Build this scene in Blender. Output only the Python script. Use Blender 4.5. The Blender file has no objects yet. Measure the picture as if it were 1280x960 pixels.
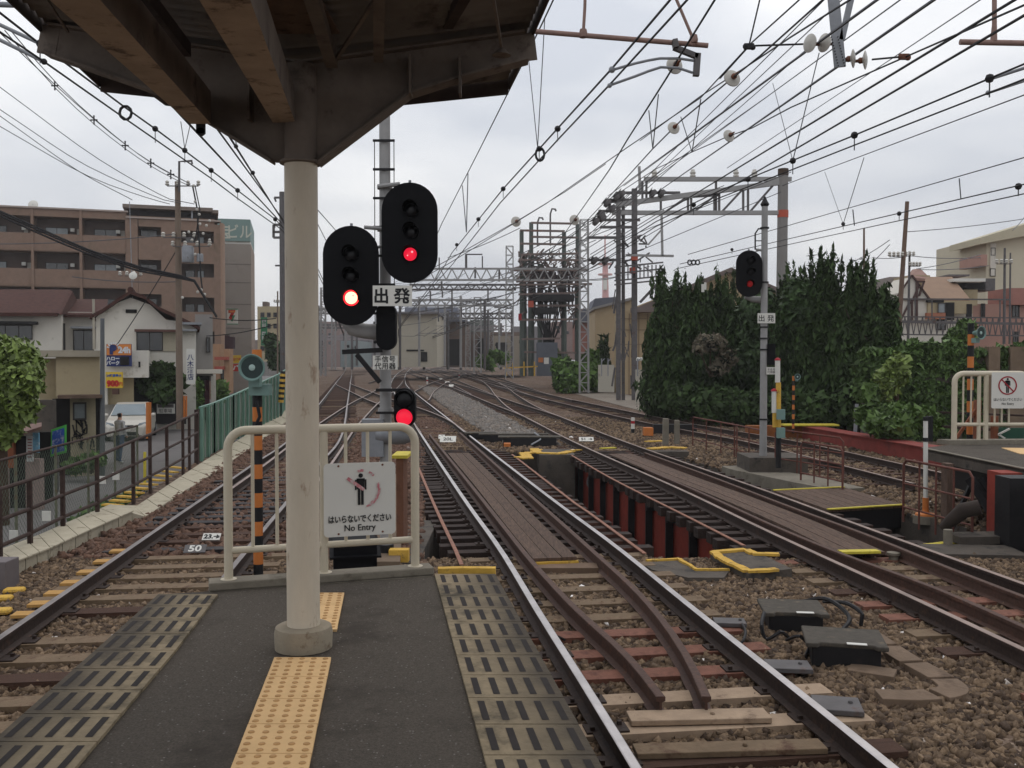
import bpy, bmesh, math, random
import numpy as np
from mathutils import Vector, Matrix
random.seed(7); RNG = np.random.default_rng(11)
SC = bpy.context.scene
COL = SC.collection
# ------------------------------------------------------------------ camera
F = 1180.0; PITCH = math.atan(30/1180); CAMZ = 2.4
cam = bpy.data.cameras.new('camera'); camo = bpy.data.objects.new('camera', cam); COL.objects.link(camo)
camo.location = (0, 0, CAMZ); camo.rotation_euler = (math.pi/2 - PITCH, 0, 0)
cam.sensor_width = 36; cam.lens = 36*F/1280; cam.clip_start = .05; cam.clip_end = 6000
SC.camera = camo
# ------------------------------------------------------------------ sky and sun (overcast)
W = bpy.data.worlds.new('World'); SC.world = W; W.use_nodes = True
nt = W.node_tree; nt.nodes.clear()
def N(nt, t, **k):
    n = nt.nodes.new(t)
    for a, b in k.items(): setattr(n, a, b)
    return n
out = N(nt, 'ShaderNodeOutputWorld'); bg = N(nt, 'ShaderNodeBackground'); bg.inputs[1].default_value = 0.109
sky = N(nt, 'ShaderNodeTexSky'); sky.sky_type = 'NISHITA'; sky.sun_disc = False
sky.sun_elevation = math.radians(58); sky.sun_rotation = math.radians(20); sky.dust_density = 6; sky.air_density = 1.5
tc = N(nt, 'ShaderNodeTexCoord'); mp = N(nt, 'ShaderNodeMapping'); mp.inputs['Scale'].default_value = (1, 1, 3.0)
no = N(nt, 'ShaderNodeTexNoise'); no.inputs['Scale'].default_value = 2.8; no.inputs['Detail'].default_value = 5; no.inputs['Roughness'].default_value = .45
cr = N(nt, 'ShaderNodeValToRGB')
cr.color_ramp.elements[0].position = .36; cr.color_ramp.elements[0].color = (5.7, 6.05, 6.75, 1)
cr.color_ramp.elements[1].position = .62; cr.color_ramp.elements[1].color = (8.8, 8.9, 9.1, 1)
# the overcast brightens towards the zenith
sx = N(nt, 'ShaderNodeSeparateXYZ'); mr = N(nt, 'ShaderNodeMapRange')
mr.inputs[1].default_value = 0.0; mr.inputs[2].default_value = .55; mr.inputs[3].default_value = .93; mr.inputs[4].default_value = 1.28
mul = N(nt, 'ShaderNodeMixRGB'); mul.blend_type = 'MULTIPLY'; mul.inputs[0].default_value = 1
mix = N(nt, 'ShaderNodeMixRGB'); mix.inputs[0].default_value = .9
L = nt.links.new
L(tc.outputs['Generated'], mp.inputs[0]); L(mp.outputs[0], no.inputs['Vector']); L(no.outputs[0], cr.inputs[0])
L(tc.outputs['Generated'], sx.inputs[0]); L(sx.outputs[2], mr.inputs[0])
L(cr.outputs[0], mul.inputs[1]); L(mr.outputs[0], mul.inputs[2])
L(sky.outputs[0], mix.inputs[1]); L(mul.outputs[0], mix.inputs[2]); L(mix.outputs[0], bg.inputs[0]); L(bg.outputs[0], out.inputs[0])
sun = bpy.data.lights.new('sun', 'SUN'); sun.energy = .5; sun.angle = math.radians(35); sun.color = (1, .97, .92)
so = bpy.data.objects.new('sun', sun); COL.objects.link(so); so.rotation_euler = (math.radians(32), 0, math.radians(160))
vs = SC.view_settings; vs.view_transform = 'Standard'; vs.look = 'None'; vs.exposure = 0; vs.gamma = 1; vs.use_curve_mapping = False
# ------------------------------------------------------------------ pixel -> world
def ray(px, py):
    x = (px-640)/F; v = (480-py)/F
    return Vector((x, math.cos(PITCH)+v*math.sin(PITCH), -math.sin(PITCH)+v*math.cos(PITCH)))
def P(px, py, z=0.0):
    d = ray(px, py); t = (z-CAMZ)/d.z; return Vector((d.x*t, d.y*t, z))
def Q(px, py, Y):
    d = ray(px, py); t = Y/d.y; return Vector((d.x*t, Y, CAMZ+d.z*t))
def srgb(r, g, b):
    f = lambda c: (c/255/12.92) if c/255 <= .04045 else ((c/255+.055)/1.055)**2.4
    return (f(r), f(g), f(b))
# ------------------------------------------------------------------ materials
MATS = {}
def mat(name, col, rough=.75, metal=0., var=.25, scale=6, col2=None, amt2=.5, scale2=3, bump=0., bscale=30, island=0., spec=.3, emit=None, stretch=None, trans=0):
    if name in MATS: return MATS[name]
    if not emit: col = tuple(x*.80 for x in col); col2 = tuple(x*.80 for x in col2) if col2 else None
    m = bpy.data.materials.new(name); m.use_nodes = True; nt = m.node_tree; b = nt.nodes['Principled BSDF']; L = nt.links.new
    b.inputs['Roughness'].default_value = rough; b.inputs['Metallic'].default_value = metal; b.inputs['Specular IOR Level'].default_value = spec
    if trans: b.inputs['Transmission Weight'].default_value = trans
    tc = N(nt, 'ShaderNodeTexCoord'); vec = tc.outputs['Object']
    if stretch:
        mp = N(nt, 'ShaderNodeMapping'); mp.inputs['Scale'].default_value = stretch; L(vec, mp.inputs[0]); vec = mp.outputs[0]
    n1 = N(nt, 'ShaderNodeTexNoise'); n1.inputs['Scale'].default_value = scale; n1.inputs['Detail'].default_value = 6; n1.inputs['Roughness'].default_value = .65; L(vec, n1.inputs['Vector'])
    r1 = N(nt, 'ShaderNodeValToRGB'); e = r1.color_ramp.elements
    e[0].position = .3; e[1].position = .7
    e[0].color = (*[c*(1-var) for c in col], 1); e[1].color = (*[min(1, c*(1+var)) for c in col], 1)
    L(n1.outputs[0], r1.inputs[0]); cur = r1.outputs[0]
    if col2:
        n2 = N(nt, 'ShaderNodeTexNoise'); n2.inputs['Scale'].default_value = scale2; n2.inputs['Detail'].default_value = 8; n2.inputs['Roughness'].default_value = .7; L(vec, n2.inputs['Vector'])
        r2 = N(nt, 'ShaderNodeValToRGB'); p = .72-.4*amt2
        r2.color_ramp.elements[0].position = p; r2.color_ramp.elements[1].position = min(1, p+.13)
        L(n2.outputs[0], r2.inputs[0])
        mx = N(nt, 'ShaderNodeMixRGB'); mx.inputs[2].default_value = (*col2, 1); L(r2.outputs[0], mx.inputs[0]); L(cur, mx.inputs[1]); cur = mx.outputs[0]
    if island:
        g = N(nt, 'ShaderNodeNewGeometry'); mr = N(nt, 'ShaderNodeMapRange'); mr.inputs[3].default_value = 1-island; mr.inputs[4].default_value = 1+island
        L(g.outputs['Random Per Island'], mr.inputs[0]); mx = N(nt, 'ShaderNodeMixRGB'); mx.blend_type = 'MULTIPLY'; mx.inputs[0].default_value = 1
        L(cur, mx.inputs[1]); L(mr.outputs[0], mx.inputs[2]); cur = mx.outputs[0]
    L(cur, b.inputs['Base Color'])
    if bump:
        n3 = N(nt, 'ShaderNodeTexNoise'); n3.inputs['Scale'].default_value = bscale; n3.inputs['Detail'].default_value = 4; L(vec, n3.inputs['Vector'])
        bp = N(nt, 'ShaderNodeBump'); bp.inputs['Strength'].default_value = bump; bp.inputs['Distance'].default_value = .02; L(n3.outputs[0], bp.inputs['Height']); L(bp.outputs[0], b.inputs['Normal'])
    if emit:
        b.inputs['Emission Color'].default_value = (*emit[:3], 1); b.inputs['Emission Strength'].default_value = emit[3]
    MATS[name] = m; return m
S = srgb
M_rail = mat('rail_rust', S(58, 44, 38), .75, 0, .35, 25, S(84, 60, 46), .4, 8, bump=.2)
M_guard = mat('guard_rust', S(84, 60, 50), .7, 0, .3, 25, S(112, 78, 62), .4, 6, bump=.15)
M_shine = mat('rail_top', S(215, 208, 205), .36, 1., .2, 3, spec=.5)
M_dark_top = mat('rail_top_dark', S(150, 140, 136), .4, 1., .3, 2)
M_dull = mat('rail_top_dull', S(160, 140, 130), .45, .85, .3, 2, S(84, 58, 48), .4, 1)
M_sl_con = mat('sleeper_concrete', S(126, 106, 84), .9, 0, .2, 6, S(92, 66, 52), .45, 5, bump=.3)
M_sl_wood = mat('sleeper_wood', S(84, 60, 48), .9, 0, .35, 5, S(50, 38, 34), .4, 4, bump=.5, stretch=(1, 14, 4))
M_sl_red = mat('sleeper_red', S(132, 88, 72), .85, 0, .25, 7, S(96, 60, 48), .5, 5, bump=.2)
M_sl_dark = mat('sleeper_dark', S(48, 42, 42), .7, 0, .35, 6, S(110, 105, 105), .25, 9, bump=.4)
M_sl_pale = mat('sleeper_pale', S(176, 152, 128), .9, 0, .15, 7, S(130, 108, 90), .35, 5, bump=.2)
M_bridge_sl = mat('bridge_timber', S(54, 40, 34), .85, 0, .4, 5, S(98, 60, 46), .45, 3, bump=.5)
M_plank = mat('walk_planks', S(102, 82, 70), .9, 0, .35, 4, S(70, 56, 48), .45, 3, bump=.5, stretch=(9, 1, 1), island=.12)
M_steel_red = mat('girder_red', S(150, 60, 46), .75, 0, .2, 4, S(96, 44, 36), .3, 3, bump=.15)
M_black = mat('black_steel', S(30, 28, 30), .6, 0, .35, 12, S(60, 46, 40), .3, 6)
M_blacks = mat('signal_black', S(14, 14, 17), .7, 0, .25, 9, spec=.15)
M_hood = mat('hood_black', S(11, 11, 13), .8, 0, .15, 9, spec=.1)
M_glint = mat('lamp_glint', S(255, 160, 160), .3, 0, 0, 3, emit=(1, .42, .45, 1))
M_conc = mat('concrete', S(134, 126, 112), .9, 0, .2, 3, S(92, 84, 72), .4, 2.5, bump=.3)
M_conc_l = mat('concrete_light', S(188, 178, 156), .9, 0, .12, 3, S(132, 122, 102), .38, 4, bump=.3)
M_conc_d = mat('concrete_dark', S(92, 84, 76), .9, 0, .3, 2, S(52, 50, 48), .45, 3, bump=.4)
M_yellow = mat('yellow_paint', S(220, 176, 76), .8, 0, .15, 10, S(132, 106, 70), .42, 9, bump=.2)
M_lemon = mat('lemon_paint', S(214, 196, 70), .7, 0, .15, 10, S(140, 120, 60), .3, 12)
M_cream = mat('cream_paint', S(214, 202, 178), .5, 0, .06, 3, S(130, 92, 66), .16, 16, spec=.4)
M_column = mat('column_paint', S(220, 206, 184), .6, 0, .16, 2.2, S(150, 116, 90), .33, 11, spec=.35, stretch=(1, 1, .35), bump=.12, bscale=40)
M_beam = mat('beam_paint', S(182, 160, 138), .85, 0, .2, 4, S(88, 68, 56), .42, 7, bump=.2)
M_roofu = mat('roof_underside', S(128, 120, 112), .85, 0, .25, 2, S(78, 70, 66), .5, 2.5)
M_gird = mat('girder_paint', S(122, 110, 100), .8, 0, .3, 3, S(76, 64, 58), .4, 4)
M_fascia = mat('fascia', S(74, 62, 56), .8, 0, .3, 3, S(58, 42, 38), .5, 4)
M_galv = mat('galvanised', S(150, 152, 156), .55, .3, .15, 6, S(112, 104, 98), .3, 3)
M_galv_d = mat('galvanised_dark', S(104, 100, 100), .65, .2, .2, 5, S(96, 66, 54), .35, 3)
M_mast = mat('mast_grey', S(162, 160, 158), .6, .1, .12, 3, S(120, 116, 112), .3, 3)
M_rustpipe = mat('rust_pipe', S(66, 50, 44), .85, 0, .35, 9, S(58, 36, 32), .4, 8, bump=.2)
M_redrail = mat('red_handrail', S(108, 66, 56), .75, 0, .3, 9, S(170, 150, 130), .25, 10)
M_wire = mat('wire_black', S(36, 34, 36), .6, 0, .1, 3)
M_wire_g = mat('wire_grey', S(92, 92, 96), .6, 0, .1, 3)
M_porc = mat('porcelain', S(205, 200, 190), .35, 0, .1, 12, S(150, 128, 104), .3, 12, spec=.5)
M_rustc = mat('rusty_cap', S(120, 78, 60), .8, 0, .3, 14)
M_orange = mat('orange_tape', S(206, 122, 58), .6, 0, .08, 9, S(170, 90, 40), .2, 9)
M_tapeb = mat('black_tape', S(26, 26, 28), .6, 0, .2, 9)
M_teal = mat('horn_teal', S(120, 150, 142), .5, 0, .1, 8, S(90, 110, 104), .3, 8, spec=.5)
M_teal_d = mat('horn_inside', S(50, 66, 64), .6, 0, .2, 8)
M_white = mat('sign_white', S(228, 225, 216), .5, 0, .03, 4, S(165, 160, 150), .15, 5, spec=.4)
M_ink = mat('sign_ink', S(26, 26, 28), .6, 0, 0, 3)
M_faded = mat('faded_red', S(208, 128, 134), .7, 0, .2, 30, S(206, 200, 196), .55, 30)
M_red_s = mat('sign_red', S(170, 36, 48), .6, 0, .05, 3)
M_asph = mat('asphalt', S(90, 82, 73), .95, 0, .45, 120, S(70, 62, 54), .5, 1.5, bump=.5, bscale=300)
M_street = mat('street', S(112, 108, 106), .92, 0, .12, 30, S(96, 92, 90), .5, .5, bump=.2, bscale=200)
M_tact = mat('tactile', S(236, 194, 138), .8, 0, .07, 8, S(190, 150, 108), .25, 8)
M_slab = mat('edge_slab', S(150, 134, 108), .9, 0, .2, 14, S(84, 76, 62), .5, 1.8, bump=.3)
M_groove = mat('edge_groove', S(50, 44, 42), .9, 0, .2, 10)
M_glass = mat('window_dark', S(40, 44, 48), .15, 0, .2, 2, spec=.8)
M_glassl = mat('window_light', S(130, 138, 142), .2, 0, .2, 2, spec=.8)
M_leafdk = mat('conifer_leaf', S(60, 78, 42), .8, 0, .3, .8, island=.5, spec=.2)
M_leafmid = mat('shrub_leaf', S(84, 112, 48), .7, 0, .3, 1, island=.45, spec=.3)
M_leafbr = mat('bright_leaf', S(84, 108, 50), .65, 0, .25, 1, island=.45, spec=.35)
M_leafbush = mat('laurel_leaf', S(116, 134, 64), .6, 0, .3, 1.5, island=.5, spec=.4)
M_leafbro = mat('dead_leaf', S(104, 96, 80), .85, 0, .3, 2, island=.4)
M_bark = mat('bark', S(78, 62, 50), .95, 0, .3, 8, bump=.6)
M_redon = mat('lamp_red', S(190, 10, 24), .3, 0, 0, 3, emit=(1, .02, .06, .75))
M_redhot = mat('lamp_red_hot', S(255, 60, 40), .3, 0, 0, 3, emit=(1, .34, .2, 4))
M_redhalo = mat('lamp_red_halo', S(230, 20, 20), .3, 0, 0, 3, emit=(1, .02, .03, 2.2))
M_reddim = mat('lamp_red_dim', S(120, 16, 20), .3, 0, 0, 3, emit=(1, .03, .03, .1))
M_lens = mat('lens_off', S(20, 20, 24), .3, 0, 0, 3, spec=.3)
# ------------------------------------------------------------------ object helpers
def tag(o, label=None, cat=None, group=None, kind=None):
    if label: o['label'] = label
    if cat: o['category'] = cat
    if group: o['group'] = group
    if kind: o['kind'] = kind
    return o
def empty(name, loc, label, cat, group=None, rz=0, kind=None):
    o = bpy.data.objects.new(name, None); COL.objects.link(o); o.location = loc; o.rotation_euler = (0, 0, rz); o.empty_display_size = .2
    return tag(o, label, cat, group, kind)
def wloc(o):
    v = Vector((0, 0, 0))
    while o is not None: v += Vector(o.location); o = o.parent
    return v
class MB:
    def __init__(s): s.v = []; s.f = []; s.m = []; s.sm = []
    def add(s, vs, fs, mi=0, smooth=False):
        b = len(s.v); s.v += [tuple(v) for v in vs]; s.f += [tuple(b+i for i in f) for f in fs]; s.m += [mi]*len(fs); s.sm += [smooth]*len(fs); return s
    def box(s, c, d, rz=0, mi=0, ry=0, rx=0):
        R = Matrix.Rotation(rz, 3, 'Z') @ Matrix.Rotation(ry, 3, 'Y') @ Matrix.Rotation(rx, 3, 'X'); c = Vector(c)
        vs = [c + R @ Vector((sx*d[0]/2, sy*d[1]/2, sz*d[2]/2)) for sx in (-1, 1) for sy in (-1, 1) for sz in (-1, 1)]
        return s.add(vs, [(0,1,3,2),(4,6,7,5),(0,4,5,1),(2,3,7,6),(0,2,6,4),(1,5,7,3)], mi)
    def bb(s, x0, y0, z0, x1, y1, z1, mi=0): return s.box(((x0+x1)/2, (y0+y1)/2, (z0+z1)/2), (abs(x1-x0), abs(y1-y0), abs(z1-z0)), mi=mi)
    def bar(s, a, b, w, h=None, mi=0, up=(0, 0, 1)):
        h = h or w; a = Vector(a); b = Vector(b); t = (b-a).normalized(); u = Vector(up)
        if abs(t.dot(u)) > .98: u = Vector((0, 1, 0))
        r = t.cross(u).normalized(); u = r.cross(t)
        vs = [p + r*(sx*w/2) + u*(sz*h/2) for p in (a, b) for sx in (-1, 1) for sz in (-1, 1)]
        return s.add(vs, [(0,1,3,2),(4,6,7,5),(0,4,5,1),(2,3,7,6),(0,2,6,4),(1,5,7,3)], mi)
    def tube(s, pts, r, n=8, mi=0, cap=True, smooth=True):
        pts = [Vector(p) for p in pts]; rs = r if isinstance(r, (list, tuple)) else [r]*len(pts)
        vs = []; fs = []; prev = None
        for i, p in enumerate(pts):
            t = (pts[min(i+1, len(pts)-1)]-pts[max(i-1, 0)])
            t = t.normalized() if t.length > 1e-9 else Vector((0, 0, 1))
            if prev is None:
                u = Vector((0, 0, 1)) if abs(t.z) < .9 else Vector((1, 0, 0)); x = t.cross(u).normalized()
            else:
                x = prev - t*prev.dot(t); x.normalize()
            prev = x; y = t.cross(x)
            for k in range(n):
                a = 2*math.pi*k/n; vs.append(p + x*(math.cos(a)*rs[i]) + y*(math.sin(a)*rs[i]))
        for i in range(len(pts)-1):
            for k in range(n): fs.append((i*n+k, i*n+(k+1) % n, (i+1)*n+(k+1) % n, (i+1)*n+k))
        if cap: fs.append(tuple(range(n-1, -1, -1))); fs.append(tuple((len(pts)-1)*n+k for k in range(n)))
        return s.add(vs, fs, mi, smooth)
    def lathe(s, c, prof, axis=(0, 0, 1), n=24, mi=0):
        # prof: (r, h) along axis
        a = Vector(axis).normalized(); u = Vector((0, 0, 1)) if abs(a.z) < .9 else Vector((1, 0, 0)); x = a.cross(u).normalized(); y = a.cross(x); c = Vector(c)
        vs = []; fs = []
        for r, h in prof:
            for k in range(n):
                t = 2*math.pi*k/n; vs.append(c + a*h + x*(r*math.cos(t)) + y*(r*math.sin(t)))
        for i in range(len(prof)-1):
            for k in range(n): fs.append((i*n+k, i*n+(k+1) % n, (i+1)*n+(k+1) % n, (i+1)*n+k))
        fs.append(tuple(range(n-1, -1, -1))); fs.append(tuple((len(prof)-1)*n+k for k in range(n)))
        return s.add(vs, fs, mi, True)
    def ball(s, c, r, mi=0, sc=(1, 1, 1), n=10):
        c = Vector(c); vs = []; fs = []; m = n//2
        for i in range(m+1):
            ph = math.pi*i/m
            for k in range(n):
                t = 2*math.pi*k/n; vs.append((c.x+r*sc[0]*math.sin(ph)*math.cos(t), c.y+r*sc[1]*math.sin(ph)*math.sin(t), c.z+r*sc[2]*math.cos(ph)))
        for i in range(m):
            for k in range(n): fs.append((i*n+k, (i+1)*n+k, (i+1)*n+(k+1) % n, i*n+(k+1) % n))
        return s.add(vs, fs, mi, True)
    def prism(s, poly, ext, mi=0):
        # poly: list of 3D points in a plane, ext: vector
        e = Vector(ext); a = [Vector(p) for p in poly]; n = len(a)
        return s.add(a+[p+e for p in a], [tuple(range(n)), tuple(range(2*n-1, n-1, -1))]+[(i, i+n, (i+1) % n+n, (i+1) % n) for i in range(n)], mi)
    def quad(s, a, b, c, d, mi=0): return s.add([a, b, c, d], [(0, 1, 2, 3)], mi)
    def build(s, name, mats, parent=None, label=None, cat=None, group=None, kind=None, bevel=0, fix=True):
        if not isinstance(mats, (list, tuple)): mats = [mats]
        off = wloc(parent) if parent is not None else Vector((0, 0, 0))
        loc = Vector((0, 0, 0))
        me = bpy.data.meshes.new(name)
        a = np.array(s.v, dtype=float) - np.array(off)
        if parent is None and kind is None and len(a):
            loc = Vector((float(a[:, 0].mean()), float(a[:, 1].mean()), float(a[:, 2].min()))); a = a-np.array(loc)
        me.from_pydata(a.tolist(), [], s.f)
        for m in mats: me.materials.append(m)
        me.polygons.foreach_set('material_index', s.m); me.polygons.foreach_set('use_smooth', s.sm)
        if fix:
            bm = bmesh.new(); bm.from_mesh(me); bmesh.ops.recalc_face_normals(bm, faces=bm.faces); bm.to_mesh(me); bm.free()
        me.update()
        if any(s.sm): me.set_sharp_from_angle(angle=math.radians(40))
        o = bpy.data.objects.new(name, me); COL.objects.link(o); o.location = loc
        if parent is not None: o.parent = parent
        if bevel:
            b = o.modifiers.new('bevel', 'BEVEL'); b.width = bevel; b.segments = 2; b.limit_method = 'ANGLE'
        return tag(o, label, cat, group, kind)
def copy_tree(o, parent=None):
    c = o.copy(); COL.objects.link(c)
    if parent is not None: c.parent = parent
    for ch in [x for x in o.children]: copy_tree(ch, c)
    return c
def textmesh(body, size, center, mat_, parent, name='lettering', sx=1., bold=0., yaw=0., flat=False, spacing=1., line=1.0, dep=.001, pitch=0):
    cu = bpy.data.curves.new('t', 'FONT'); cu.body = body; cu.size = size; cu.align_x = 'CENTER'; cu.align_y = 'CENTER'; cu.extrude = dep; cu.offset = bold; cu.space_character = spacing; cu.space_line = line
    cu.resolution_u = 4
    to = bpy.data.objects.new('t', cu); COL.objects.link(to)
    bpy.context.view_layer.update()
    dg = bpy.context.evaluated_depsgraph_get(); me = bpy.data.meshes.new_from_object(to.evaluated_get(dg))
    bpy.data.objects.remove(to)
    a = np.array([v.co[:] for v in me.vertices])
    if len(a):
        a[:, :2] -= (a[:, :2].max(0)+a[:, :2].min(0))/2
    R = Matrix.Rotation(yaw, 3, 'Z') @ (Matrix.Rotation(pitch, 3, 'X') if flat else Matrix.Rotation(math.pi/2, 3, 'X'))
    off = Vector(center) - wloc(parent)
    for v, c in zip(me.vertices, a): v.co = R @ Vector((c[0]*sx, c[1], c[2])) + off
    me.name = name; me.materials.clear(); me.materials.append(mat_)
    o = bpy.data.objects.new(name, me); COL.objects.link(o); o.parent = parent
    return o
def catmull(pts, step=.5):
    pts = [Vector(p) for p in pts]; ext = [pts[0]*2-pts[1]]+pts+[pts[-1]*2-pts[-2]]; o = []
    for i in range(1, len(ext)-2):
        p0, p1, p2, p3 = ext[i-1:i+3]; n = max(1, int((p2-p1).length/step))
        for k in range(n):
            t = k/n; o.append(.5*((2*p1)+(p2-p0)*t+(2*p0-5*p1+4*p2-p3)*t*t+(3*p1-p0-3*p2+p3)*t**3))
    o.append(pts[-1]); return o
def smooth(pts, it=6):
    for _ in range(it): pts = [pts[0]]+[(pts[i-1]+2*pts[i]+pts[i+1])/4 for i in range(1, len(pts)-1)]+[pts[-1]]
    return pts

def speck(m, scale=75, thr=.06, col=(.20, .18, .16)):
    nt = m.node_tree; b = nt.nodes['Principled BSDF']; src = b.inputs['Base Color'].links[0].from_socket; L = nt.links.new
    tc = N(nt, 'ShaderNodeTexCoord'); v = N(nt, 'ShaderNodeTexVoronoi'); v.inputs['Scale'].default_value = scale; L(tc.outputs['Object'], v.inputs['Vector'])
    sp = N(nt, 'ShaderNodeSeparateXYZ'); L(v.outputs['Color'], sp.inputs[0]); r = N(nt, 'ShaderNodeValToRGB'); r.color_ramp.elements[0].position = .93; r.color_ramp.elements[1].position = .98; L(sp.outputs[0], r.inputs[0])
    r2 = N(nt, 'ShaderNodeValToRGB'); r2.color_ramp.elements[0].position = .25; r2.color_ramp.elements[0].color = (1, 1, 1, 1); r2.color_ramp.elements[1].position = .45; r2.color_ramp.elements[1].color = (0, 0, 0, 1); L(v.outputs['Distance'], r2.inputs[0])
    mu = N(nt, 'ShaderNodeMath'); mu.operation = 'MULTIPLY'; L(r.outputs[0], mu.inputs[0]); L(r2.outputs[0], mu.inputs[1])
    mx = N(nt, 'ShaderNodeMixRGB'); mx.inputs[2].default_value = (*col, 1); L(mu.outputs[0], mx.inputs[0]); L(src, mx.inputs[1])
    L(mx.outputs[0], b.inputs['Base Color'])
speck(M_asph)

def edge_dirt(m):
    nt = m.node_tree; b = nt.nodes['Principled BSDF']; src = b.inputs['Base Color'].links[0].from_socket; L = nt.links.new
    at = N(nt, 'ShaderNodeAttribute'); at.attribute_name = 'dirt'; n = N(nt, 'ShaderNodeTexNoise'); n.inputs['Scale'].default_value = 3.5; n.inputs['Detail'].default_value = 5; tc = N(nt, 'ShaderNodeTexCoord'); L(tc.outputs['Object'], n.inputs['Vector'])
    ad = N(nt, 'ShaderNodeMath'); ad.operation = 'ADD'; L(at.outputs['Fac'], ad.inputs[0]); L(n.outputs[0], ad.inputs[1])
    r = N(nt, 'ShaderNodeMapRange'); r.inputs[1].default_value = .75; r.inputs[2].default_value = 1.45; r.inputs[4].default_value = .85; L(ad.outputs[0], r.inputs[0])
    mx = N(nt, 'ShaderNodeMixRGB'); mx.inputs[2].default_value = (.045, .036, .028, 1); L(r.outputs[0], mx.inputs[0]); L(src, mx.inputs[1]); L(mx.outputs[0], b.inputs['Base Color'])
edge_dirt(M_slab)
def slab_attr(o):
    at = o.data.attributes.new('dirt', 'FLOAT', 'POINT'); at.data.foreach_set('value', np.array([1. if i % 4 in (0, 3) else 0. for i in range(len(o.data.vertices))], np.float32))
# ================================================================== GROUND
ZG = -.215; ZS = -.95
def ballast_mat():
    m = bpy.data.materials.new('ballast'); m.use_nodes = True; nt = m.node_tree; b = nt.nodes['Principled BSDF']; L = nt.links.new
    b.inputs['Roughness'].default_value = .95; b.inputs['Specular IOR Level'].default_value = .15
    tc = N(nt, 'ShaderNodeTexCoord')
    vo = N(nt, 'ShaderNodeTexVoronoi'); vo.inputs['Scale'].default_value = 17; L(tc.outputs['Object'], vo.inputs['Vector'])
    sep = N(nt, 'ShaderNodeSeparateXYZ'); L(vo.outputs['Color'], sep.inputs[0])
    cr = N(nt, 'ShaderNodeValToRGB'); el = cr.color_ramp.elements
    el[0].position = 0; el[0].color = (*S(50, 42, 38), 1); el[1].position = 1; el[1].color = (*S(150, 136, 122), 1)
    e = el.new(.5); e.color = (*S(96, 80, 70), 1); L(sep.outputs[0], cr.inputs[0])
    n2 = N(nt, 'ShaderNodeTexNoise'); n2.inputs['Scale'].default_value = .35; n2.inputs['Detail'].default_value = 6; L(tc.outputs['Object'], n2.inputs['Vector'])
    r2 = N(nt, 'ShaderNodeValToRGB'); r2.color_ramp.elements[0].color = (.7, .56, .46, 1); r2.color_ramp.elements[1].color = (.92, .87, .83, 1); r2.color_ramp.elements[0].position = .38; r2.color_ramp.elements[1].position = .62
    L(n2.outputs[0], r2.inputs[0])
    mx = N(nt, 'ShaderNodeMixRGB'); mx.blend_type = 'MULTIPLY'; mx.inputs[0].default_value = 1; L(cr.outputs[0], mx.inputs[1]); L(r2.outputs[0], mx.inputs[2])
    L(mx.outputs[0], b.inputs['Base Color'])
    bp = N(nt, 'ShaderNodeBump'); bp.inputs['Strength'].default_value = .9; bp.inputs['Distance'].default_value = .03; bp.invert = True
    L(vo.outputs['Distance'], bp.inputs['Height']); L(bp.outputs[0], b.inputs['Normal'])
    return m
M_ball = ballast_mat()
NL = (-1.15, 12.35); NR = (7.6, 12.35); FL = (-2.4, 26.7)
HOLE_R = [(7.6, 12.35), (6.7, 16.4), (5.9, 19.3), (5.1, 21.9), (4.35, 26.7)]
LB = [(-5.4, -12), (-5.9, 6), (-6.3, 11.6), (-6.95, 16.9), (-7.9, 22.7), (-10.3, 41), (-14.5, 70), (-27, 118), (-55, 250), (-400, 2800)]
def lbx(y):
    for (x0, y0), (x1, y1) in zip(LB, LB[1:]):
        if y <= y1: return x0+(x1-x0)*(y-y0)/(y1-y0)
    return LB[-1][0]
g = MB()
near = [(x, y) for x, y in LB if y < 12.35] + [(lbx(12.35), 12.35)]
def ngon(b, pts, z, mi=0): b.add([(x, y, z) for x, y in pts], [tuple(range(len(pts)))], mi)
ngon(g, near + [(1500, 12.35), (1500, -12)], ZG)
mid = [(lbx(12.35), 12.35)] + [(x, y) for x, y in LB if 12.35 < y < 26.7] + [(lbx(26.7), 26.7)]
ngon(g, mid + [FL, NL], ZG)
ngon(g, [(1500, 12.35)] + HOLE_R + [(1500, 26.7)], ZG)
far = [(lbx(26.7), 26.7)] + [(x, y) for x, y in LB if y > 26.7]
ngon(g, far + [(1500, 2800), (1500, 26.7)], ZG)
# channel walls and floor
allr = [NL] + HOLE_R + [FL]
ngon(g, allr, -3.6, 2)
pts = allr
for i in range(len(pts)):
    (x0, y0), (x1, y1) = pts[i], pts[(i+1) % len(pts)]
    g.quad((x0, y0, ZG), (x1, y1, ZG), (x1, y1, -3.6), (x0, y0, -3.6), 1)
for (x0, y0), (x1, y1) in zip(LB, LB[1:]):
    g.quad((x0, y0, ZG), (x1, y1, ZG), (x1, y1, ZS), (x0, y0, ZS), 1)
g.build('ground', [M_ball, M_conc_d, mat('channel_floor', S(40, 38, 36), .4, 0, .3, 1)], kind='structure', fix=False)
st = MB(); ngon(st, [(x, y) for x, y in LB] + [(-1500, 2800), (-1500, -12)], ZS)
st.build('street', M_street, kind='structure', fix=False)
pm = MB()   # painted edge line on the street
for (x0, y0), (x1, y1) in zip(LB[2:7], LB[3:8]):
    pm.add([(x0-1.1, y0, ZS+.004), (x0-1.0, y0, ZS+.004), (x1-1.0, y1, ZS+.004), (x1-1.1, y1, ZS+.004)], [(0, 1, 2, 3)])
pm.build('road_marking', mat('road_paint', S(168, 166, 160), .8, 0, .2, 6), kind='structure')
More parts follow.
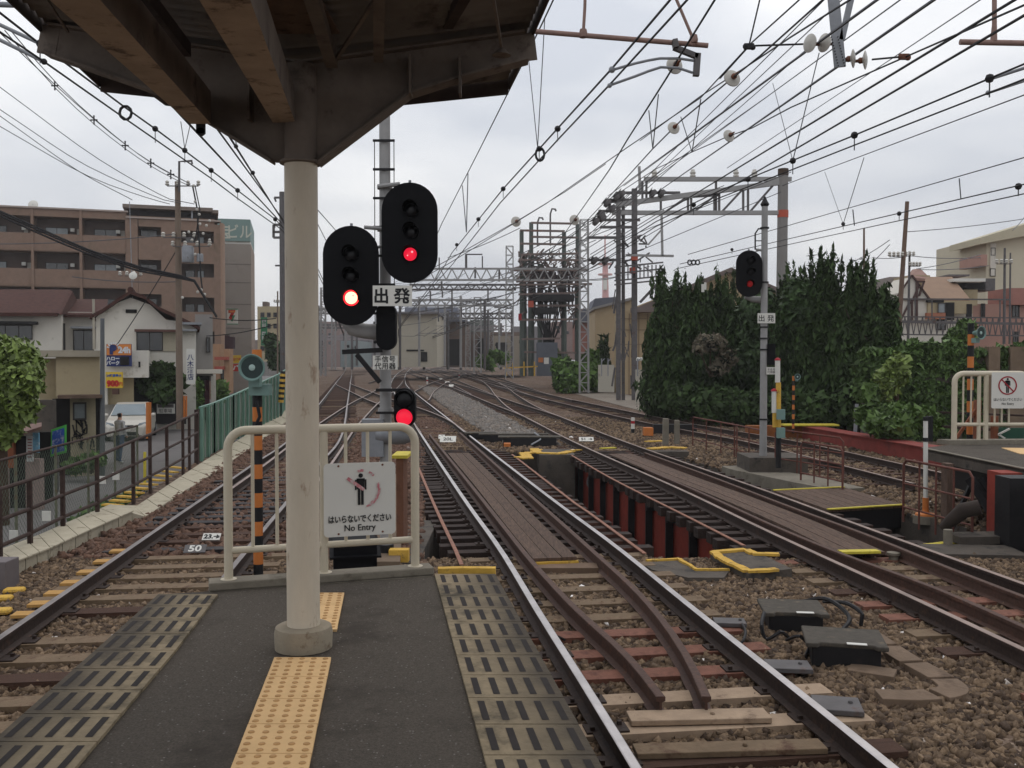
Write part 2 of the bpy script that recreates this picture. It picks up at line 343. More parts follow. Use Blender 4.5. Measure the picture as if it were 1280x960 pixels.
# walkway strip right of the far siding
pw = MB(); up = [(690, 473), (760, 488), (840, 506), (940, 534), (1010, 551)]; lo = [(700, 487), (760, 503), (840, 523), (930, 546), (1000, 562)]
for i in range(4): pw.quad(P(*up[i], ZG+.02), P(*up[i+1], ZG+.02), P(*lo[i+1], ZG+.02), P(*lo[i], ZG+.02))
pw.build('path', mat('path_gravel', S(142, 132, 120), .95, 0, .25, 30, S(110, 98, 86), .4, 2), kind='structure')
# pale fresh ballast between the two bridge tracks
# ================================================================== TRACKS
def track_center(px):
    w = [P(x, y, 0) for x, y in px]
    return smooth(catmull(w, .5), 8)
CA = [(-300, 1155), (-80, 960), (108, 797), (190, 725), (276, 650), (357.5, 580), (398, 543), (417.5, 503), (424.5, 488), (431, 474), (435, 465), (436, 459)]
CB = [(1130, 1148), (957.5, 960), (826, 819), (774.5, 768), (704, 689), (652, 640), (599, 587), (553, 540), (536, 522), (506, 491), (498, 478), (503, 466), (512, 459.5)]
CC = [(1762, 960), (1388, 809), (1192, 729), (1011, 657), (909, 614), (783.5, 565.6), (730, 543.8), (674, 519), (631, 504), (603, 493.7), (572, 483), (539, 473), (515, 465), (508, 459.5)]
CD = [(1189, 603.5), (1088, 580), (1028, 566), (957, 550), (859, 533), (810, 523.5), (773, 515.6), (738, 507.8), (694, 498), (650, 487), (622, 479.7), (594, 472), (566, 465), (545, 460)]
def frame_at(c, i):
    t = (c[min(i+1, len(c)-1)]-c[max(i-1, 0)]); t.z = 0; t.normalize(); return t, Vector((t.y, -t.x, 0))
def sweep_rail(name, path, parent, running=True, top=0., label=None, topm=None):
    # rail cross-section: (across, height, ...) head, web, foot
    prof = [(-.0625, -.155), (.0625, -.155), (.0625, -.145), (.012, -.128), (.0085, -.045), (.034, -.034), (.034, -.004), (.028, 0), (-.028, 0), (-.034, -.004), (-.034, -.034), (-.0085, -.045), (-.012, -.128), (-.0625, -.145)]
    b = MB(); n = len(prof); vs = []; fs = []; mi = []
    for i, p in enumerate(path):
        t, r = frame_at(path, i)
        for a, h in prof: vs.append(p + r*a + Vector((0, 0, h+top)))
    for i in range(len(path)-1):
        for k in range(n):
            fs.append((i*n+k, i*n+(k+1) % n, (i+1)*n+(k+1) % n, (i+1)*n+k)); mi.append(1 if (k in (6, 7, 8) and running) else 0)
    fs.append(tuple(range(n))); mi.append(0); fs.append(tuple((len(path)-1)*n+k for k in range(n-1, -1, -1))); mi.append(0)
    b.v = [tuple(v) for v in vs]; b.f = fs; b.m = mi; b.sm = [False]*len(fs)
    return b.build(name, [M_rail if running else M_guard, topm or M_shine], parent, label=label, fix=True)
def offset(c, d): return [p + frame_at(c, i)[1]*d for i, p in enumerate(c)]
SLM = {}
def sleeper_mesh(kind, L_, w_, h_, m):
    k = (kind, L_)
    if k in SLM: return SLM[k]
    b = MB(); b.box((0, 0, -h_/2), (L_, w_, h_))
    for s in (-1, 1):           # tie plates and spikes
        b.box((s*.7525, 0, .006), (.30, w_*.72, .014), mi=1)
        for q in (-1, 1): b.box((s*.7525+q*.105, .04*q, .024), (.03, .03, .03), mi=1)
    me_o = b.build('sleeper', [m, M_rail]); me = me_o.data
    bpy.data.objects.remove(me_o)
    # undo recentering: build() moved origin to the mean/minimum
    a = np.array([v.co[:] for v in me.vertices]); a[:, 2] -= h_; me.vertices.foreach_set('co', a.ravel()); me.update()
    SLM[k] = me; return me
MIX_A = ['con', 'con', 'con', 'wood', 'con']; MIX_B = ['con', 'wood', 'con', 'red', 'pale', 'con', 'wood', 'con', 'pale']; MIX_C = ['red', 'wood', 'con', 'con', 'wood', 'wood', 'red']
SM_ = dict(con=M_sl_con, wood=M_sl_wood, red=M_sl_red, dark=M_sl_dark, pale=M_sl_pale, bridge=M_bridge_sl)
def lay_sleepers(c, root, y0, y1, sp, kinds, ln=2.35, w=.22, cap=97, z=-.158, count=[0], rng=random.Random(3)):
    acc = 0; n = 0; rest = MB()
    for i in range(1, len(c)):
        seg = (c[i]-c[i-1]).length; acc += seg
        if acc >= sp:
            acc -= sp; p = c[i]
            if not (y0 <= p.y < y1): continue
            t, r = frame_at(c, i); ang = math.atan2(r.y, r.x)+rng.uniform(-.02, .02)
            if root['_n'] < cap:
                k = rng.choice(kinds); me = sleeper_mesh(k, ln, w, .15, SM_[k])
                o = bpy.data.objects.new('sleeper', me); COL.objects.link(o); o.parent = root
                o.location = Vector((p.x, p.y, z+rng.uniform(-.006, .006)))+r*rng.uniform(-.05, .05)-Vector(root.location); o.rotation_euler = (0, 0, ang); root['_n'] += 1
            else:
                rest.box((p.x, p.y, z-.07), (ln, w, .15), rz=ang)
    return rest
def make_track(px, label, segs, w=.22, cap=97, running=True, group=None, cut=None, topm=None):
    c = track_center(px); c = [p for p in catmull(c, .29)]
    if cut: c = [p for p in c if cut[0] <= p.y <= cut[1]]
    root = empty('railway_track', (c[0].x, c[0].y, 0), label, 'railway track', 'railway tracks of the yard'); root['_n'] = 0
    rests = MB()
    for (y0, y1, sp, kinds, ln) in segs:
        r = lay_sleepers(c, root, y0, y1, sp, kinds, ln, w, cap)
        if r.v: rests.add(r.v, r.f)
    if rests.v: rests.build('sleeper', M_sl_wood, root, kind='stuff')
    del root['_n']
    cc = c[::2]+[c[-1]]
    for s in (-1, 1): sweep_rail('rail', offset(cc, s*.7525), root, topm=topm)
    return root, c
tA, cA = make_track(CA, 'straight track left of the near platform, running beside the pale kerb wall', [(3, 12.3, .58, MIX_A, 2.35), (12.3, 21, .5, ['dark', 'dark', 'wood'], 2.5), (21, 150, .6, ['wood', 'con', 'wood'], 2.4)], topm=M_dark_top)
tB, cB = make_track(CB, 'track right beside the near platform, with a plank walkway between its rails', [(2, 12.2, .58, MIX_B, 2.35), (12.2, 26.8, .40, ['bridge'], 2.8), (26.8, 140, .62, ['wood', 'wood', 'con'], 2.4)], cap=98)
tC, cC = make_track(CC, 'right-hand bridge track with rusty inner rails, between the open pit and the red handrails', [(5, 12.2, .58, MIX_C, 2.35), (12.2, 26.8, .42, ['bridge'], 2.8), (26.8, 140, .62, ['wood', 'wood', 'con'], 2.4)], cap=98, topm=M_dull)
tD, cD = make_track(CD, 'siding beyond the red handrails, ending under the right-hand platform', [(18, 150, .62, ['wood', 'con', 'wood'], 2.4)], topm=M_dull)
X1 = [(340, 610), (376, 577), (409, 543), (423, 530), (455.5, 504), (478, 490), (492, 479.5), (499, 472)]
X2 = [(428, 478), (431, 481), (450, 489), (474, 499), (503, 509), (534, 523), (556, 542)]
X3 = [(708, 534), (681, 522), (652, 508), (632, 493), (620, 482), (604, 473), (580, 464)]
def diag(px, label):
    c = track_center(px); root = empty('crossover_track', (c[0].x, c[0].y, 0), label, 'railway track', 'crossovers between the tracks')
    c = [p for p in c][::2]
    for s in (-1, 1): sweep_rail('rail', [p+Vector((0, 0, .003)) for p in offset(c, s*.7525)], root, topm=M_dull)
    return root
diag(X1, 'crossover curving from the left track away toward the middle track')
diag(X2, 'short crossover cutting diagonally behind the signal mast')
diag(X3, 'crossover branching off between the middle track and the far siding')
for px, lb in (([(655, 485), (600, 473), (560, 466), (530, 460.5)], 'far track curving away below the lattice masts'), ([(700, 500), (668, 491), (640, 481), (612, 471), (580, 463), (548, 459)], 'turnout peeling off the siding beneath the switch gantry'), ([(603, 493), (572, 479), (548, 468), (528, 460)], 'turnout fanning out of the middle tracks toward the dark sheds'), ([(520, 500), (535, 486), (560, 474), (592, 466)], 'far diagonal linking the near right track to the fan of tracks'), ([(470, 478), (500, 468), (540, 461), (585, 457.5)], 'far track crossing toward the dark sheds')):
    diag(px, lb)
# guard rails (rusty, lower) and walk planks
def guard(px, root):
    c = smooth(catmull([P(x, y, -.02) for x, y in px], .4), 3); c = [Vector((p.x, p.y, 0)) for p in c]
    sweep_rail('guard_rail', c, root, running=False, top=-.012)
guard([(826, 872), (789.4, 822), (725.6, 768), (660, 697), (653, 688), (582.5, 599), (537, 543)], tB)
guard([(883, 872), (862.5, 821), (840, 790), (798.8, 741), (750, 697), (720, 670), (640, 599), (575, 541)], tB)
guard([(1420, 846), (1280, 784), (1174, 736), (1080, 703), (980, 663), (880, 617.5), (806, 586)], tC)
guard([(1420, 800), (1280, 746), (1189, 711.6), (1080, 667), (1002, 639), (880, 592.5), (806, 566)], tC)
def planks(px, root, w0, n, name='walkway_board'):
    c = catmull([P(x, y, -.05) for x, y in px], .8); b = MB()
    for k in range(n):
        o0 = -w0/2 + w0*k/n; o1 = o0 + w0/n - .008
        L_ = offset(c, o0); R_ = offset(c, o1); dz = random.uniform(-.004, .004)
        vs = []
        for l, r in zip(L_, R_): vs += [l+Vector((0, 0, dz)), r+Vector((0, 0, dz)), r+Vector((0, 0, dz-.04)), l+Vector((0, 0, dz-.04))]
        fs = []
        m = len(L_)
        for i in range(m-1):
            for q in range(4): fs.append((i*4+q, i*4+(q+1) % 4, (i+1)*4+(q+1) % 4, (i+1)*4+q))
        fs += [(0, 1, 2, 3), ((m-1)*4+3, (m-1)*4+2, (m-1)*4+1, (m-1)*4)]
        b.add(vs, fs)
    b.build(name, M_plank, root)
planks([(694, 697), (655, 655), (610, 605), (573, 566)], tB, .56, 3)
planks([(1078, 690), (990, 650), (905, 616), (840, 592), (775, 567)], tC, .62, 3)
# light metal strips along the timber ends
def strip(px, root, name='edge_strip'):
    b = MB(); c = catmull([P(x, y, -.13) for x, y in px], 1.)
    for a, d in zip(c, c[1:]): b.bar(a, d, .05, .012)
    b.build(name, mat('strip_rust', S(150, 104, 84), .7, 0, .3, 12, S(180, 160, 150), .3, 20), root)
strip([(577, 706), (570, 689), (545, 636), (522, 582)], tB); strip([(806, 692), (735, 640), (720, 630), (640, 568)], tB)
strip([(930, 682), (865.6, 649), (762.5, 597), (711, 567)], tC)
# number plates on sleepers
def plate(px, py, w, d, yaw, body, label, white=True, tsize=.1, z=-.14, dark=False, tilt=.3):
    p = P(px, py, z); r = empty('number_plate', p, label, 'number plate', rz=0)
    c = MB(); c.box(p, (w, d, .012), rz=yaw, rx=tilt); c.build('plate', M_galv_d if dark else M_white, r)
    n = Matrix.Rotation(yaw, 3, 'Z') @ Matrix.Rotation(tilt, 3, 'X') @ Vector((0, 0, .009))
    textmesh(body, tsize, p+n, M_white if dark else M_ink, r, yaw=yaw, flat=True, bold=.004, pitch=tilt)
plate(244, 686, .28, .16, .12, '50', 'grey plate with white 50 lying between the left rails', dark=True, tsize=.17, tilt=.5, z=-.1)
plate(261, 671, .17, .13, .05, '23.', 'small white plate reading 23 beside the grey 50 plate', tsize=.11, tilt=.6, z=-.1)
plate(271, 671, .1, .13, .05, '→', 'tiny white arrow plate at the end of the 23 plate', tsize=.1, tilt=.6, z=-.1)
plate(552, 546, .2, .2, 0, '→', 'tiny white arrow plate at the far end of the plank walkway', tsize=.2, tilt=.6, z=-.08)
plate(560, 549, .5, .3, 0, '20L', 'white plate of two stacked figures on the middle track at the walkway head', tsize=.2, tilt=.6, z=-.08)
plate(729, 549, .26, .2, 0, '51', 'left of two tiny white plates on the sleepers before the far bridge end', tsize=.16, tilt=.6, z=-.08)
plate(738, 549, .2, .2, 0, '→', 'right of two tiny white plates on the sleepers before the far bridge end', tsize=.16, tilt=.6, z=-.08)
for (x, y, lb) in ((564, 482, 'tiny white plate on far sleepers below the lattice mast'), (551, 474, 'tiny white plate far up the yard, left of a similar one'), (559, 478, 'tiny white plate far up the yard, right of a similar one')):
    b = MB(); b.box(P(x, y, -.05), (.45, .4, .02), rx=.5); b.build('marker_plate', M_white, label=lb, cat='plate')
# ================================================================== STONES (loose ballast close to the camera)
def inside_poly(x, y, poly):
    r = np.zeros(len(x), bool); n = len(poly)
    for i in range(n):
        x0, y0 = poly[i]; x1, y1 = poly[(i+1) % n]
        c = ((y0 > y) != (y1 > y)) & (x < (x1-x0)*(y-y0)/((y1-y0) if y1 != y0 else 1e-9)+x0); r ^= c
    return r
def stones(name, px_poly, dens, size, label, m, z=ZG, cat='ballast', hole=True, extra=None):
    poly = [(p.x, p.y) for p in (P(x, y, z) for x, y in px_poly)] if extra is None else extra
    xs = [p[0] for p in poly]; ys = [p[1] for p in poly]; area = (max(xs)-min(xs))*(max(ys)-min(ys)); n = int(area*dens)
    x = RNG.uniform(min(xs), max(xs), n); y = RNG.uniform(min(ys), max(ys), n); k = inside_poly(x, y, poly)
    if hole: k &= ~inside_poly(x, y, allr)
    plat = [(-2.35, 6.25), (-.55, 6.75), (.0, 6.3), (.9, -5), (-3.5, -5)]
    k &= ~inside_poly(x, y, plat)
    x = x[k]; y = y[k]; n = len(x); s = RNG.uniform(.6, 1.35, n)*size
    cube = np.array([(a, b, c) for a in (-1, 1) for b in (-1, 1) for c in (-1, 1)], float)*.5
    v = cube[None]*(1+RNG.uniform(-.38, .38, (n, 8, 3)))*s[:, None, None]*np.array([1.1, .95, .75])
    q = RNG.normal(size=(n, 4)); q /= np.linalg.norm(q, axis=1)[:, None]; a, b, c, d = q.T
    R = np.stack([1-2*(c*c+d*d), 2*(b*c-a*d), 2*(b*d+a*c), 2*(b*c+a*d), 1-2*(b*b+d*d), 2*(c*d-a*b), 2*(b*d-a*c), 2*(c*d+a*b), 1-2*(b*b+c*c)], -1).reshape(n, 3, 3)
    v = np.einsum('nij,nkj->nki', R, v); zz = z-.02+RNG.uniform(-.6, .7, n)*size*.8+.012*np.sin(x*5)*np.cos(y*4)
    v += np.stack([x, y, zz], -1)[:, None]
    f = np.array([(0,1,3,2),(4,6,7,5),(0,4,5,1),(2,3,7,6),(0,2,6,4),(1,5,7,3)])
    fa = (f[None]+8*np.arange(n)[:, None, None]).reshape(-1)
    me = bpy.data.meshes.new(name); me.vertices.add(8*n); me.vertices.foreach_set('co', v.ravel()); me.loops.add(len(fa)); me.loops.foreach_set('vertex_index', fa.astype(np.int32))
    me.polygons.add(6*n); me.polygons.foreach_set('loop_start', np.arange(0, 24*n, 4, dtype=np.int32)); me.polygons.foreach_set('loop_total', np.full(6*n, 4, np.int32)); me.update(calc_edges=True)
    me.materials.append(m); o = bpy.data.objects.new(name, me); COL.objects.link(o); tag(o, label, cat, None, 'stuff'); return o
def stone_mat(name, cols):
    m = bpy.data.materials.new(name); m.use_nodes = True; nt = m.node_tree; b = nt.nodes['Principled BSDF']; b.inputs['Roughness'].default_value = .9; b.inputs['Specular IOR Level'].default_value = .25
    gm = N(nt, 'ShaderNodeNewGeometry'); cr = N(nt, 'ShaderNodeValToRGB'); el = cr.color_ramp.elements
    for i, c in enumerate(cols):
        p = i/(len(cols)-1)
        e = el[0] if i == 0 else (el[1] if i == len(cols)-1 else el.new(p)); e.position = p; e.color = (*S(*c), 1)
    nt.links.new(gm.outputs['Random Per Island'], cr.inputs[0])
    tc = N(nt, 'ShaderNodeTexCoord'); n1 = N(nt, 'ShaderNodeTexNoise'); n1.inputs['Scale'].default_value = 60; n1.inputs['Detail'].default_value = 4; nt.links.new(tc.outputs['Object'], n1.inputs['Vector'])
    r = N(nt, 'ShaderNodeValToRGB'); r.color_ramp.elements[0].color = (.6, .55, .5, 1); r.color_ramp.elements[1].color = (1.15, 1.12, 1.1, 1); r.color_ramp.elements[0].position = .3; r.color_ramp.elements[1].position = .7
    nt.links.new(n1.outputs[0], r.inputs[0]); mx = N(nt, 'ShaderNodeMixRGB'); mx.blend_type = 'MULTIPLY'; mx.inputs[0].default_value = 1
    nt.links.new(cr.outputs[0], mx.inputs[1]); nt.links.new(r.outputs[0], mx.inputs[2]); nt.links.new(mx.outputs[0], b.inputs['Base Color']); return m
M_stone = stone_mat('stone', [(66, 54, 46), (118, 96, 78), (146, 128, 108), (134, 94, 72), (98, 84, 72), (168, 150, 126), (78, 64, 54), (206, 192, 168), (92, 76, 62), (138, 118, 96)])
M_stoneg = stone_mat('stone_grey', [(124, 122, 120), (150, 146, 142), (172, 168, 162), (138, 130, 122)])
M_stoneb = stone_mat('stone_brown', [(96, 76, 66), (132, 104, 88), (150, 130, 114), (116, 90, 76)])
nearR = [(-.2, 6.8), (-1.1, 12.3), (9, 12.3), (9, 6), (4.4, 3.6), (2.2, 2.6), (.3, 3.0)]
stones('ballast', None, 1350, .052, 'coarse brown ballast stones around the near right tracks', M_stone, extra=nearR)
nearL = [(-6.2, 4.0), (-6.02, 12.3), (-2.0, 12.3), (-.75, 11.5), (-.6, 6.85), (-2.2, 6.2), (-2.3, 3.6)]
stones('ballast', None, 1200, .05, 'coarse ballast stones around the left track by the platform', M_stone, extra=nearL)
farL = [(-6.05, 12.3), (-6.1, 15.7), (-6.6, 19.5), (-7.3, 24), (-9.4, 42), (-2.2, 42), (-2.5, 26.7), (-2.4, 26), (-1.2, 12.3)]
stones('ballast', None, 170, .08, 'brown ballast of the left track beyond the signal mast', M_stoneb, extra=farL)
farR = [(5.2, 12.3), (4.4, 26.7), (-2.3, 26.7), (-2.6, 44), (12, 40), (14, 12.3)]
stones('ballast', None, 170, .08, 'ballast stones spread around the siding and beyond the bridge', M_stone, extra=farR)
stones('ballast', [(632, 556), (700, 558), (655, 535), (600, 506), (560, 487), (523, 483), (545, 500), (585, 528)], 75, .12, 'pale grey fresh ballast heaped between the two middle tracks', M_stoneg, z=ZG+.03)
# ================================================================== BRIDGE STRUCTURE
def girder_line(x0, c0): return lambda y: x0-.123*y+c0
gx = lambda y: 5.02-.123*y
gr = empty('bridge_girder', (gx(19.5), 19.5, -2.0), 'deep rust-red plate girder with dark stiffeners in the open pit', 'bridge girder')
w = MB(); w.prism([(gx(12.4), 12.4, -.36), (gx(26.6), 26.6, -.36), (gx(26.6), 26.6, -1.95), (gx(12.4), 12.4, -1.95)], (.02, 0, 0)); w.build('web', M_steel_red, gr)
fl = MB()
for z in (-.36, -1.97): fl.prism([(gx(12.4)-.16, 12.4, z), (gx(12.4)+.18, 12.4, z), (gx(26.6)+.18, 26.6, z), (gx(26.6)-.16, 26.6, z)], (0, 0, .025))
fl.build('flange', M_black, gr)
y = 12.9
while y < 26.4:
    s_ = MB(); s_.box((gx(y)-.085, y, -1.15), (.13, .09, 1.56)); s_.box((gx(y)-.04, y, -.46), (.2, .24, .14)); s_.build('stiffener', M_black, gr); y += 1.37
def plain_girder(xs, label):
    (x0, y0), (x1, y1) = xs; r = empty('bridge_girder', ((x0+x1)/2, (y0+y1)/2, -2), label, 'bridge girder', 'plain girders under the bridge tracks')
    b = MB(); b.prism([(x0, y0, -.36), (x1, y1, -.36), (x1, y1, -1.6), (x0, y0, -1.6)], (.03, 0, 0)); b.build('web', M_black, r)
    b = MB(); b.prism([(x0-.14, y0, -.385), (x0+.17, y0, -.385), (x1+.17, y1, -.385), (x1-.14, y1, -.385)], (0, 0, .025)); b.build('flange', M_black, r)
def bx(c, y):
    for a, b in zip(c, c[1:]):
        if a.y <= y <= b.y: return a.x+(b.x-a.x)*(y-a.y)/max(1e-6, b.y-a.y)
    return c[0].x if y < c[0].y else c[-1].x
plain_girder([(bx(cC, 12.4)+.9, 12.4), (bx(cC, 26.6)+.9, 26.6)], 'dark girder under the right edge of the right-hand bridge track')
for s, n in ((-.9, 'left'), (.9, 'right')): plain_girder([(bx(cB, 12.4)+s, 12.4), (bx(cB, 26.6)+s, 26.6)], 'dark girder under the %s edge of the plank-walkway track' % n)
# yellow painted pit edges (near and far)
pk = empty('pit_kerb', (2.7, 12.2, ZG), 'worn concrete kerb with thick yellow paint at the near corner of the pit', 'kerb')
b = MB(); b.prism([P(888, 690, -.1), P(940, 687, -.1), P(990, 711, -.1), P(934, 717, -.1)], (0, 0, -.9)); b.build('kerb_block', M_conc_d, pk)
def yline(pxs, z, w=.09, parent=None, name='yellow_edge', h=.03, m=None, jit=.012):
    b = MB(); ps = [P(x, y, z) for x, y in pxs]
    for a, d in zip(ps, ps[1:]):
        n = max(1, int((d-a).length/.12)); q = [a.lerp(d, i/n) for i in range(n+1)]
        q = [p+Vector((random.uniform(-jit, jit), random.uniform(-jit, jit), 0)) for p in q]
        for u, v in zip(q, q[1:]): b.bar(u, v+(v-u)*.04, w*random.uniform(.85, 1.1), h*random.uniform(.9, 1.1))
    return b.build(name, m or M_yellow, parent)
yline([(975, 693), (942, 692), (932, 687), (892, 690), (900, 697), (934, 714), (972, 712)], -.085, .11, pk)
pk2 = empty('pit_kerb', (1.8, 12.3, ZG), 'low concrete ledge with a yellow painted edge, left of the yellow block', 'kerb')
b = MB(); b.prism([P(800, 703, -.16), P(848, 699, -.16), P(872, 713, -.16), P(912, 713, -.16), P(905, 722, -.16), P(860, 722, -.16), P(815, 712, -.16)], (0, 0, -.5)); b.build('kerb_block', M_conc_d, pk2)
yline([(808, 701), (849, 699), (870, 712), (912, 712)], -.15, .05, pk2)
pk3 = empty('pit_kerb', (.45, 12.4, ZG), 'yellow edged concrete sill where the plank walkway ends', 'kerb')
b = MB(); a_, b_ = P(668, 705, -.12), P(745, 703, -.12); b.box(((a_+b_)/2)+Vector((0, -.12, -.15)), ((b_-a_).length, .3, .3)); b.build('kerb_block', mat('sill_conc', S(120, 98, 80), .9, 0, .2, 4), pk3)
yline([(670, 704), (722, 702)], -.11, .07, pk3, jit=.003)
pk4 = empty('pit_kerb', (1.0, 26.7, ZG), 'concrete abutment with yellow painted top across the far end of the pit', 'kerb')
b = MB(); b.bb(P(672, 562, -.1).x, 25.0, -3.5, P(715, 562, -.1).x, 26.7, -.12); b.build('abutment', M_conc_d, pk4)
yline([(648, 571), (660, 573), (655, 566), (668, 566), (672, 562)], -.12, .28, pk4, jit=.01); yline([(668, 561), (672, 566), (700, 567), (714, 564)], -.1, .26, pk4, jit=.01); yline([(714, 563), (736, 562)], -.12, .14, pk4, jit=.01)
pk5 = empty('pit_kerb', (3.2, 25, ZG), 'yellow painted kerb in front of the two concrete stub posts', 'kerb')
yline([(812, 561), (836, 559), (858, 560)], -.02, .3, pk5, jit=.01); b = MB(); a_, b_ = P(812, 563, -.02), P(858, 562, -.02); b.box((a_+b_)/2+Vector((0, 0, -.3)), ((b_-a_).length, .4, .55)); b.build('kerb_block', M_conc_d, pk5)
yline([(808, 552), (828, 551)], -.15, .25, pk5, jit=.01)
for (a, c_, lb) in (((751, 560.5), (769, 559.5), 'thin yellow board at the far head of the right walkway'), ((1050, 690), (1098, 689), 'yellow board at the near end of the right walkway')):
    p0, p1 = P(*a, -.04), P(*c_, -.04); b = MB(); b.bar(p0, p1, .14, .03); b.build('end_board', M_lemon, label=lb, cat='end board')
# concrete pier wall right of the bridge and the wooden deck
b = MB(); w_ = [(4.95, 22.2), (5.0, 21.6), (5.75, 19.3), (6.2, 18.2), (6.9, 18.4), (6.6, 20), (5.6, 22.4)]
b.add([(x, y, -.1) for x, y in w_]+[(x, y, -1.9) for x, y in w_], [tuple(range(7)), tuple(range(13, 6, -1))]+[(i, i+7, (i+1) % 7+7, (i+1) % 7) for i in range(7)]); b.build('pier_wall', M_conc, label='stained concrete pier wall beside the right-hand bridge track', cat='pier')
dk = empty('timber_deck', P(1045, 622, -.12), 'weathered wooden deck with yellow edges beside the right-hand bridge track', 'deck')
q = [P(967, 613, -.1), P(1055, 609, -.1), P(1130, 631, -.1), P(1035, 637, -.1)]; b = MB()
for k in range(7):
    a0 = q[0].lerp(q[1], k/7+.004); a1 = q[0].lerp(q[1], (k+1)/7-.004); b0 = q[3].lerp(q[2], k/7+.004); b1 = q[3].lerp(q[2], (k+1)/7-.004); b.prism([a0, a1, b1, b0], (0, 0, -.05))
b.build('deck_boards', M_plank, dk)
b = MB(); b.prism([q[3]+Vector((0, .03, -.05)), q[2]+Vector((0, .03, -.05)), q[2]+Vector((0, .03, -.4)), q[3]+Vector((0, .03, -.4))], (0, .12, 0)); b.build('fascia_board', M_black, dk)
b = MB(); b.bar(q[0]+Vector((0, 0, .006)), q[1]+Vector((0, 0, .006)), .07, .02); b.build('yellow_edge', M_lemon, dk); b = MB(); b.bar(q[3]+Vector((0, 0, .006)), q[2]+Vector((0, 0, .006)), .07, .02); b.build('yellow_edge', M_lemon, dk)
# concrete by the signal (left edge of the pit), its fence of planks and yellow bits
b = MB(); b.bb(-2.3, 12.0, -.9, -1.2, 15.2, -.19); b.build('mast_foundation', M_conc_d, label='stained concrete block carrying the signal mast beside the pit', cat='foundation')
# ================================================================== NEAR PLATFORM
ZP = .85
def PP(px, py): return P(px, py, ZP)
eR = lambda y: .334+(-.457/3.18)*(y-3.586)        # right edge x at depth y
eL = lambda y: -2.11+(-.21/2.24)*(y-3.89)
Y0 = -6.
yl, yr = 6.22, 6.86                                # end line is skewed
b = MB(); top = [(eL(Y0), Y0), (eR(Y0), Y0), (eR(yr), yr), (eL(yl), yl)]
b.prism([(x, y, ZP-.004) for x, y in top], (0, 0, -.22)); 
ins = [(eL(Y0)+.25, Y0), (eR(Y0)-.25, Y0), (eR(yr)-.3, yr-.15), (eL(yl)+.3, yl-.1)]
b.prism([(x, y, ZP-.2) for x, y in ins], (0, 0, -1.1), mi=1)
plat = b.build('platform', [M_asph, M_conc_d], kind='structure', fix=True)
def slab_row(edge, inner, sgn, ya, yb, pitch, m_par):
    s = MB(); gv = MB(); y = yb
    while y > ya:
        y2 = y-pitch
        xo0, xo1, xi0, xi1 = edge(y), edge(y2), inner(y), inner(y2); e = .004
        s.prism([(xo0, y-e, ZP+.012), (xi0, y-e, ZP+.012), (xi1, y2+e, ZP+.012), (xo1, y2+e, ZP+.012)], (0, 0, -.02))
        for k in range(5):
            f = (k+.55)/5.15; ya_, yb_ = y-pitch*.14, y2+pitch*.14
            xa = edge(ya_)+(inner(ya_)-edge(ya_))*f; xb = edge(yb_)+(inner(yb_)-edge(yb_))*f; hw = .0155
            gv.add([(xa-hw, ya_, ZP+.0135), (xa+hw, ya_, ZP+.0135), (xb+hw, yb_, ZP+.0135), (xb-hw, yb_, ZP+.0135)], [(0, 1, 2, 3)])
        y = y2
    return s, gv
s, gv = slab_row(eR, lambda y: eR(y)-.435, 1, -2, yr-.1, .312, None); slab_attr(s.build('edge_paving', M_slab, plat, fix=False)); gv.build('edge_groove', M_groove, plat)
s, gv = slab_row(eL, lambda y: eL(y)+.425-max(0, y-5)*.03, 1, -2, yl-.05, .30, None); slab_attr(s.build('edge_paving', M_slab, plat, fix=False)); gv.build('edge_groove', M_groove, plat)
# tactile paving
tx = lambda y: -1.073+(-.163/1.28)*(y-3.586)
t = MB(); y = 4.86; rows = []
while y > -1: rows.append((y, y-.3)); y -= .3
rows += [(6.22, 5.92), (5.92, 5.62), (5.62, 5.36)]
for a, c_ in rows:
    e = .003; t.prism([(tx(a)+e, a-e, ZP+.01), (tx(a)+.297, a-e, ZP+.01), (tx(c_)+.297, c_+e, ZP+.01), (tx(c_)+e, c_+e, ZP+.01)], (0, 0, -.015))
    for i in range(5):
        for j in range(5):
            yy = a-.03-.06*j; 
            if yy < c_+.01: continue
            x = tx(yy)+.03+.06*i; t.lathe((x, yy, ZP+.0095), [(.0155, 0), (.0125, .0045), (.009, .0055)], n=8, mi=1)
t.build('tactile_paving', [M_tact, mat('tactile_dot', S(196, 152, 100), .8, 0, .15, 30)], plat)
# kerb at the platform end + yellow sill
a0, a1 = Vector((eL(yl)+.3, yl+.06, ZP)), Vector((-.56, 6.77, ZP)); kd = (a1-a0).normalized(); kn = Vector((-kd.y, kd.x, 0))
b = MB(); b.prism([a0, a1, a1+kn*.17, a0+kn*.17], (0, 0, .055)); b.prism([a0+kn*.0-Vector((0, 0, .002)), a1-Vector((0, 0, .002)), a1+kn*.17-Vector((0, 0, .002)), a0+kn*.17-Vector((0, 0, .002))], (0, 0, -.25)); b.build('end_kerb', M_conc, plat, bevel=.008)
yline_pts = [Vector((-.54, 6.85, ZP+.01)), Vector((-.36, 6.87, ZP+.01)), Vector((-.12, 6.86, ZP+.01))]
b = MB()
for u, v in zip(yline_pts, yline_pts[1:]): b.bar(u, v, .07, .05)
b.bar((-.54, 6.86, ZP-.08), (-.13, 6.87, ZP-.08), .1, .12); b.build('yellow_edge', M_yellow, plat)
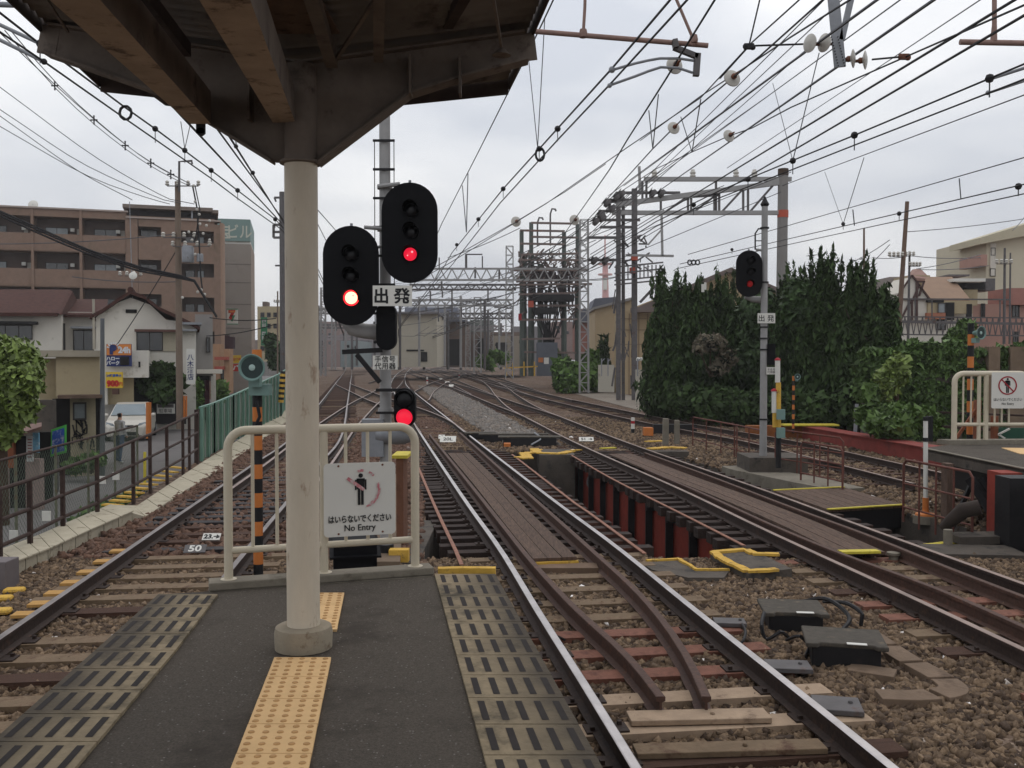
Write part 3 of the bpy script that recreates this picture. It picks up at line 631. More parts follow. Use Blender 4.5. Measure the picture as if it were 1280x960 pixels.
# moss/dark gap marks are in the materials
# ------------------------------------------------------------------ railing with sign
rl = empty('platform_railing', (a0+a1)/2+Vector((0, 0, .05)), 'cream tube railing closing the end of the near platform', 'railing')
k0 = a0+kn*.09+kd*.13+Vector((0, 0, .05)); k1 = a1+kn*.09-kd*.12+Vector((0, 0, .05)); H = 1.02
def arch(b, p, q, r, h, rad=.12, bot=.0):
    u = (q-p).normalized(); pts = [p+Vector((0, 0, bot)), p+Vector((0, 0, h-rad))]
    for k in range(1, 7):
        t_ = math.pi/2*k/6; pts.append(p+u*(rad-rad*math.cos(t_))+Vector((0, 0, h-rad+rad*math.sin(t_))))
    for k in range(0, 7):
        t_ = math.pi/2*k/6; pts.append(q-u*(rad-rad*math.sin(t_))+Vector((0, 0, h-rad+rad*math.cos(t_))))
    pts.append(q+Vector((0, 0, bot))); b.tube(pts, r, 12)
b = MB(); arch(b, k0, k1, .0305, H); b.build('frame_tube', M_cream, rl)
km = k0.lerp(k1, .497); b = MB(); b.tube([km, km+Vector((0, 0, H-.02))], .029, 12); b.build('post', M_cream, rl)
b = MB(); b.tube([k0+Vector((0, 0, .2)), k1+Vector((0, 0, .2))], .024, 10); b.build('lower_rail', M_cream, rl)
for f in (.125, .25, .375, .615, .735, .86):
    p = k0.lerp(k1, f); b = MB(); b.tube([p+Vector((0, 0, .2)), p+Vector((0, 0, H-.01))], .0125, 8); b.build('baluster', M_cream, rl)
b = MB(); kc = k0.lerp(k1, .31); b.tube([kc+Vector((0, 0, H)), kc+kd*.05+Vector((0, 0, H))], .034, 12); b.build('joint_sleeve', M_rustc, rl)
for f in (0, .497, 1):
    p = k0.lerp(k1, f); b = MB(); b.lathe(p, [(.055, 0), (.055, .008), (.036, .012)], n=12); b.build('post_foot', M_cream, rl)
# sign
yaw = math.atan2(kd.y, kd.x)
sc_ = Q(450, 624, 6.5); fr = (k0.lerp(k1, .7)).y-.075; sc_ = Q(450, 624, fr)
def rrect(b, c, w, h, rad, th, yaw, mi=0, n=5):
    u = Vector((math.cos(yaw), math.sin(yaw), 0)); nrm = Vector((-math.sin(yaw), math.cos(yaw), 0)); pts = []
    for (sx, sy, a0_) in ((1, 1, 0), (-1, 1, 90), (-1, -1, 180), (1, -1, 270)):
        for k in range(n+1):
            t_ = math.radians(a0_+90*k/n); pts.append(c+u*(sx*(w/2-rad)+rad*math.cos(t_))+Vector((0, 0, sy*(h/2-rad)+rad*math.sin(t_))))
    b.prism(pts, nrm*th, mi)
def pictogram(parent, c, yaw, s, mi_ink, m_ring, faded=False):
    u = Vector((math.cos(yaw), math.sin(yaw), 0)); n = Vector((math.sin(yaw), -math.cos(yaw), 0)); z = Vector((0, 0, 1))
    b = MB(); q = c+n*.003
    def disc(cc, r, k=18): b.prism([cc+u*(r*math.cos(2*math.pi*i/k))+z*(r*math.sin(2*math.pi*i/k)) for i in range(k)], n*.001)
    def rect(x0, z0, x1, z1): b.prism([q+u*x0*s+z*z0*s, q+u*x1*s+z*z0*s, q+u*x1*s+z*z1*s, q+u*x0*s+z*z1*s], n*.001)
    disc(q+z*.41*s, .068*s); rect(-.115, -.0, .115, .28); disc(q+z*.275*s-u*.075*s, .05*s); disc(q+z*.275*s+u*.075*s, .05*s)
    rect(-.175, -.02, -.125, .29); rect(.125, -.02, .175, .29); rect(-.09, -.48, -.012, .05); rect(.012, -.48, .09, .05); rect(-.125, .26, .125, .325)
    b.build('pictogram', mi_ink, parent)
    r_ = MB(); R0 = .60*s; q2 = c+n*.0055
    segs = 40; on = (lambda a: (a < 30 or a > 200) if not faded else (280 < a or a < 15 or 40 < a < 62 or 78 < a < 95)) if faded else (lambda a: True)
    for i in range(segs):
        a = 360*i/segs
        if not on(a): continue
        t0, t1 = math.radians(a), math.radians(a+360/segs+.5); ri = R0*(.86 if not faded else random.uniform(.84, .9)); ro = R0*(1 if not faded else random.uniform(.96, 1.02))
        r_.prism([q2+u*ri*math.cos(t0)+z*ri*math.sin(t0), q2+u*ro*math.cos(t0)+z*ro*math.sin(t0), q2+u*ro*math.cos(t1)+z*ro*math.sin(t1), q2+u*ri*math.cos(t1)+z*ri*math.sin(t1)], n*.001)
    e = R0*.9*.707; a_, b_ = (q2-u*e+z*e, q2+u*e-z*e) if not faded else (q2-u*e*1.05+z*e*.9, q2+u*e*.25-z*e*.05)
    d_ = (b_-a_).normalized(); nn = d_.cross(n)*(.04*s if not faded else .05*s); r_.build('prohibition_ring', m_ring, parent); r_ = MB(); r_.prism([a_-nn, b_-nn, b_+nn, a_+nn], n*.001); r_.build('prohibition_bar', m_ring, parent)
M_picink = M_ink
sg = empty('no_entry_sign', sc_, 'white no entry sign with faded pink ring on the near railing', 'sign')
b = MB(); rrect(b, sc_, .505, .515, .03, .004, yaw); b.build('sign_plate', M_white, sg)
nf = Vector((math.sin(yaw), -math.cos(yaw), 0))
pictogram(sg, sc_+Vector((kd.x*.005, 0, .072)), yaw, .232, M_ink, M_faded, faded=True)
textmesh('はいらないでください', .058, sc_+nf*.004+Vector((0, 0, -.135)), M_ink, sg, sx=.78, yaw=yaw, bold=.0012, spacing=.98)
textmesh('No Entry', .062, sc_+nf*.004+Vector((0, 0, -.205)), M_ink, sg, sx=.95, yaw=yaw, bold=.0005)
b = MB()
for sx_ in (-.15, .16):
    for sz in (-.238, .238): b.lathe(sc_+kd*sx_+Vector((0, 0, sz))+nf*.001, [(.008, 0), (.006, .004)], axis=nf, n=8)
b.build('bolt', M_rustc, sg)
# ================================================================== CANOPY COLUMN + CANOPY
cx, cy = -1.125, 5.06
co = empty('canopy_column', (cx, cy, ZP), 'cream round steel column on a concrete foot, holding the platform canopy', 'column')
b = MB(); b.tube([(cx, cy, ZP+.1), (cx, cy, 3.45)], .0875, 32, smooth=True); b.build('shaft', M_column, co); b = MB(); b.tube([(cx, cy, 3.45), (cx, cy, 3.96)], .0875, 32, smooth=True); b.build('column_head', M_gird, co)
b = MB(); b.lathe((cx, cy, ZP), [(.152, 0), (.155, .085), (.148, .115), (.135, .122), (.09, .124)], n=32); b.build('foot', mat('col_foot', S(160, 148, 128), .85, 0, .12, 7, S(112, 92, 72), .35, 9, bump=.25), co)
b = MB(); b.lathe((cx, cy, 3.44), [(.092, 0), (.112, .004), (.112, .016), (.092, .02)], n=24); b.build('collar', M_gird, co)
can = empty('platform_canopy', (cx, cy, 3.4), 'dark underside of the corrugated platform canopy with tan beams', 'canopy')
ax = lambda y: cx-.128*(y-cy)
def girder_pts(Y):
    pxs = [(58, 68), (197, 116), (268, 158), (341, 203), (398, 206), (513, 119), (575, 99), (660, 76), (656, 42), (500, 64), (378, 80), (250, 60), (64, 33)]
    return [Q(x, y, Y) for x, y in pxs]
gp = girder_pts(5.06)
b = MB(); b.prism([p+Vector((0, -.004, 0)) for p in gp], (0, .01, 0)); b.build('cross_girder', M_gird, can)
b = MB()
for i in range(0, 3): b.bar(gp[i], gp[i+1], .11, .012)
for i in range(4, 7): b.bar(gp[i], gp[i+1], .11, .012)
for i in range(8, 12): b.bar(gp[i], gp[i+1], .10, .012)
b.bar(gp[7], gp[8], .1, .012); b.bar(gp[12], gp[0], .1, .012); b.build('girder_flange', M_gird, can)
for x in (513, 575, 372-60): 
    lo_ = Q(x, 118 if x > 500 else 150, 5.0); b = MB(); b.bar(Vector((lo_.x, 5.02, lo_.z)), Vector((lo_.x, 5.02, 4.0)), .012, .09); b.build('girder_stiffener', M_gird, can)
# roof sheet: corrugated, butterfly section
def zr(dx): return 4.03+.125*abs(dx)
rv = []; rf = []; ys = np.arange(-4.5, 6.06, .025); xsn = np.linspace(-1.36, 1.22, 9)
for y in ys:
    for dx in xsn: rv.append((ax(y)+dx, y, zr(dx)+.012*math.sin(2*math.pi*y/.1)))
m_ = len(xsn)
for i in range(len(ys)-1):
    for j in range(m_-1): rf.append((i*m_+j, i*m_+j+1, (i+1)*m_+j+1, (i+1)*m_+j))
n_ = len(rv); rv2 = rv+[(x, y, z+.012) for x, y, z in rv]
b = MB(); b.add(rv2, rf+[tuple(n_+k for k in f[::-1]) for f in rf]); b.build('roof_sheet', M_roofu, can, fix=False)
# edge fascias
b = MB()
for dx, zz in ((-1.37, .02), (1.23, .02)):
    b.prism([(ax(-4.5)+dx, -4.5, zr(dx)-.06), (ax(6.07)+dx, 6.07, zr(dx)-.06), (ax(6.07)+dx, 6.07, zr(dx)+.09), (ax(-4.5)+dx, -4.5, zr(dx)+.09)], (.012 if dx > 0 else -.012, 0, 0))
b.build('side_fascia', M_fascia, can)
b = MB(); e = 6.06
b.prism([(ax(e)-1.37, e, zr(1.37)-.09), (ax(e), e, zr(0)-.06), (ax(e)+1.23, e, zr(1.23)-.09), (ax(e)+1.23, e, zr(1.23)+.07), (ax(e), e, zr(0)+.06), (ax(e)-1.37, e, zr(1.37)+.07)], (0, .015, 0)); b.build('end_fascia', M_fascia, can)
b = MB(); b.box((ax(5.8)-.62, 5.86, 4.0), (.7, .3, .07), ry=.12); b.build('end_board', M_fascia, can)
# longitudinal beams (tan), taper a little towards the camera
def tbeam(p0, w0, p1, w1, h, name='long_beam'):
    b = MB(); d = Vector((p1-p0)); vs = []
    for p, w_ in ((p0, w0), (p1, w1)):
        for sx in (-.5, .5):
            for z in (0, h): vs.append(p+Vector((sx*w_, 0, z)))
    b.add(vs, [(0,1,3,2),(4,6,7,5),(0,2,6,4),(1,5,7,3)]); b.add(vs, [(0,4,5,1),(2,3,7,6)], 1); return b.build(name, [M_beam, M_gird], can)  # side faces take the darker girder colour as painted shade, underside stays tan
def ext(p0, p1, f): return p0+(p1-p0)*f
p0, p1 = Q(251, 155, 5.0), Q(93.5, 0, 3.0); tbeam(p0, .108, ext(p0, p1, 2.6), .24, .17)
p0, p1 = Q(355, 153, 5.0), Q(281, 0, 3.1); tbeam(p0, .118, ext(p0, p1, 2.6), .24, .17)
b = MB(); p0 = Q(251, 160, 5.02); b.box(p0+Vector((0, .0, .0)), (.045, .02, .06)); b.lathe(p0+Vector((0, -.01, -.02)), [(.022, 0), (.022, .02)], axis=(0, 1, 0), n=10); b.build('hanger_lug', M_black, can)
for (a, ya, c_, yc, w_, m) in (((415, 78), 4.9, (385, -20), 3.9, .06, M_gird), ((473, 72), 4.9, (474, -20), 3.9, .05, M_gird), ((230, 62), 4.9, (150, -40), 3.6, .07, M_fascia), ((415, 82), 4.9, (475, -10), 4.0, .016, M_gird), ((627, 60), 4.95, (616, -6), 4.1, .014, M_gird), ((85, 40), 4.95, (52, -10), 4.2, .012, M_gird), ((560, 30), 4.95, (600, -40), 3.9, .05, M_fascia)):
    b = MB(); b.bar(Q(*a, ya), Q(*c_, yc), w_); b.build('brace', m, can)
b = MB()
for f in range(4):
    y = 4.4-.62*f; b.box((ax(y)+.02, y, 3.99), (.36, .5, .012), rx=.03)
b.build('ceiling_panel', mat('panel_old', S(120, 98, 82), .85, 0, .35, 4, S(58, 44, 38), .45, 9), can)
b = MB(); b.lathe(Q(627, 62, 4.95), [(.05, -.03), (.02, .0), (.0, .01)], n=12); b.build('lamp_rose', M_gird, can)
# ================================================================== SIGNALS
def capsule(b, c, w, h, th, yaw=0, mi=0, n=16, back=False):
    u = Vector((math.cos(yaw), math.sin(yaw), 0)); nn = Vector((-math.sin(yaw), math.cos(yaw), 0)); r = w/2; pts = []
    for k in range(n+1):
        t_ = math.pi*k/n; pts.append(c+u*r*math.cos(t_)+Vector((0, 0, h/2-r+r*math.sin(t_))))
    for k in range(n+1):
        t_ = math.pi+math.pi*k/n; pts.append(c+u*r*math.cos(t_)+Vector((0, 0, -h/2+r+r*math.sin(t_))))
    b.prism(pts, nn*th, mi)
def hood(b, c, r, ln, mi=0, n=14):
    # half-open visor above a lens, pointing to the camera (-Y)
    vs = []; fs = []
    for j, y in enumerate((0, -ln)):
        for k in range(n+1):
            a = math.radians(-20+220*k/n); rr = r*(1-.06*j)
            if j == 1: y_ = y*(.55+.45*math.sin(max(0, math.radians(180*k/n)))) 
            else: y_ = y
            vs.append(c+Vector((rr*math.cos(a), y_, rr*math.sin(a)))); 
    for k in range(n): fs.append((k, k+1, n+1+k+1, n+1+k))
    m0 = len(vs); vs2 = [v+Vector((0, 0, .004)) for v in vs]; b.add(vs+vs2, fs+[tuple(m0+i for i in f[::-1]) for f in fs], mi)
def head(parent_label, px, py, Y, wpx, hpx, lamps, lit, label, group=None, name='oval_signal', lampr=.088, mat_lit=None):
    c = Q(px, py, Y); k = Y/F; w, h = wpx*k, hpx*k
    r = empty(name, c-Vector((0, 0, h/2)), label, 'signal', group)
    b = MB(); capsule(b, c, w, h, .012); b.build('backboard', M_blacks, r)
    b = MB(); capsule(b, c+Vector((0, .012, 0)), w*.45, h*.7, .16); b.build('lamp_case', M_blacks, r)
    b = MB(); b.tube([c+Vector((0, .05, h/2-.02)), c+Vector((0, .05, h/2+.035))], .018, 8); b.build('finial', M_galv, r)
    for i, (lx, ly) in enumerate(lamps):
        lc = Q(lx, ly, Y)+Vector((0, -.004, 0))
        b = MB(); b.lathe(lc, [(lampr*1.12, .0), (lampr*1.12, -.02), (lampr, -.02), (lampr*.6, -.012)], axis=(0, 1, 0), n=24); b.build('lamp_bezel', M_hood, r)
        b = MB(); b.lathe(lc+Vector((0, -.016, 0)), [(lampr*.96, .0), (lampr*.85, -.012), (lampr*.55, -.024), (lampr*.2, -.03)], axis=(0, 1, 0), n=24)
        b.build('lamp_lens', (mat_lit or M_redon) if i == lit else M_lens, r)
        if i == lit and mat_lit is not M_reddim: b = MB(); b.ball(lc+Vector((lampr*.3, -.045, lampr*.3)), lampr*.16, n=8); b.ball(lc+Vector((-lampr*.35, -.042, -lampr*.2)), lampr*.1, n=8); b.build('lens_glint', M_glint, r)  # small glowing balls act as painted highlights on the lit lens
        if mat_lit is M_redhot and i == lit: b = MB(); b.lathe(lc+Vector((0, -.021, 0)), [(lampr*1.13, 0), (lampr*1.0, -.006), (lampr*.93, -.004)], axis=(0, 1, 0), n=24); b.build('lamp_halo', M_redhalo, r)  # glowing ring stands in for the red glare halo around the hot lamp
        b = MB(); hood(b, lc+Vector((0, -.02, 0)), lampr*1.15, .19 if i != lit else .14); b.build('lamp_hood', M_hood, r)
    return r
YM = 12.0
ms = empty('signal_mast', (Q(483, 700, YM).x, YM+.2, -.2), 'tall grey signal mast behind the near railing, carrying two red oval signals', 'signal mast')
b = MB(); xm = Q(483, 700, YM+.25); ztop = Q(483, 150, YM+.25).z+.6; mx = Q(482, 500, YM+.25).x
b.tube([(mx, YM+.25, -.2), (mx, YM+.25, ztop)], [.078, .07], 20); b.build('mast_tube', M_mast, ms)
b = MB(); b.lathe((mx, YM+.25, -.2), [(.1, 0), (.1, .2)], n=20); b.build('black_band', M_tapeb, ms)
lad = MB()
zs_ = [Q(0, y, YM+.3).z for y in (170, 210, 245, 281)]
for sx in (-1, 1):
    xo = mx+sx*.125; lad.tube([(xo, YM+.2, Q(0, 430, YM).z), (xo, YM+.2, Q(0, 170, YM).z)], .006, 6)
for y in np.arange(172, 430, 36.5):
    z = Q(0, y, YM).z; lad.bar((mx-.14, YM+.16, z), (mx+.14, YM+.16, z), .02, .03)
lad.build('ladder', M_black, ms)
for (xa, ya, xb, yb, r) in ((455, 284, 480, 286, .025), (472, 233, 500, 230, .028), (497, 300, 470, 310, .02)):
    b = MB(); b.tube([Q(xa, ya, YM+.12), Q(xb, yb, YM+.16)], r, 8); b.build('bracket', M_mast, ms)
for y in (232, 286, 380, 516, 402): b = MB(); b.lathe((mx, YM+.25, Q(0, y, YM).z), [(.1, 0), (.1, .05)], n=14); b.build('clamp_band', M_mast, ms)
b = MB(); b.tube([Q(428, 402, YM+.13), Q(440, 410, YM+.15), Q(456, 414, YM+.18), Q(482, 416, YM+.22)], [.035, .10, .1, .105], 14); b.build('counterweight_arm', M_mast, ms)
for p_, q_, w_, h_ in (((428, 440), (478, 437.5), .05, .06), ((446, 443), (475, 478), .05, .06), ((470, 487.5), (503, 487.5), .05, .04), ((470, 516), (500, 516), .04, .03)): b = MB(); b.bar(Q(*p_, YM+.1), Q(*q_, YM+.1), w_, h_); b.build('support_bracket', M_black, ms)
head(0, 512, 291, YM-.15, 70, 125, [(514, 262.5), (514, 290), (513, 318)], 2, 'upper right oval red signal on the near mast')
head(0, 438.7, 344.5, YM-.1, 70, 124, [(439, 318), (439, 345), (439.5, 372.5)], 2, 'lower left oval signal glowing brightest red on the near mast', mat_lit=M_redhot)
r = empty('route_indicator', Q(482, 436, YM-.02), 'narrow unlit black signal box under the white departure plate', 'signal'); b = MB(); capsule(b, Q(482.3, 408, YM-.02), .25, .6, .16); b.build('case', M_blacks, r)
# shunt signal
c = Q(505.5, 510, YM-.1); r = empty('shunt_signal', c-Vector((0, 0, .27)), 'small two-lamp signal with red light low on the near mast', 'signal')
b = MB(); capsule(b, c, .265, .50, .2); b.build('case', M_blacks, r)
for i, (y, m) in enumerate(((499, M_lens), (521.5, M_redon))):
    lc = Q(505.5, y, YM-.1); b = MB(); b.lathe(lc+Vector((0, -.004, 0)), [(.105, 0), (.098, -.02), (.06, -.035), (.02, -.04)], axis=(0, 1, 0), n=24); b.build('lamp_lens', m, r)
    b = MB(); hood(b, lc+Vector((0, -.004, 0)), .118, .1); b.build('lamp_hood', M_hood, r)
def textsign(label, x0, y0, x1, y1, Y, body, size, sx=1, bold=.003, spacing=1., line=1., cat='sign', m=None, mt=None, th=.006, yaw=0, name='sign'):
    c = (Q(x0, y0, Y)+Q(x1, y1, Y))/2; w = (x1-x0)*Y/F; h = (y1-y0)*Y/F
    r = empty(name, c-Vector((0, 0, h/2)), label, cat); b = MB(); b.box(c, (w, th, h)); b.build('sign_plate', m or M_white, r)
    if body: textmesh(body, size, c+Vector((0, -th/2-.002, 0)), mt or M_ink, r, sx=sx, bold=bold, spacing=spacing, line=line)
    return r
textsign('white departure plate with two black characters on the near mast', 466, 357, 515, 382.5, YM-.22, '出 発', .2, spacing=1.0, bold=.006, name='name_plate')
textsign('small white plate with two lines of black characters low on the near mast', 466, 444.5, 497, 462, YM-.05, '手信号\n代用器', .088, spacing=1.05, line=1.0, bold=.0012, name='name_plate')
b = MB(); p = Q(494, 543, 12.2); b.lathe(p, [(.06, -.25), (.12, -.24), (.13, -.1), (.13, .12), (.09, .22)], axis=(1, 0, 0), n=18); b.bb(p.x-.42, 12.1, p.z-.28, p.x-.14, 12.3, p.z+.2); b.build('point_motor_case', M_galv, label='round grey motor casing behind the railing at the mast foot', cat='motor')
b = MB(); b.box(Q(443, 692, 9.5), (.42, .6, .3), rz=.2); b.box(Q(443, 684, 9.5), (.5, .7, .02), rz=.2, rx=.1); b.build('equipment_box', M_blacks, label='black equipment box with sloped lid under the no entry sign', cat='box')
b = MB(); b.prism([P(462, 712, -.2), P(492, 600, -.2), P(508, 590, -.2), P(500, 712, -.2)], (0, 0, .1)); b.build('cable_duct', mat('duct', S(120, 102, 84), .9, 0, .2, 3), label='narrow concrete cable duct running back from the railing', cat='duct')
bf = empty('trackside_barrier', P(508, 660, -.2), 'brown plank barrier with yellow top at the left brink of the pit', 'barrier')
b = MB(); b.bb(-1.60, 13.0, -.2, -1.50, 13.5, Q(0, 573, 13).z); b.build('plank_panel', mat('barrier_wood', S(120, 82, 62), .85, 0, .25, 4, S(80, 54, 44), .4, 4), bf)
b = MB(); b.bb(-1.66, 12.98, Q(0, 573, 13).z, -1.44, 13.6, Q(0, 571, 13).z+.02); b.build('yellow_cap', M_lemon, bf)
b = MB(); b.box(Q(499, 694, 12.1), (.25, .16, .16)); b.build('yellow_block', M_yellow, bf)
# horn pole (left)
def striped_pole(x, ybase, ytop, Y, wpx, label, stripes, parent=None, group=None, name='striped_pole', zb=-.2, c1=M_orange, c2=M_tapeb, first=1):
    xb = Q(x, ybase, Y).x; r = empty(name, (xb, Y, zb), label, 'pole', group)
    z1 = Q(x, ytop, Y).z; rad = wpx*Y/F/2; n = stripes
    b = MB(); 
    for k in range(n):
        za = zb+(z1-zb)*k/n; zb_ = zb+(z1-zb)*(k+1)/n
        b.tube([(xb, Y, za), (xb, Y, zb_)], rad, 16, mi=(k+first) % 2)
    b.build('pole_shaft', [c1, c2], r); return r, xb, rad, z1
YH = 11.2
hp, xb, rad, z1 = striped_pole(323, 715, 437, YH, 12, 'orange and black taped pole carrying the near horn loudspeaker', 16, zb=-.2, name='speaker_pole')
def horn(px, py, Y, rp, label, yaw=0., col=None):
    c = Q(px, py, Y); R_ = rp*Y/F; r = empty('horn_loudspeaker', c-Vector((0, 0, R_)), label, 'loudspeaker')
    axis = Vector((math.sin(yaw), -math.cos(yaw), 0))
    b = MB(); b.lathe(c, [(R_*.3, -R_*1.5), (R_*.33, -R_*1.0), (R_*.5, -R_*.5), (R_*.96, -R_*.04), (R_*1.0, 0), (R_*.93, .002), (R_*.5, -R_*.42), (R_*.32, -R_*.7)], axis=axis, n=32); b.build('horn_bell', M_teal, r)
    b = MB(); b.lathe(c-axis*R_*.62, [(R_*.50, R_*.12), (R_*.32, 0)], axis=axis, n=24); b.lathe(c, [(R_*.80, -R_*.12), (R_*.48, -R_*.45), (R_*.46, -R_*.45), (R_*.78, -R_*.1)], axis=axis, n=32); b.build('horn_throat', M_teal_d, r)
    b = MB(); b.lathe(c-axis*R_*.12, [(R_*.2, -R_*.5), (R_*.25, 0), (R_*.22, R_*.06), (R_*.1, R_*.1)], axis=axis, n=20); b.build('horn_centre', mat('horn_pale', S(176, 200, 192), .5, 0, .05, 6), r)
    b = MB(); b.box(c-axis*R_*1.0-Vector((0, 0, R_*1.1)), (R_*.8, R_*.8, R_*.7), rz=yaw); b.build('driver_box', M_teal, r)
    return r
horn(314.5, 459.5, YH-.3, 17, 'teal horn loudspeaker facing the camera on the near striped pole')
b = MB(); b.bb(xb-.075, YH-.09, Q(0, 494, YH).z, xb+.16, YH+.06, Q(0, 480, YH).z); b.tube([(xb+.02, YH-.1, Q(0, 500, YH).z), (xb+.06, YH-.12, Q(0, 520, YH).z), (xb-.01, YH-.1, Q(0, 535, YH).z)], .02, 8, mi=1); b.build('speaker_mount', [M_teal, M_tapeb], hp)
# ================================================================== RIGHT SIGNAL
Y2 = 21.5
ms2 = empty('signal_mast', (Q(955, 600, Y2).x, Y2, -.1), 'slim grey signal mast standing before the conifers on the right', 'signal mast')
x2 = Q(955, 400, Y2).x; b = MB(); b.tube([(x2, Y2, 0), (x2, Y2, Q(0, 258, Y2).z)], [.085, .07], 16); b.build('mast_tube', M_mast, ms2)
b = MB(); b.lathe((x2, Y2, Q(0, 258, Y2).z), [(.075, 0), (.1, .05), (.05, .14), (.02, .22)], n=14); b.build('mast_cap', M_black, ms2)
b = MB()
for y in (286, 354, 400, 410, 424, 438, 525): k_ = MB(); k_.lathe((x2, Y2, Q(0, y, Y2).z), [(.1, 0), (.1, .035)], n=14); k_.build('clamp_band', M_black, ms2)
b.tube([(x2, Y2, Q(0, 286, Y2).z), Q(948, 286, Y2), Q(944, 292, Y2), Q(944, 312, Y2)], .018, 8); b.bar(Q(944, 301, Y2), Q(953, 301, Y2), .02); b.build('bracket', M_black, ms2)
b = MB(); b.tube([Q(931, 371, Y2+.1), Q(940, 374, Y2+.1), Q(955, 375, Y2+.1)], [.04, .07, .08], 12); b.tube([Q(945, 312, Y2), Q(955, 313, Y2)], .03, 8); b.build('counterweight_arm', M_mast, ms2)
head(0, 936.5, 342, Y2-.15, 33, 58, [(938, 326), (938, 340), (937, 355)], 2, 'oval signal with dim red light before the conifers', lampr=.075, mat_lit=M_reddim)
textsign('white departure plate with two black characters on the right-hand mast', 947, 391.5, 969, 404, Y2-.12, '出 発', .16, bold=.0015, name='name_plate')
textsign('tiny white plate with two text rows on the right-hand mast', 958, 459, 970, 468, Y2-.1, '手信号\n代用器', .06, line=1.0, bold=.0, name='name_plate')
b = MB(); b.bb(Q(962, 0, Y2).x, Y2-.1, Q(0, 456, Y2).z, Q(971, 0, Y2).x, Y2+.1, Q(0, 430, Y2).z); b.build('case', M_blacks, empty('route_indicator', Q(966, 456, Y2), 'small black indicator box on the right-hand mast', 'signal'))
b = MB(); b.bb(5.3, 21.0, -.12, 6.6, 22.2, .22); b.build('foundation_block', M_conc_d, label='concrete block under the right-hand signal mast', cat='foundation')
ev = empty('emergency_post', Q(972, 590, 20.6), 'white and yellow post with red cap and two grey boxes', 'post')
for nm, m, x, ya, yb, w in (('white_tube', M_white, 972, 450, 478, 6.5), ('yellow_tube', M_yellow, 973, 478, 534, 6.5), ('white_tube', M_white, 967.5, 488, 516, 6), ('yellow_tube', M_yellow, 968.5, 516, 534, 6), ('cable', M_black, 973, 534, 585, 7)):
    b = MB(); b.tube([Q(x, yb, 20.6), Q(x, ya, 20.6)], w*20.6/F/2, 12); b.build(nm, m, ev)
for x, y in ((972, 448.5), (967.5, 487)): b = MB(); b.lathe(Q(x, y+2, 20.6), [(.07, 0), (.06, .03), (.02, .06)], n=12); b.build('red_cap', M_red_s, ev)
for x, y in ((976, 518), (976, 541)): b = MB(); b.box(Q(x, y, 20.4), (.16, .12, .22)); b.build('grey_box', M_teal, ev)
# marker posts
def pole2(label, name, px, yb, Y, parts, cat='post', group=None):
    r = empty(name, Q(px, yb, Y), label, cat, group)
    for nm, m, ya, y2, w, dx in parts:
        b = MB(); b.tube([Q(px+dx, y2, Y), Q(px+dx, ya, Y)], w*Y/F/2, 14); b.build(nm, m, r)
    return r
r = pole2('white post with black bands and orange foot before the right platform', 'marker_post', 1157, 645, 15.7, [('black_cap', M_tapeb, 521, 526, 6.6, 0), ('white_tube', M_white, 526, 547, 5.6, 0), ('black_band', M_tapeb, 547, 552, 6.6, 0), ('white_tube', M_white, 552, 622, 5.6, 0), ('orange_foot', M_orange, 622, 640, 7.5, 0)])
b = MB(); b.lathe(Q(1157, 644, 15.7), [(.17, 0), (.16, .03), (.06, .05), (.05, .1)], n=20); b.build('foot_disc', M_orange, r)
b = MB(); b.box(Q(1162, 536, 15.75), (.06, .12, .42)); b.build('black_board', M_tapeb, r)
b = MB(); b.lathe(Q(1157, 654, 15.7), [(.2, 0), (.2, .13)], n=20); b.build('concrete_base', M_conc, label='round concrete base under the white and orange marker post', cat='base')
pole2('short white post with red band and rounded top beside the siding', 'marker_post', 791, 540, 27, [('black_foot', M_tapeb, 536, 541, 4.5, 0), ('white_tube', M_white, 522, 536, 4.6, 0), ('red_band', M_red_s, 526, 529.5, 5, 0)])
for x, yb, ya, lb in ((534, 480, 471, 'tiny red and white post beside the grey ballast, far up the yard'), (574, 472, 466, 'tiny red and white post farthest up the yard')):
    Y = P(x, yb, -.2).y; pole2(lb, 'marker_post', x, yb, Y, [('white_tube', M_white, ya, yb, 2.2, 0), ('red_band', M_red_s, (ya+yb)/2-1, (ya+yb)/2+1, 2.4, 0)])
for x, w, ya, yb, lb in ((832, 7, 523, 556, 'taller square concrete stub post behind the yellow kerb'), (846, 6, 525, 555, 'shorter worn concrete stub post behind the yellow kerb')):
    b = MB(); b.box((Q(x, yb, 25.2)+Q(x, ya, 25.2))/2, (w*25.2/F, .16, (yb-ya)*25.2/F), rx=.02); b.build('stub_post', M_conc, label=lb, cat='post', bevel=.01)
b = MB(); p = P(1117, 703, -.2); b.lathe(p, [(.06, 0), (.06, .09), (.085, .1), (.085, .13)], n=16); b.build('stub_bollard', M_conc, label='tiny round concrete stub between the right-hand rails', cat='bollard')
b = MB(); b.tube([P(1068, 556, -.2), Q(1071, 505, P(1068, 556, -.2).y)], .055, 10); b.build('white_post', M_galv, label='slightly leaning plain grey-white post beside the red girder wall', cat='post')
striped_pole(991.5, 531, 470, 27, 3.2, 'thin weathered striped pole in the shade of the conifers', 12, name='striped_pole', zb=.3)
horn(997, 471, 26.9, 4, 'small teal horn in the shade of the conifers')
b = MB()
p0, p1 = Q(812, 478, 42), P(828, 508, -.2); n = 10
for k in range(n): b.tube([p0.lerp(p1, k/n), p0.lerp(p1, (k+1)/n)], .05, 8, mi=k % 2)
b.build('guy_guard', [M_yellow, M_tapeb], label='slanting yellow and black guy wire guard by the white wall', cat='guy guard')
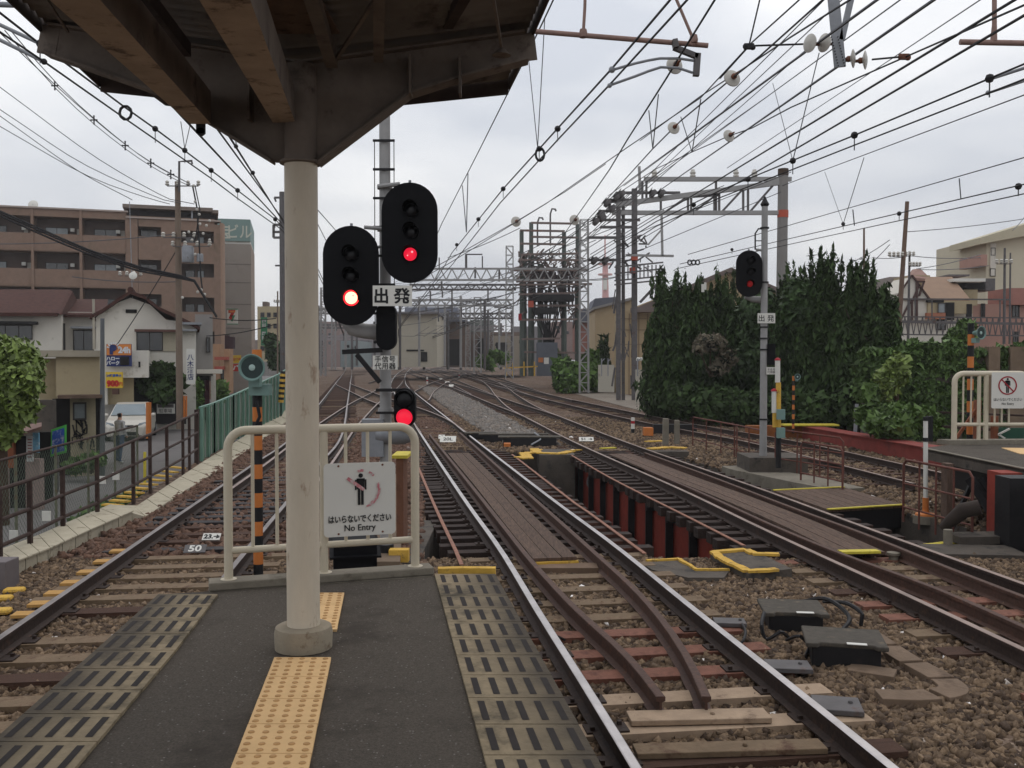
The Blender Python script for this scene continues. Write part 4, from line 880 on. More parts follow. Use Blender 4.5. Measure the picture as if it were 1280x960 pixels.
# ================================================================== FOLIAGE
def leaf_mesh(name, blobs, n, size, m, parent=None, up=0., label=None, cat=None, group=None, kind=None, shell=.55, asp=1.7):
    """blobs: (cx,cy,cz, rx,ry,rz); leaf quads spread through the outer part of every blob"""
    B = np.array(blobs, float); vol = (B[:, 3]*B[:, 4]*B[:, 5])**(2/3); pick = RNG.choice(len(B), n, p=vol/vol.sum())
    d = RNG.normal(size=(n, 3)); d /= np.linalg.norm(d, axis=1)[:, None]; rr = shell+(1-shell)*RNG.uniform(0, 1, n)**.6+RNG.normal(0, .05, n)
    lump = 1+.12*np.sin(d[:, 0]*7+B[pick, 0]*3)*np.cos(d[:, 2]*6+B[pick, 2]*5)
    c = B[pick, :3]+d*B[pick, 3:]*(rr*lump)[:, None]
    nrm = d*.6+RNG.normal(0, .6, (n, 3)); nrm[:, 2] += .25; nrm /= np.linalg.norm(nrm, axis=1)[:, None]
    t = RNG.normal(size=(n, 3)); t[:, 2] += up*3; t -= nrm*(t*nrm).sum(1)[:, None]; t /= np.linalg.norm(t, axis=1)[:, None]
    s = np.cross(nrm, t); sz = size*np.clip(RNG.lognormal(0, .38, n), .4, 2.2)[:, None]*.95
    a = sz*asp*.5*t; b_ = sz*.5*s
    v = np.stack([c-a, c+b_*.8-a*.1, c+a, c-b_*.8-a*.1], 1)
    if parent is not None: v = v-np.array(wloc(parent))
    me = bpy.data.meshes.new(name); me.vertices.add(4*n); me.vertices.foreach_set('co', v.ravel()); me.loops.add(4*n); me.loops.foreach_set('vertex_index', np.arange(4*n, dtype=np.int32))
    me.polygons.add(n); me.polygons.foreach_set('loop_start', np.arange(0, 4*n, 4, dtype=np.int32)); me.polygons.foreach_set('loop_total', np.full(n, 4, np.int32)); me.update(calc_edges=True)
    me.materials.append(m); o = bpy.data.objects.new(name, me); COL.objects.link(o)
    if parent is not None: o.parent = parent
    return tag(o, label, cat, group, kind)
def conifer(x, y, z0, h, w, label, n=9000, group=None, m=None, seed=0, leaf=.13, cat='tree'):
    """flame-shaped juniper: a dense body with upward-pointing tips"""
    r_ = random.Random(seed); root = empty('conifer_tree', (x, y, z0), label, cat, group)
    b = MB(); b.tube([(x, y, z0), (x+.05, y, z0+h*.5), (x, y, z0+h*.85)], [.12, .08, .03], 8)
    for k in range(7):
        a = r_.uniform(0, 6.28); z = z0+h*r_.uniform(.15, .7); b.tube([(x, y, z), (x+math.cos(a)*w*.35, y+math.sin(a)*w*.35, z+h*.12)], [.04, .015], 5)
    b.build('trunk', M_bark, root)
    blobs = []
    for k in range(10):
        f = k/9; rad = w*.5*(.75+.35*math.sin(math.pi*min(1, f*1.15+.12)))*(1-.55*f**3)
        blobs.append((x+r_.uniform(-.08, .08)*w, y+r_.uniform(-.08, .08)*w, z0+h*(.06+.72*f), rad*.9, rad*.9, h*.11))
    for k in range(44):
        a = r_.uniform(0, 6.28); f = r_.uniform(.1, 1.); rr = w*.5*(1.02-.75*max(0, f-.45)/.55)*r_.uniform(.55, 1)
        zc = z0+h*(.12+.72*f)
        blobs.append((x+math.cos(a)*rr, y+math.sin(a)*rr, zc, w*r_.uniform(.06, .1), w*r_.uniform(.06, .1), h*r_.uniform(.09, .19)))
    for k in range(9): a = r_.uniform(0, 6.28); q = w*.5*r_.uniform(.1, .62); blobs.append((x+math.cos(a)*q, y+math.sin(a)*q, z0+h*r_.uniform(.84, .95), w*.035, w*.035, h*r_.uniform(.07, .12)))
    leaf_mesh('crown', blobs, int(n*1.25), leaf*.86, m or M_leafdk, root, up=1.6, shell=.5, asp=2.6)
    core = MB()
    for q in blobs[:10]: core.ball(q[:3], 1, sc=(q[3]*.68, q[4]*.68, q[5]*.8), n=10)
    core.build('inner_shade', mat('shade_core', S(30, 36, 24), 1, 0, .4, 5), root)  # dark balls inside the crown, coloured to stand for its inner shade
    return root
def bush(name, blobs, n, leaf, m, label, cat='bush', group=None, stem=True, asp=1.5):
    B = blobs[0]; z0 = min(q[2]-q[5] for q in blobs); root = empty(name, (B[0], B[1], z0), label, cat, group)
    leaf_mesh('foliage', blobs, n, leaf, m, root, shell=.6, asp=asp)
    b = MB()
    for q in blobs: b.tube([(B[0], B[1], z0), (q[0], q[1], q[2])], [.05, .015], 6)
    b.build('stem', M_bark, root)
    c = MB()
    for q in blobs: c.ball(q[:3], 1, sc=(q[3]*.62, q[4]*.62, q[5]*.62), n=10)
    c.build('inner_shade', MATS.get('shade_core') or mat('shade_core', S(30, 36, 24), 1, 0, .4, 5), root); return root  # dark balls again paint the shade inside the bush
GC = 'dark conifers beyond the siding'
for i, (px, top, Y, wp, lb) in enumerate([
    (838, 338, 41, 66, 'leftmost dark conifer beside the white wall, with spiky tips'), (868, 352, 40, 60, 'dark conifer second from the left of the row'), (898, 340, 42, 62, 'broad conifer between the white wall and the right signal mast'),
    (928, 372, 40, 56, 'lower conifer directly behind the oval signal on the right'), (990, 335, 37, 78, 'dark conifer right of the slim signal mast'),
    (1032, 312, 35, 66, 'tallest spiky conifer in the middle of the right-hand clump'), (1068, 325, 34, 62, 'conifer right of the tallest one, partly covered by its tips'), (1100, 350, 33, 58, 'rightmost dark conifer, next to the ivy hedge')]):
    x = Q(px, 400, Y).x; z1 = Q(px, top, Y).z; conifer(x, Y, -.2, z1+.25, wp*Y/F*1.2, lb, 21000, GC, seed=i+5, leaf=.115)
def bl(px, py, Y, rp, rz=None): 
    k = Y/F; c = Q(px, py, Y); return (c.x, c.y, c.z, rp*k, rp*k, (rz or rp)*k)
bush('pale_shrub', [bl(888, 428, 37.6, 22, 12), bl(908, 448, 37.2, 14, 14), bl(874, 436, 37.0, 10, 9), bl(896, 462, 37.2, 12, 9)], 620, .13, M_leafbro, 'dry brownish shrub with pale leaves in front of the dark conifers')
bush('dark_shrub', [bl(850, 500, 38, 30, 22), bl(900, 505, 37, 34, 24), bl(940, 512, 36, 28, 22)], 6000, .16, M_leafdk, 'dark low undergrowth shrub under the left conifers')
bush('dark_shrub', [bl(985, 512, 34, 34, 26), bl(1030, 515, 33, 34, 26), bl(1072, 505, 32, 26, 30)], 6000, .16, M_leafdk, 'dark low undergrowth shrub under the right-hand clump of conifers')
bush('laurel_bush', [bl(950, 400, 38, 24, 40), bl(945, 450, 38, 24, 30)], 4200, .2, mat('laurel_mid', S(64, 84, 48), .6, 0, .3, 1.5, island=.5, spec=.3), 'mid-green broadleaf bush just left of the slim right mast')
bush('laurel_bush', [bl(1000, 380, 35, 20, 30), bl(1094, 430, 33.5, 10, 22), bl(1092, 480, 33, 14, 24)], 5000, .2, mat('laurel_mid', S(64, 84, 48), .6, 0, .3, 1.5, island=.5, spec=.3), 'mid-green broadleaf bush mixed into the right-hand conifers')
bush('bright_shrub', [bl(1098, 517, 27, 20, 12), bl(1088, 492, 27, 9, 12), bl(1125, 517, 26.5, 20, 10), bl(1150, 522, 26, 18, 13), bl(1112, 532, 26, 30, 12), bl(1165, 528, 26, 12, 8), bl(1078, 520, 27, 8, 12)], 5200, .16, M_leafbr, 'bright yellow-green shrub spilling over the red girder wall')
bush('ivy_clump', [bl(1122, 462, 29.8, 13, 20), bl(1108, 480, 29.6, 14, 20)], 1500, .17, M_leafbush, 'climbing shrub with glossy leaves at the left end of the ivy hedge')
# ivy hedge wall
hy = 30.5; xa, xb_ = Q(1085, 0, hy).x, 19.; zt = Q(0, 437, hy).z
hw = empty('ivy_wall', ((xa+xb_)/2, hy, -.2), 'tall wall overgrown with ivy behind the right platform railing', 'ivy wall')
b = MB(); b.bb(xa, hy, -.3, xb_, hy+.3, zt-.1); b.build('wall_core', M_conc_d, hw)
nI = 26000; 
bl_ = []
for k in range(150):
    x = xa+(xb_-xa)*random.random(); z = -.2+(zt+.2)*random.random()**.8
    if abs(x-Q(1246, 0, hy).x) < .28 and z > 1.6: continue
    bl_.append((x, hy-.05, z, .5, .12, .42))
for k in range(46): bl_.append((xa+(xb_-xa)*k/45, hy, zt-.1, .22, .25, .1))
leaf_mesh('ivy', bl_, nI+9000, .13, mat('ivy_leaf', S(88, 112, 60), .7, 0, .35, .7, S(116, 132, 62), .3, .5, island=.5), hw, up=-.5, shell=.3)
for x in (1246, 1278): b = MB(); b.box((Q(x, 0, hy-.15).x, hy-.15, 1.3), (.36 if x < 1260 else .6, .3, 3.05)); b.build('wall_pier', mat('pier_brown', S(124, 106, 88), .9, 0, .2, 2), hw)
# red girder wall
rw = empty('low_girder_wall', Q(1080, 560, 27), 'low dark red steel girder wall running along the siding', 'wall')
b = MB(); wl = [(9.55, 31.2), (10.05, 26.2), (10.55, 21.5), (10.9, 17.5)]
for (x0, y0), (x1, y1) in zip(wl, wl[1:]):
    b.prism([(x0, y0, -.2), (x1, y1, -.2), (x1, y1, .2), (x0, y0, .2)], (.05, 0, 0)); b.prism([(x0-.06, y0, .2), (x1-.06, y1, .2), (x1+.55, y1, .2), (x0+.55, y0, .2)], (0, 0, .03))
b.build('girder_plate', mat('wall_red', S(136, 60, 52), .8, 0, .2, 3, S(96, 50, 46), .4, 2), rw)
b = MB(); b.box((8.9, 31.3, -.0), (2.2, .5, .45)); b.build('end_block', mat('block_orange', S(140, 84, 44), .85, 0, .3, 3), rw)
b = MB(); b.bar(Q(978, 531, 30.9), Q(1046, 531, 30.9), .5, .05); b.build('yellow_edge', M_lemon, rw)
b = MB(); b.bar(Q(1092, 528, 27), Q(1290, 540, 24.5), .07); b.bar(Q(1092, 512, 27), Q(1290, 520, 24.5), .05); b.build('pipe_rail', M_rustpipe, label='dark red pipe rail running through the shrubs behind the right platform', cat='pipe rail')
# red handrails
def handrail(pts, ztop, n, label, group='red handrails beside the bridge tracks', h=.85, zg=-.12):
    r = empty('handrail', pts[0], label, 'handrail', group)
    p, q = Vector(pts[0]), Vector(pts[1]); u = (q-p).normalized(); zt = Vector((0, 0, h)); rad = .08
    b = MB(); b.tube([p, p+zt-Vector((0, 0, rad)), p+zt+u*rad, q+zt-u*rad, q+zt-Vector((0, 0, rad)), q], .021, 8); b.build('top_rail', M_redrail, r)
    for f in (.62, .24): b = MB(); b.tube([p+zt*f, q+zt*f], .015, 8); b.build('cross_rail', M_redrail, r)
    for k in range(n): a = p.lerp(q, (k+1)/(n+1)); b = MB(); b.tube([a-Vector((0, 0, .05)), a+zt], .016, 8); b.build('post', M_redrail, r)
G0 = -.15
handrail([P(866, 557, G0), P(921, 572, G0)], 0, 2, 'red handrail farthest along the siding, left of the concrete stubs\' cables')
handrail([P(918, 571, G0), P(956, 583, G0)], 0, 1, 'short red handrail just left of the right signal mast')
handrail([Vector((5.9, 21.1, .0)), Vector((7.0, 19.9, -.1))], 0, 2, 'red handrail between the right signal mast and the wooden deck')
handrail([P(1001, 603, G0), P(1053, 615, G0)], 0, 2, 'red handrail standing right behind the wooden deck')
handrail([P(1129, 652, -.2), P(1215, 678, -.2)], 0, 3, 'red handrail around the white and orange marker post', h=1.0)
# cables and boxes at the point machines
def pm_box(px, py, z, w, d, h, yaw, label, lid=.04, name='point_machine', mark=True):
    p = P(px, py, z); r = empty(name, p, label, 'point machine'); R = Matrix.Rotation(yaw, 3, 'Z')
    b = MB(); b.box(p+Vector((0, 0, h*.4)), (w*.84, d*.8, h*.8), rz=yaw); b.build('case', M_black, r, bevel=.01)
    b = MB(); pts = [(-.5, -.5), (-.36, -.5), (-.32, -.42), (.32, -.42), (.36, -.5), (.5, -.5), (.5, .5), (-.5, .5)]
    b.prism([p+R @ Vector((x*w, y*d, h*.8)) for x, y in pts], (0, 0, lid)); b.build('lid', mat('lid_grey', S(84, 78, 70), .9, 0, .25, 16, S(122, 108, 90), .4, 7, bump=.2), r, bevel=.01)
    if mark: b = MB(); b.box(p+R @ Vector((.08, -.43*d, h*.8+lid+.004)), (.16, .05, .006), rz=yaw); b.build('label_strip', M_white, r)
    return r
pm_box(990, 782, -.2, .60, .56, .19, -.12, 'black lidded point machine farther from the camera, between the right tracks')
pm_box(1054, 826, -.2, .66, .54, .22, -.22, 'black lidded point machine nearer to the camera, between the right tracks')
pm_box(642, 553, -.2, 2.2, .35, .3, 0, 'long low black point machine at the far head of the plank walkway', mark=False)
pm_box(600, 551, -.2, 1.0, .5, .3, .1, 'short black point machine just left of the long low one', mark=False); pm_box(662, 558, -.2, 1.9, .5, .34, 0, 'long black point machine with orange end beside the yellow abutment', mark=False)
b = MB(); b.box(P(634, 556, -.1), (.2, .3, .1)); b.build('orange_case', M_orange, label='small orange box at the end of the far point machine', cat='box')
b = MB(); p = P(843, 541, -.15); b.box(p+Vector((0, 0, .15)), (1.5, .4, .3)); b.build('switch_heater_box', M_black, label='black box lying behind the concrete stub posts', cat='box'); b = MB(); b.box(P(810, 543, -.1)+Vector((0, 0, .1)), (.3, .4, .26)); b.build('orange_case', M_orange, label='small orange box left of the two concrete stub posts', cat='box')
b = MB(); b.box(P(1030, 524+10, .05), (1.6, .5, .25)); b.build('siding_machine', M_black, label='black machine box in front of the yellow topped block by the siding', cat='box')
def cable(pts, r, label, m=M_black, cat='cable'):
    b = MB(); b.tube(catmull(pts, .06), r, 6, m and 0); return b.build('cable', m, label=label, cat=cat)
cable([P(1003, 752, -.1), P(1030, 748, -.02), P(1052, 760, -.05), P(1062, 775, -.1), P(1050, 790, -.16)], .022, 'thick black cable looping behind the farther black point machine')
cable([P(1030, 752, -.1), P(1058, 754, .0), P(1078, 768, -.05), P(1076, 782, -.16)], .02, 'second thick cable looping right of the farther point machine')
cable([P(955, 766, .0), P(952, 782, -.05), P(958, 800, -.18), P(975, 790, -.1), P(985, 796, -.18)], .018, 'cable hanging from the left side of the farther point machine')
cable([P(983, 800, -.15), P(1000, 795, -.05), P(1012, 806, -.12), P(1006, 822, -.18)], .015, 'thin hoop of cable left of the nearer point machine')
cable([P(925, 775, -.15), P(932, 790, -.08), P(925, 805, -.12), P(912, 800, -.18)], .013, 'thin cable coil lying beside the right rail')
cable([Vector((2.15, 24.6, -.35)), Vector((1.95, 24.3, -.8)), Vector((2.3, 24.0, -1.0)), Vector((2.75, 24.1, -.7)), Vector((2.8, 24.3, -.4))], .03, 'grey cable loop hanging at the far wall of the pit', M_galv_d)
cable([P(668, 541, .1), P(676, 548, .05), P(664, 556, -.1)], .025, 'pale cable arching over the far point machine', M_galv)
def loopc(px, py, s, label): 
    p = P(px, py, -.16); cable([p, p+Vector((-.08*s, -.08, .06)), p+Vector((-.12*s, -.22, .08)), p+Vector((-.03*s, -.3, .0))], .012, label)
loopc(706, 800, 1, 'thin black cable loop between platform edge and left rail')
# concrete trough elbow
tr = empty('cable_trough', P(1120, 850, -.2), 'concrete cable trough lids bending in an elbow beside the black point machines', 'cable trough')
M_tr = mat('trough', S(126, 106, 88), .92, 0, .18, 5, S(96, 78, 64), .4, 4, bump=.3)
cl = catmull([P(1085, 790, -.15), P(1130, 820, -.15), P(1180, 848, -.15), P(1190, 862, -.15), P(1150, 868, -.15), P(1098, 867, -.15)], .05); n = 5; m = len(cl)
for k in range(n):
    i0, i1 = int(m*k/n), min(m-1, int(m*(k+1)/n)-1); b = MB(); L_ = offset(cl, .11); R_ = offset(cl, -.11); vs = []
    for i in range(i0, i1+1): vs += [L_[i], R_[i]]
    q = len(vs)//2
    b.add(vs+[v-Vector((0, 0, .12)) for v in vs], [(2*i, 2*i+1, 2*i+3, 2*i+2) for i in range(q-1)]+[(2*q+2*i, 2*i+2*q+2, 2*i+2*q+3, 2*i+2*q+1) for i in range(q-1)]+[(2*i, 2*i+2, 2*i+2+2*q, 2*i+2*q) for i in range(q-1)]+[(2*i+1, 2*i+1+2*q, 2*i+3+2*q, 2*i+3) for i in range(q-1)]+[(0, 2*q, 2*q+1, 1), (2*q-2, 2*q-1, 4*q-1, 4*q-2)])
    b.build('trough_lid', M_tr, tr, bevel=.006)
b = MB(); b.box(P(1090, 842, -.19), (.36, .22, .07), rz=-.5); b.build('trough_lid', M_tr, tr, bevel=.006)
for (x, y, w, d, yw, m, lb) in ((873, 896, 1.0, .2, .06, M_sl_pale, 'pale cream sleeper plate between the rusty rail ends and the right rail'), (912, 936, 1.25, .17, .07, M_sl_con, 'tan curved sleeper across the track nearest the camera'), (1046, 882, .34, .3, -.2, M_galv_d, 'grey steel plate with bolt on a sleeper end right of the near track'), (985, 833, .36, .24, -.1, M_galv_d, 'small dark steel plate just right of the near right rail'), (912, 778, .3, .2, -.1, M_galv_d, 'dark tie plate right of the rail before the point machines')):
    p = P(x, y, -.13); b = MB(); b.box(p, (w, d, .04), rz=yw); b.lathe(p+Vector((.1, 0, .02)), [(.02, 0), (.015, .02)], n=6); b.build('sleeper_plate', m, label=lb, cat='sleeper plate', bevel=.006)
# ================================================================== RIGHT PLATFORM
rp = empty('right_platform', (7.4, 15, ZP), 'end of the right-hand platform on dark supports', 'platform'); 
ea, eb = P(1153.7, 560, ZP), P(1280, 586, ZP); ed = (eb-ea).normalized(); e2 = eb+ed*12; far_ = P(1187, 556, ZP); far2 = Vector((13.5, 17.6, ZP)); n2 = e2+Vector((6, 0, 0))
b = MB(); b.prism([ea, e2, n2, far2, far_], (0, 0, -.05)); b.build('deck', M_asph, rp)
b = MB(); b.prism([ea-Vector((0, 0, .002)), e2-Vector((0, 0, .002)), e2-Vector((0, 0, .22)), ea-Vector((0, 0, .19))], (.16, 0, 0)); b.build('edge_beam', M_conc_d, rp)
b = MB(); b.bar(ea+Vector((.01, 0, .003)), e2+Vector((.01, 0, .003)), .07, .014); b.build('edge_strip', M_conc, rp)
b = MB(); b.prism([far_, far2, far2+Vector((0, .3, 0)), far_+Vector((-.1, .3, 0))], (0, 0, .08)); b.build('end_kerb', M_conc, rp)
b = MB(); q = [P(1252, 559.5, ZP+.01), P(1290, 560, ZP+.01), P(1300, 568, ZP+.01), P(1275, 567, ZP+.01)]; b.prism(q, (0, 0, -.012)); b.build('tactile_paving', M_tact, rp)
for i, (x, w_) in enumerate(((1255, .3), (1275, .5))):
    Y = 13.6-i*.6; b = MB(); xx = Q(x, 650, Y).x; b.bb(xx-w_/2, Y-.2, -.2, xx+w_/2, Y+.2, ZP-.06); b.build('support_post', M_steel_red if i == 0 else M_black, rp)
b = MB(); b.bar(Q(1213, 598, 14.5), Q(1240, 640, 14.2), .12); b.bar(Q(1228, 598, 14.5), Q(1252, 660, 14.2), .14); b.bar(Q(1190, 660, 14.6), Q(1216, 600, 14.6), .06); b.build('diagonal_brace', M_black, rp)
b = MB(); b.bb(7.45, 9, .25, 14, 16.2, .8); b.build('under_beam', M_black, rp)
b = MB(); b.bb(8.6, 8, -.2, 9.0, 17.4, .8); b.build('under_wall', M_black, rp)
b = MB(); xx = Q(1192, 0, 14.6).x; b.bb(xx-.06, 14.5, -.2, xx+.05, 14.7, ZP-.05); b.build('timber_post', M_plank, rp)
# pipe and debris under the platform
b = MB(); b.tube([Q(1178, 660, 13.4), Q(1190, 650, 13.3), Q(1204, 638, 13.2), Q(1225, 634, 13.1)], [.06, .09, .11, .11], 14); b.build('drain_pipe', mat('pipe_brown', S(60, 50, 44), .85, 0, .3, 4), label='thick brown pipe elbow under the right platform end', cat='pipe')
b = MB(); b.tube([Q(1185, 680, 13.0), Q(1185, 662, 13.0)], .06, 10); b.build('pipe_stub', M_conc, label='small upright pipe stub below the brown pipe elbow', cat='pipe')
yline([(1158, 682), (1176, 680), (1204, 679)], -.18, .12, None, 'yellow_line_kerb', .04, M_lemon); o = COL.objects.get('yellow_line_kerb') or bpy.data.objects['yellow_line_kerb']; tag(o, 'yellow painted kerb edge on the ground below the right platform', 'kerb'); del o
b = MB(); b.box(P(1228, 672, -.1), (.9, .4, .1), rz=.1); b.box(P(1215, 690, -.18), (1.2, .7, .07), rz=-.1); b.build('concrete_slabs', M_conc_d, label='broken concrete slabs in the dark below the right platform', cat='slab')
# right railing and sign
r2 = empty('platform_railing', Q(1235, 553, 17.3), 'cream tube railing closing the end of the right platform', 'railing')
kk0 = Vector((Q(1199, 0, 17.4).x, 17.4, ZP+.08)); kk1 = Vector((Q(1292, 0, 17.4).x, 17.4, ZP+.08)); H2 = Q(0, 467, 17.4).z-kk0.z
b = MB(); arch(b, kk0, kk1, .05, H2, rad=.16); b.build('frame_tube', M_cream, r2)
b = MB(); b.tube([kk0+Vector((0, 0, .28)), kk1+Vector((0, 0, .28))], .035, 10); b.build('lower_rail', M_cream, r2)
for x, rr in ((1210, .018), (1220, .018), (1230, .035), (1239, .045), (1250, .018), (1259, .018), (1268, .018)):
    xx = Q(x, 0, 17.4).x; z0 = 0 if rr > .03 else .28; b = MB(); b.tube([(xx, 17.4, kk0.z+z0), (xx, 17.4, kk0.z+H2)], rr, 8); b.build('baluster', M_cream, r2)
s2 = Q(1260, 488, 17.25); r3 = empty('no_entry_sign', s2, 'white no entry sign with bold red ring on the right-hand railing', 'sign')
b = MB(); rrect(b, s2, .60, .66, .03, .006, 0); b.build('sign_plate', M_white, r3)
pictogram(r3, s2+Vector((-.01, 0, .09)), 0, .285, M_ink, M_red_s)
textmesh('はいらないでください', .062, s2+Vector((0, -.004, -.165)), M_ink, r3, sx=.85); textmesh('No Entry', .06, s2+Vector((0, -.004, -.25)), M_ink, r3)
b = MB(); b.bar(Q(1248, 543, 17.8), Q(1262, 536, 17.8), .03); b.bar(Q(1248, 543, 17.8), Q(1256, 548, 17.8), .03); b.build('arrow_mark', M_white, empty('green_board', Q(1265, 543, 18), 'dark green board with a white arrow behind the right railing', 'board')); o = bpy.data.objects['green_board']
b = MB(); b.box(Q(1264, 542, 18.0), (.55, .04, .22)); b.build('board_panel', mat('board_green', S(40, 84, 66), .6, 0, .1, 3), o)
b = MB(); b.bar(Q(1195, 548, 18), Q(1220, 512, 18), .05); b.bar(Q(1222, 500, 18), Q(1221, 550, 18), .1); b.bar(Q(1243, 520, 18), Q(1243, 552, 18), .1); b.build('rusty_frame', mat('frame_orange', S(140, 84, 58), .8, 0, .25, 6), label='rusty orange steel frame behind the right railing', cat='frame')
rs, xb2, rd2, _ = striped_pole(1212, 552, 404, 18.4, 7.5, 'orange and black taped pole carrying the right-hand horn loudspeaker', 13, name='speaker_pole', zb=.3)
horn(1227, 416, 18.2, 8.6, 'teal horn loudspeaker turned to the right on the right-hand striped pole', yaw=.45)
# ================================================================== LEFT KERB WALL, FENCES
kw = empty('kerb_wall', P(95, 690, -.3), 'pale concrete kerb wall of capped blocks along the left track', 'wall')
wf = [P(-60, 741, -.06), P(17, 704, -.06), P(60, 687, -.06), P(110, 664, -.06), P(165, 640, -.06)]; wb = [P(-80, 724, -.06), P(0, 690, -.06), P(50, 671, -.06), P(97, 650, -.06), P(140, 632, -.06)]
def seg_blocks(f, bk, n, z1, z0, root, name, m, cap=True):
    for (a, a2), (c, c2) in zip(zip(f, f[1:]), zip(bk, bk[1:])):
        for k in range(n):
            p, q, r_, s_ = a.lerp(a2, k/n+.006), a.lerp(a2, (k+1)/n-.006), c.lerp(c2, (k+1)/n-.006), c.lerp(c2, k/n+.006)
            b = MB(); b.prism([p, q, r_, s_], (0, 0, z0-z1)); 
            if cap: b.prism([v+Vector((.03, 0, .03)) for v in (p, q)]+[r_+Vector((-.02, 0, .03)), s_+Vector((-.02, 0, .03))], (0, 0, -.028))
            b.build(name, m, root, bevel=.006)
seg_blocks(wf, wb, 3, -.06, -.42, kw, 'wall_block', M_conc_l)
k2 = empty('kerb_wall', P(260, 590, -.3), 'low wide concrete kerb continuing beside the left track to the green fence', 'kerb')
f2 = [P(182, 645, -.16), P(228, 615, -.16), P(275, 586, -.16), P(315, 558, -.16), P(352, 531, -.16), P(372, 515, -.16)]; b2 = [P(168, 634, -.16), P(210, 606, -.16), P(252, 578, -.16), P(296, 551, -.16), P(338, 524, -.16), P(362, 509, -.16)]
seg_blocks(f2, b2, 3, -.16, -.42, k2, 'kerb_block', M_conc_l, cap=False)
b = MB(); b.prism([P(165, 641, -.08), P(186, 647, -.2), P(172, 632, -.2), P(141, 631, -.08)], (0, 0, -.25)); b.build('end_slope', M_conc_l, kw)
b = MB(); b.bb(P(0, 735, -.2).x-.3, P(0, 735, -.2).y-.15, -.3, P(16, 735, -.2).x, P(0, 735, -.2).y+.15, Q(0, 699, P(0, 735, -.2).y).z); b.build('stub_post', mat('stub_grey', S(120, 112, 112), .8, 0, .1, 5), label='square grey steel stub at the near end of the kerb wall', cat='post', bevel=.01)
for k in range(10):   # yellow-black sill plates behind the kerb
    y = 632-k*5.2; x = 152+k*8.6; b = MB(); a_, c_ = P(x-22+k*.8, y-1.4, -.13), P(x, y, -.13); b.bar(a_, c_, .13, .03); b.build('yellow_block', M_yellow, label='yellow painted timber block in the row behind the kerb, under the brown fence', cat='block', group='yellow blocks under the brown fence')
for k, (x, y, w_) in enumerate(((82, 763, .32), (110, 747, .3), (142, 720, .3), (78, 755+20, .3), (160, 703, .25), (152, 695+18, .25), (128, 733, .28))):
    pass
for k in range(7):
    y = 768-k*13.2; x = 24+(768-y)*1.48+10; p = P(x, y, -.145); b = MB(); b.box(p, (.26, .17, .03), rz=.12); b.build('painted_sleeper_end', mat('tan_paint', S(196, 150, 84), .8, 0, .15, 9, S(140, 100, 70), .35, 9), label='tan painted sleeper end plate left of the left track', cat='sleeper end', group='painted sleeper ends beside the left rail')
for (x, y, lb) in ((18, 738, 'rounded yellow block farthest of three at the left picture edge'), (2, 748, 'rounded yellow block in the middle of three at the left picture edge'), (0, 764, 'rounded yellow block nearest of three at the left picture edge')):
    b = MB(); b.box(P(x, y, -.17), (.22, .15, .06), rz=.2); b.build('yellow_block', M_yellow, label=lb, cat='block', bevel=.03)
# brown pipe fence
Ff = [(-30, 622, 728), (0, 612, 713), (38, 600, 695), (79, 586, 672), (122, 571, 653), (167, 551, 630), (188, 543, 617), (209, 533, 606), (229, 524, 594), (237, 521, 588), (247, 516, 580)]
bf_ = empty('pipe_fence', P(120, 655, -.2), 'rusty brown pipe fence with three rails above the pale kerb', 'fence')
tops = []; lows = []
for x, yt, yb in Ff:
    p = P(x, yb, -.2); t_ = Q(x, yt, p.y); t_.x = p.x; tops.append(t_); lows.append(p); b = MB(); b.bar(p, t_, .055, .05); b.build('post', M_rustpipe, bf_)
for f in (1, .62, .3):
    b = MB(); 
    b.tube([l.lerp(t_, f) for l, t_ in zip(lows, tops)], .028, 8); b.build('rail', M_rustpipe, bf_)
b = MB(); b.tube([P(181, 606, -.2), Q(181, 565, P(181, 606, -.2).y)], .03, 6); b.build('yellow_marker', M_lemon, bf_)
# chain-link fence behind, standing lower on the street side
cf = empty('chain_link_fence', (-7.2, 12, ZS), 'green chain-link fence behind the brown pipe fence', 'fence')
c0, c1 = Vector((-7.1, 9.5, ZS+.1)), Vector((-8.55, 21.5, ZS+.1)); ch = 1.75; L_ = (c1-c0).length; u = (c1-c0).normalized(); b = MB(); pitch = .11
def thin(b, a, d, r): b.tube([a, d], r, 3, cap=False, smooth=False)
for k in range(int((L_+ch)/pitch)):
    s0 = k*pitch-ch
    for sg_ in (1, -1):
        a_ = (s0, 0, s0+ch, ch) if sg_ == 1 else (s0, ch, s0+ch, 0)
        xa_, za, xb3, zb3 = a_
        if xa_ < 0: f = -xa_/(xb3-xa_); za = za+(zb3-za)*f; xa_ = 0
        if xb3 > L_: f = (L_-xa_)/(xb3-xa_); zb3 = za+(zb3-za)*f; xb3 = L_
        if xb3 > xa_: thin(b, c0+u*xa_+Vector((0, 0, za)), c0+u*xb3+Vector((0, 0, zb3)), .0028)
b.build('wire_mesh', mat('mesh_green', S(96, 108, 92), .6, 0, .15, 4), cf)
for k in range(8): b = MB(); p = c0+u*(L_*k/7); b.tube([p-Vector((0, 0, .1)), p+Vector((0, 0, ch+.02))], .024, 8); b.build('post', mat('post_green', S(110, 112, 92), .7, 0, .25, 5, S(110, 74, 54), .4, 6), cf)
for f in (1.0, .5, .04): b = MB(); b.tube([c0+Vector((0, 0, ch*f)), c1+Vector((0, 0, ch*f))], .022 if f == 1 else .008, 6); b.build('rail', M_rustpipe, cf)
for x, y in ((17, 669), (58, 645), (128, 600), (145, 555+40)):
    b = MB(); p = Q(x, y, 13.5 if x < 100 else 17); b.box(p, (.12, .02, .14)); b.build('white_tag', M_white, cf)
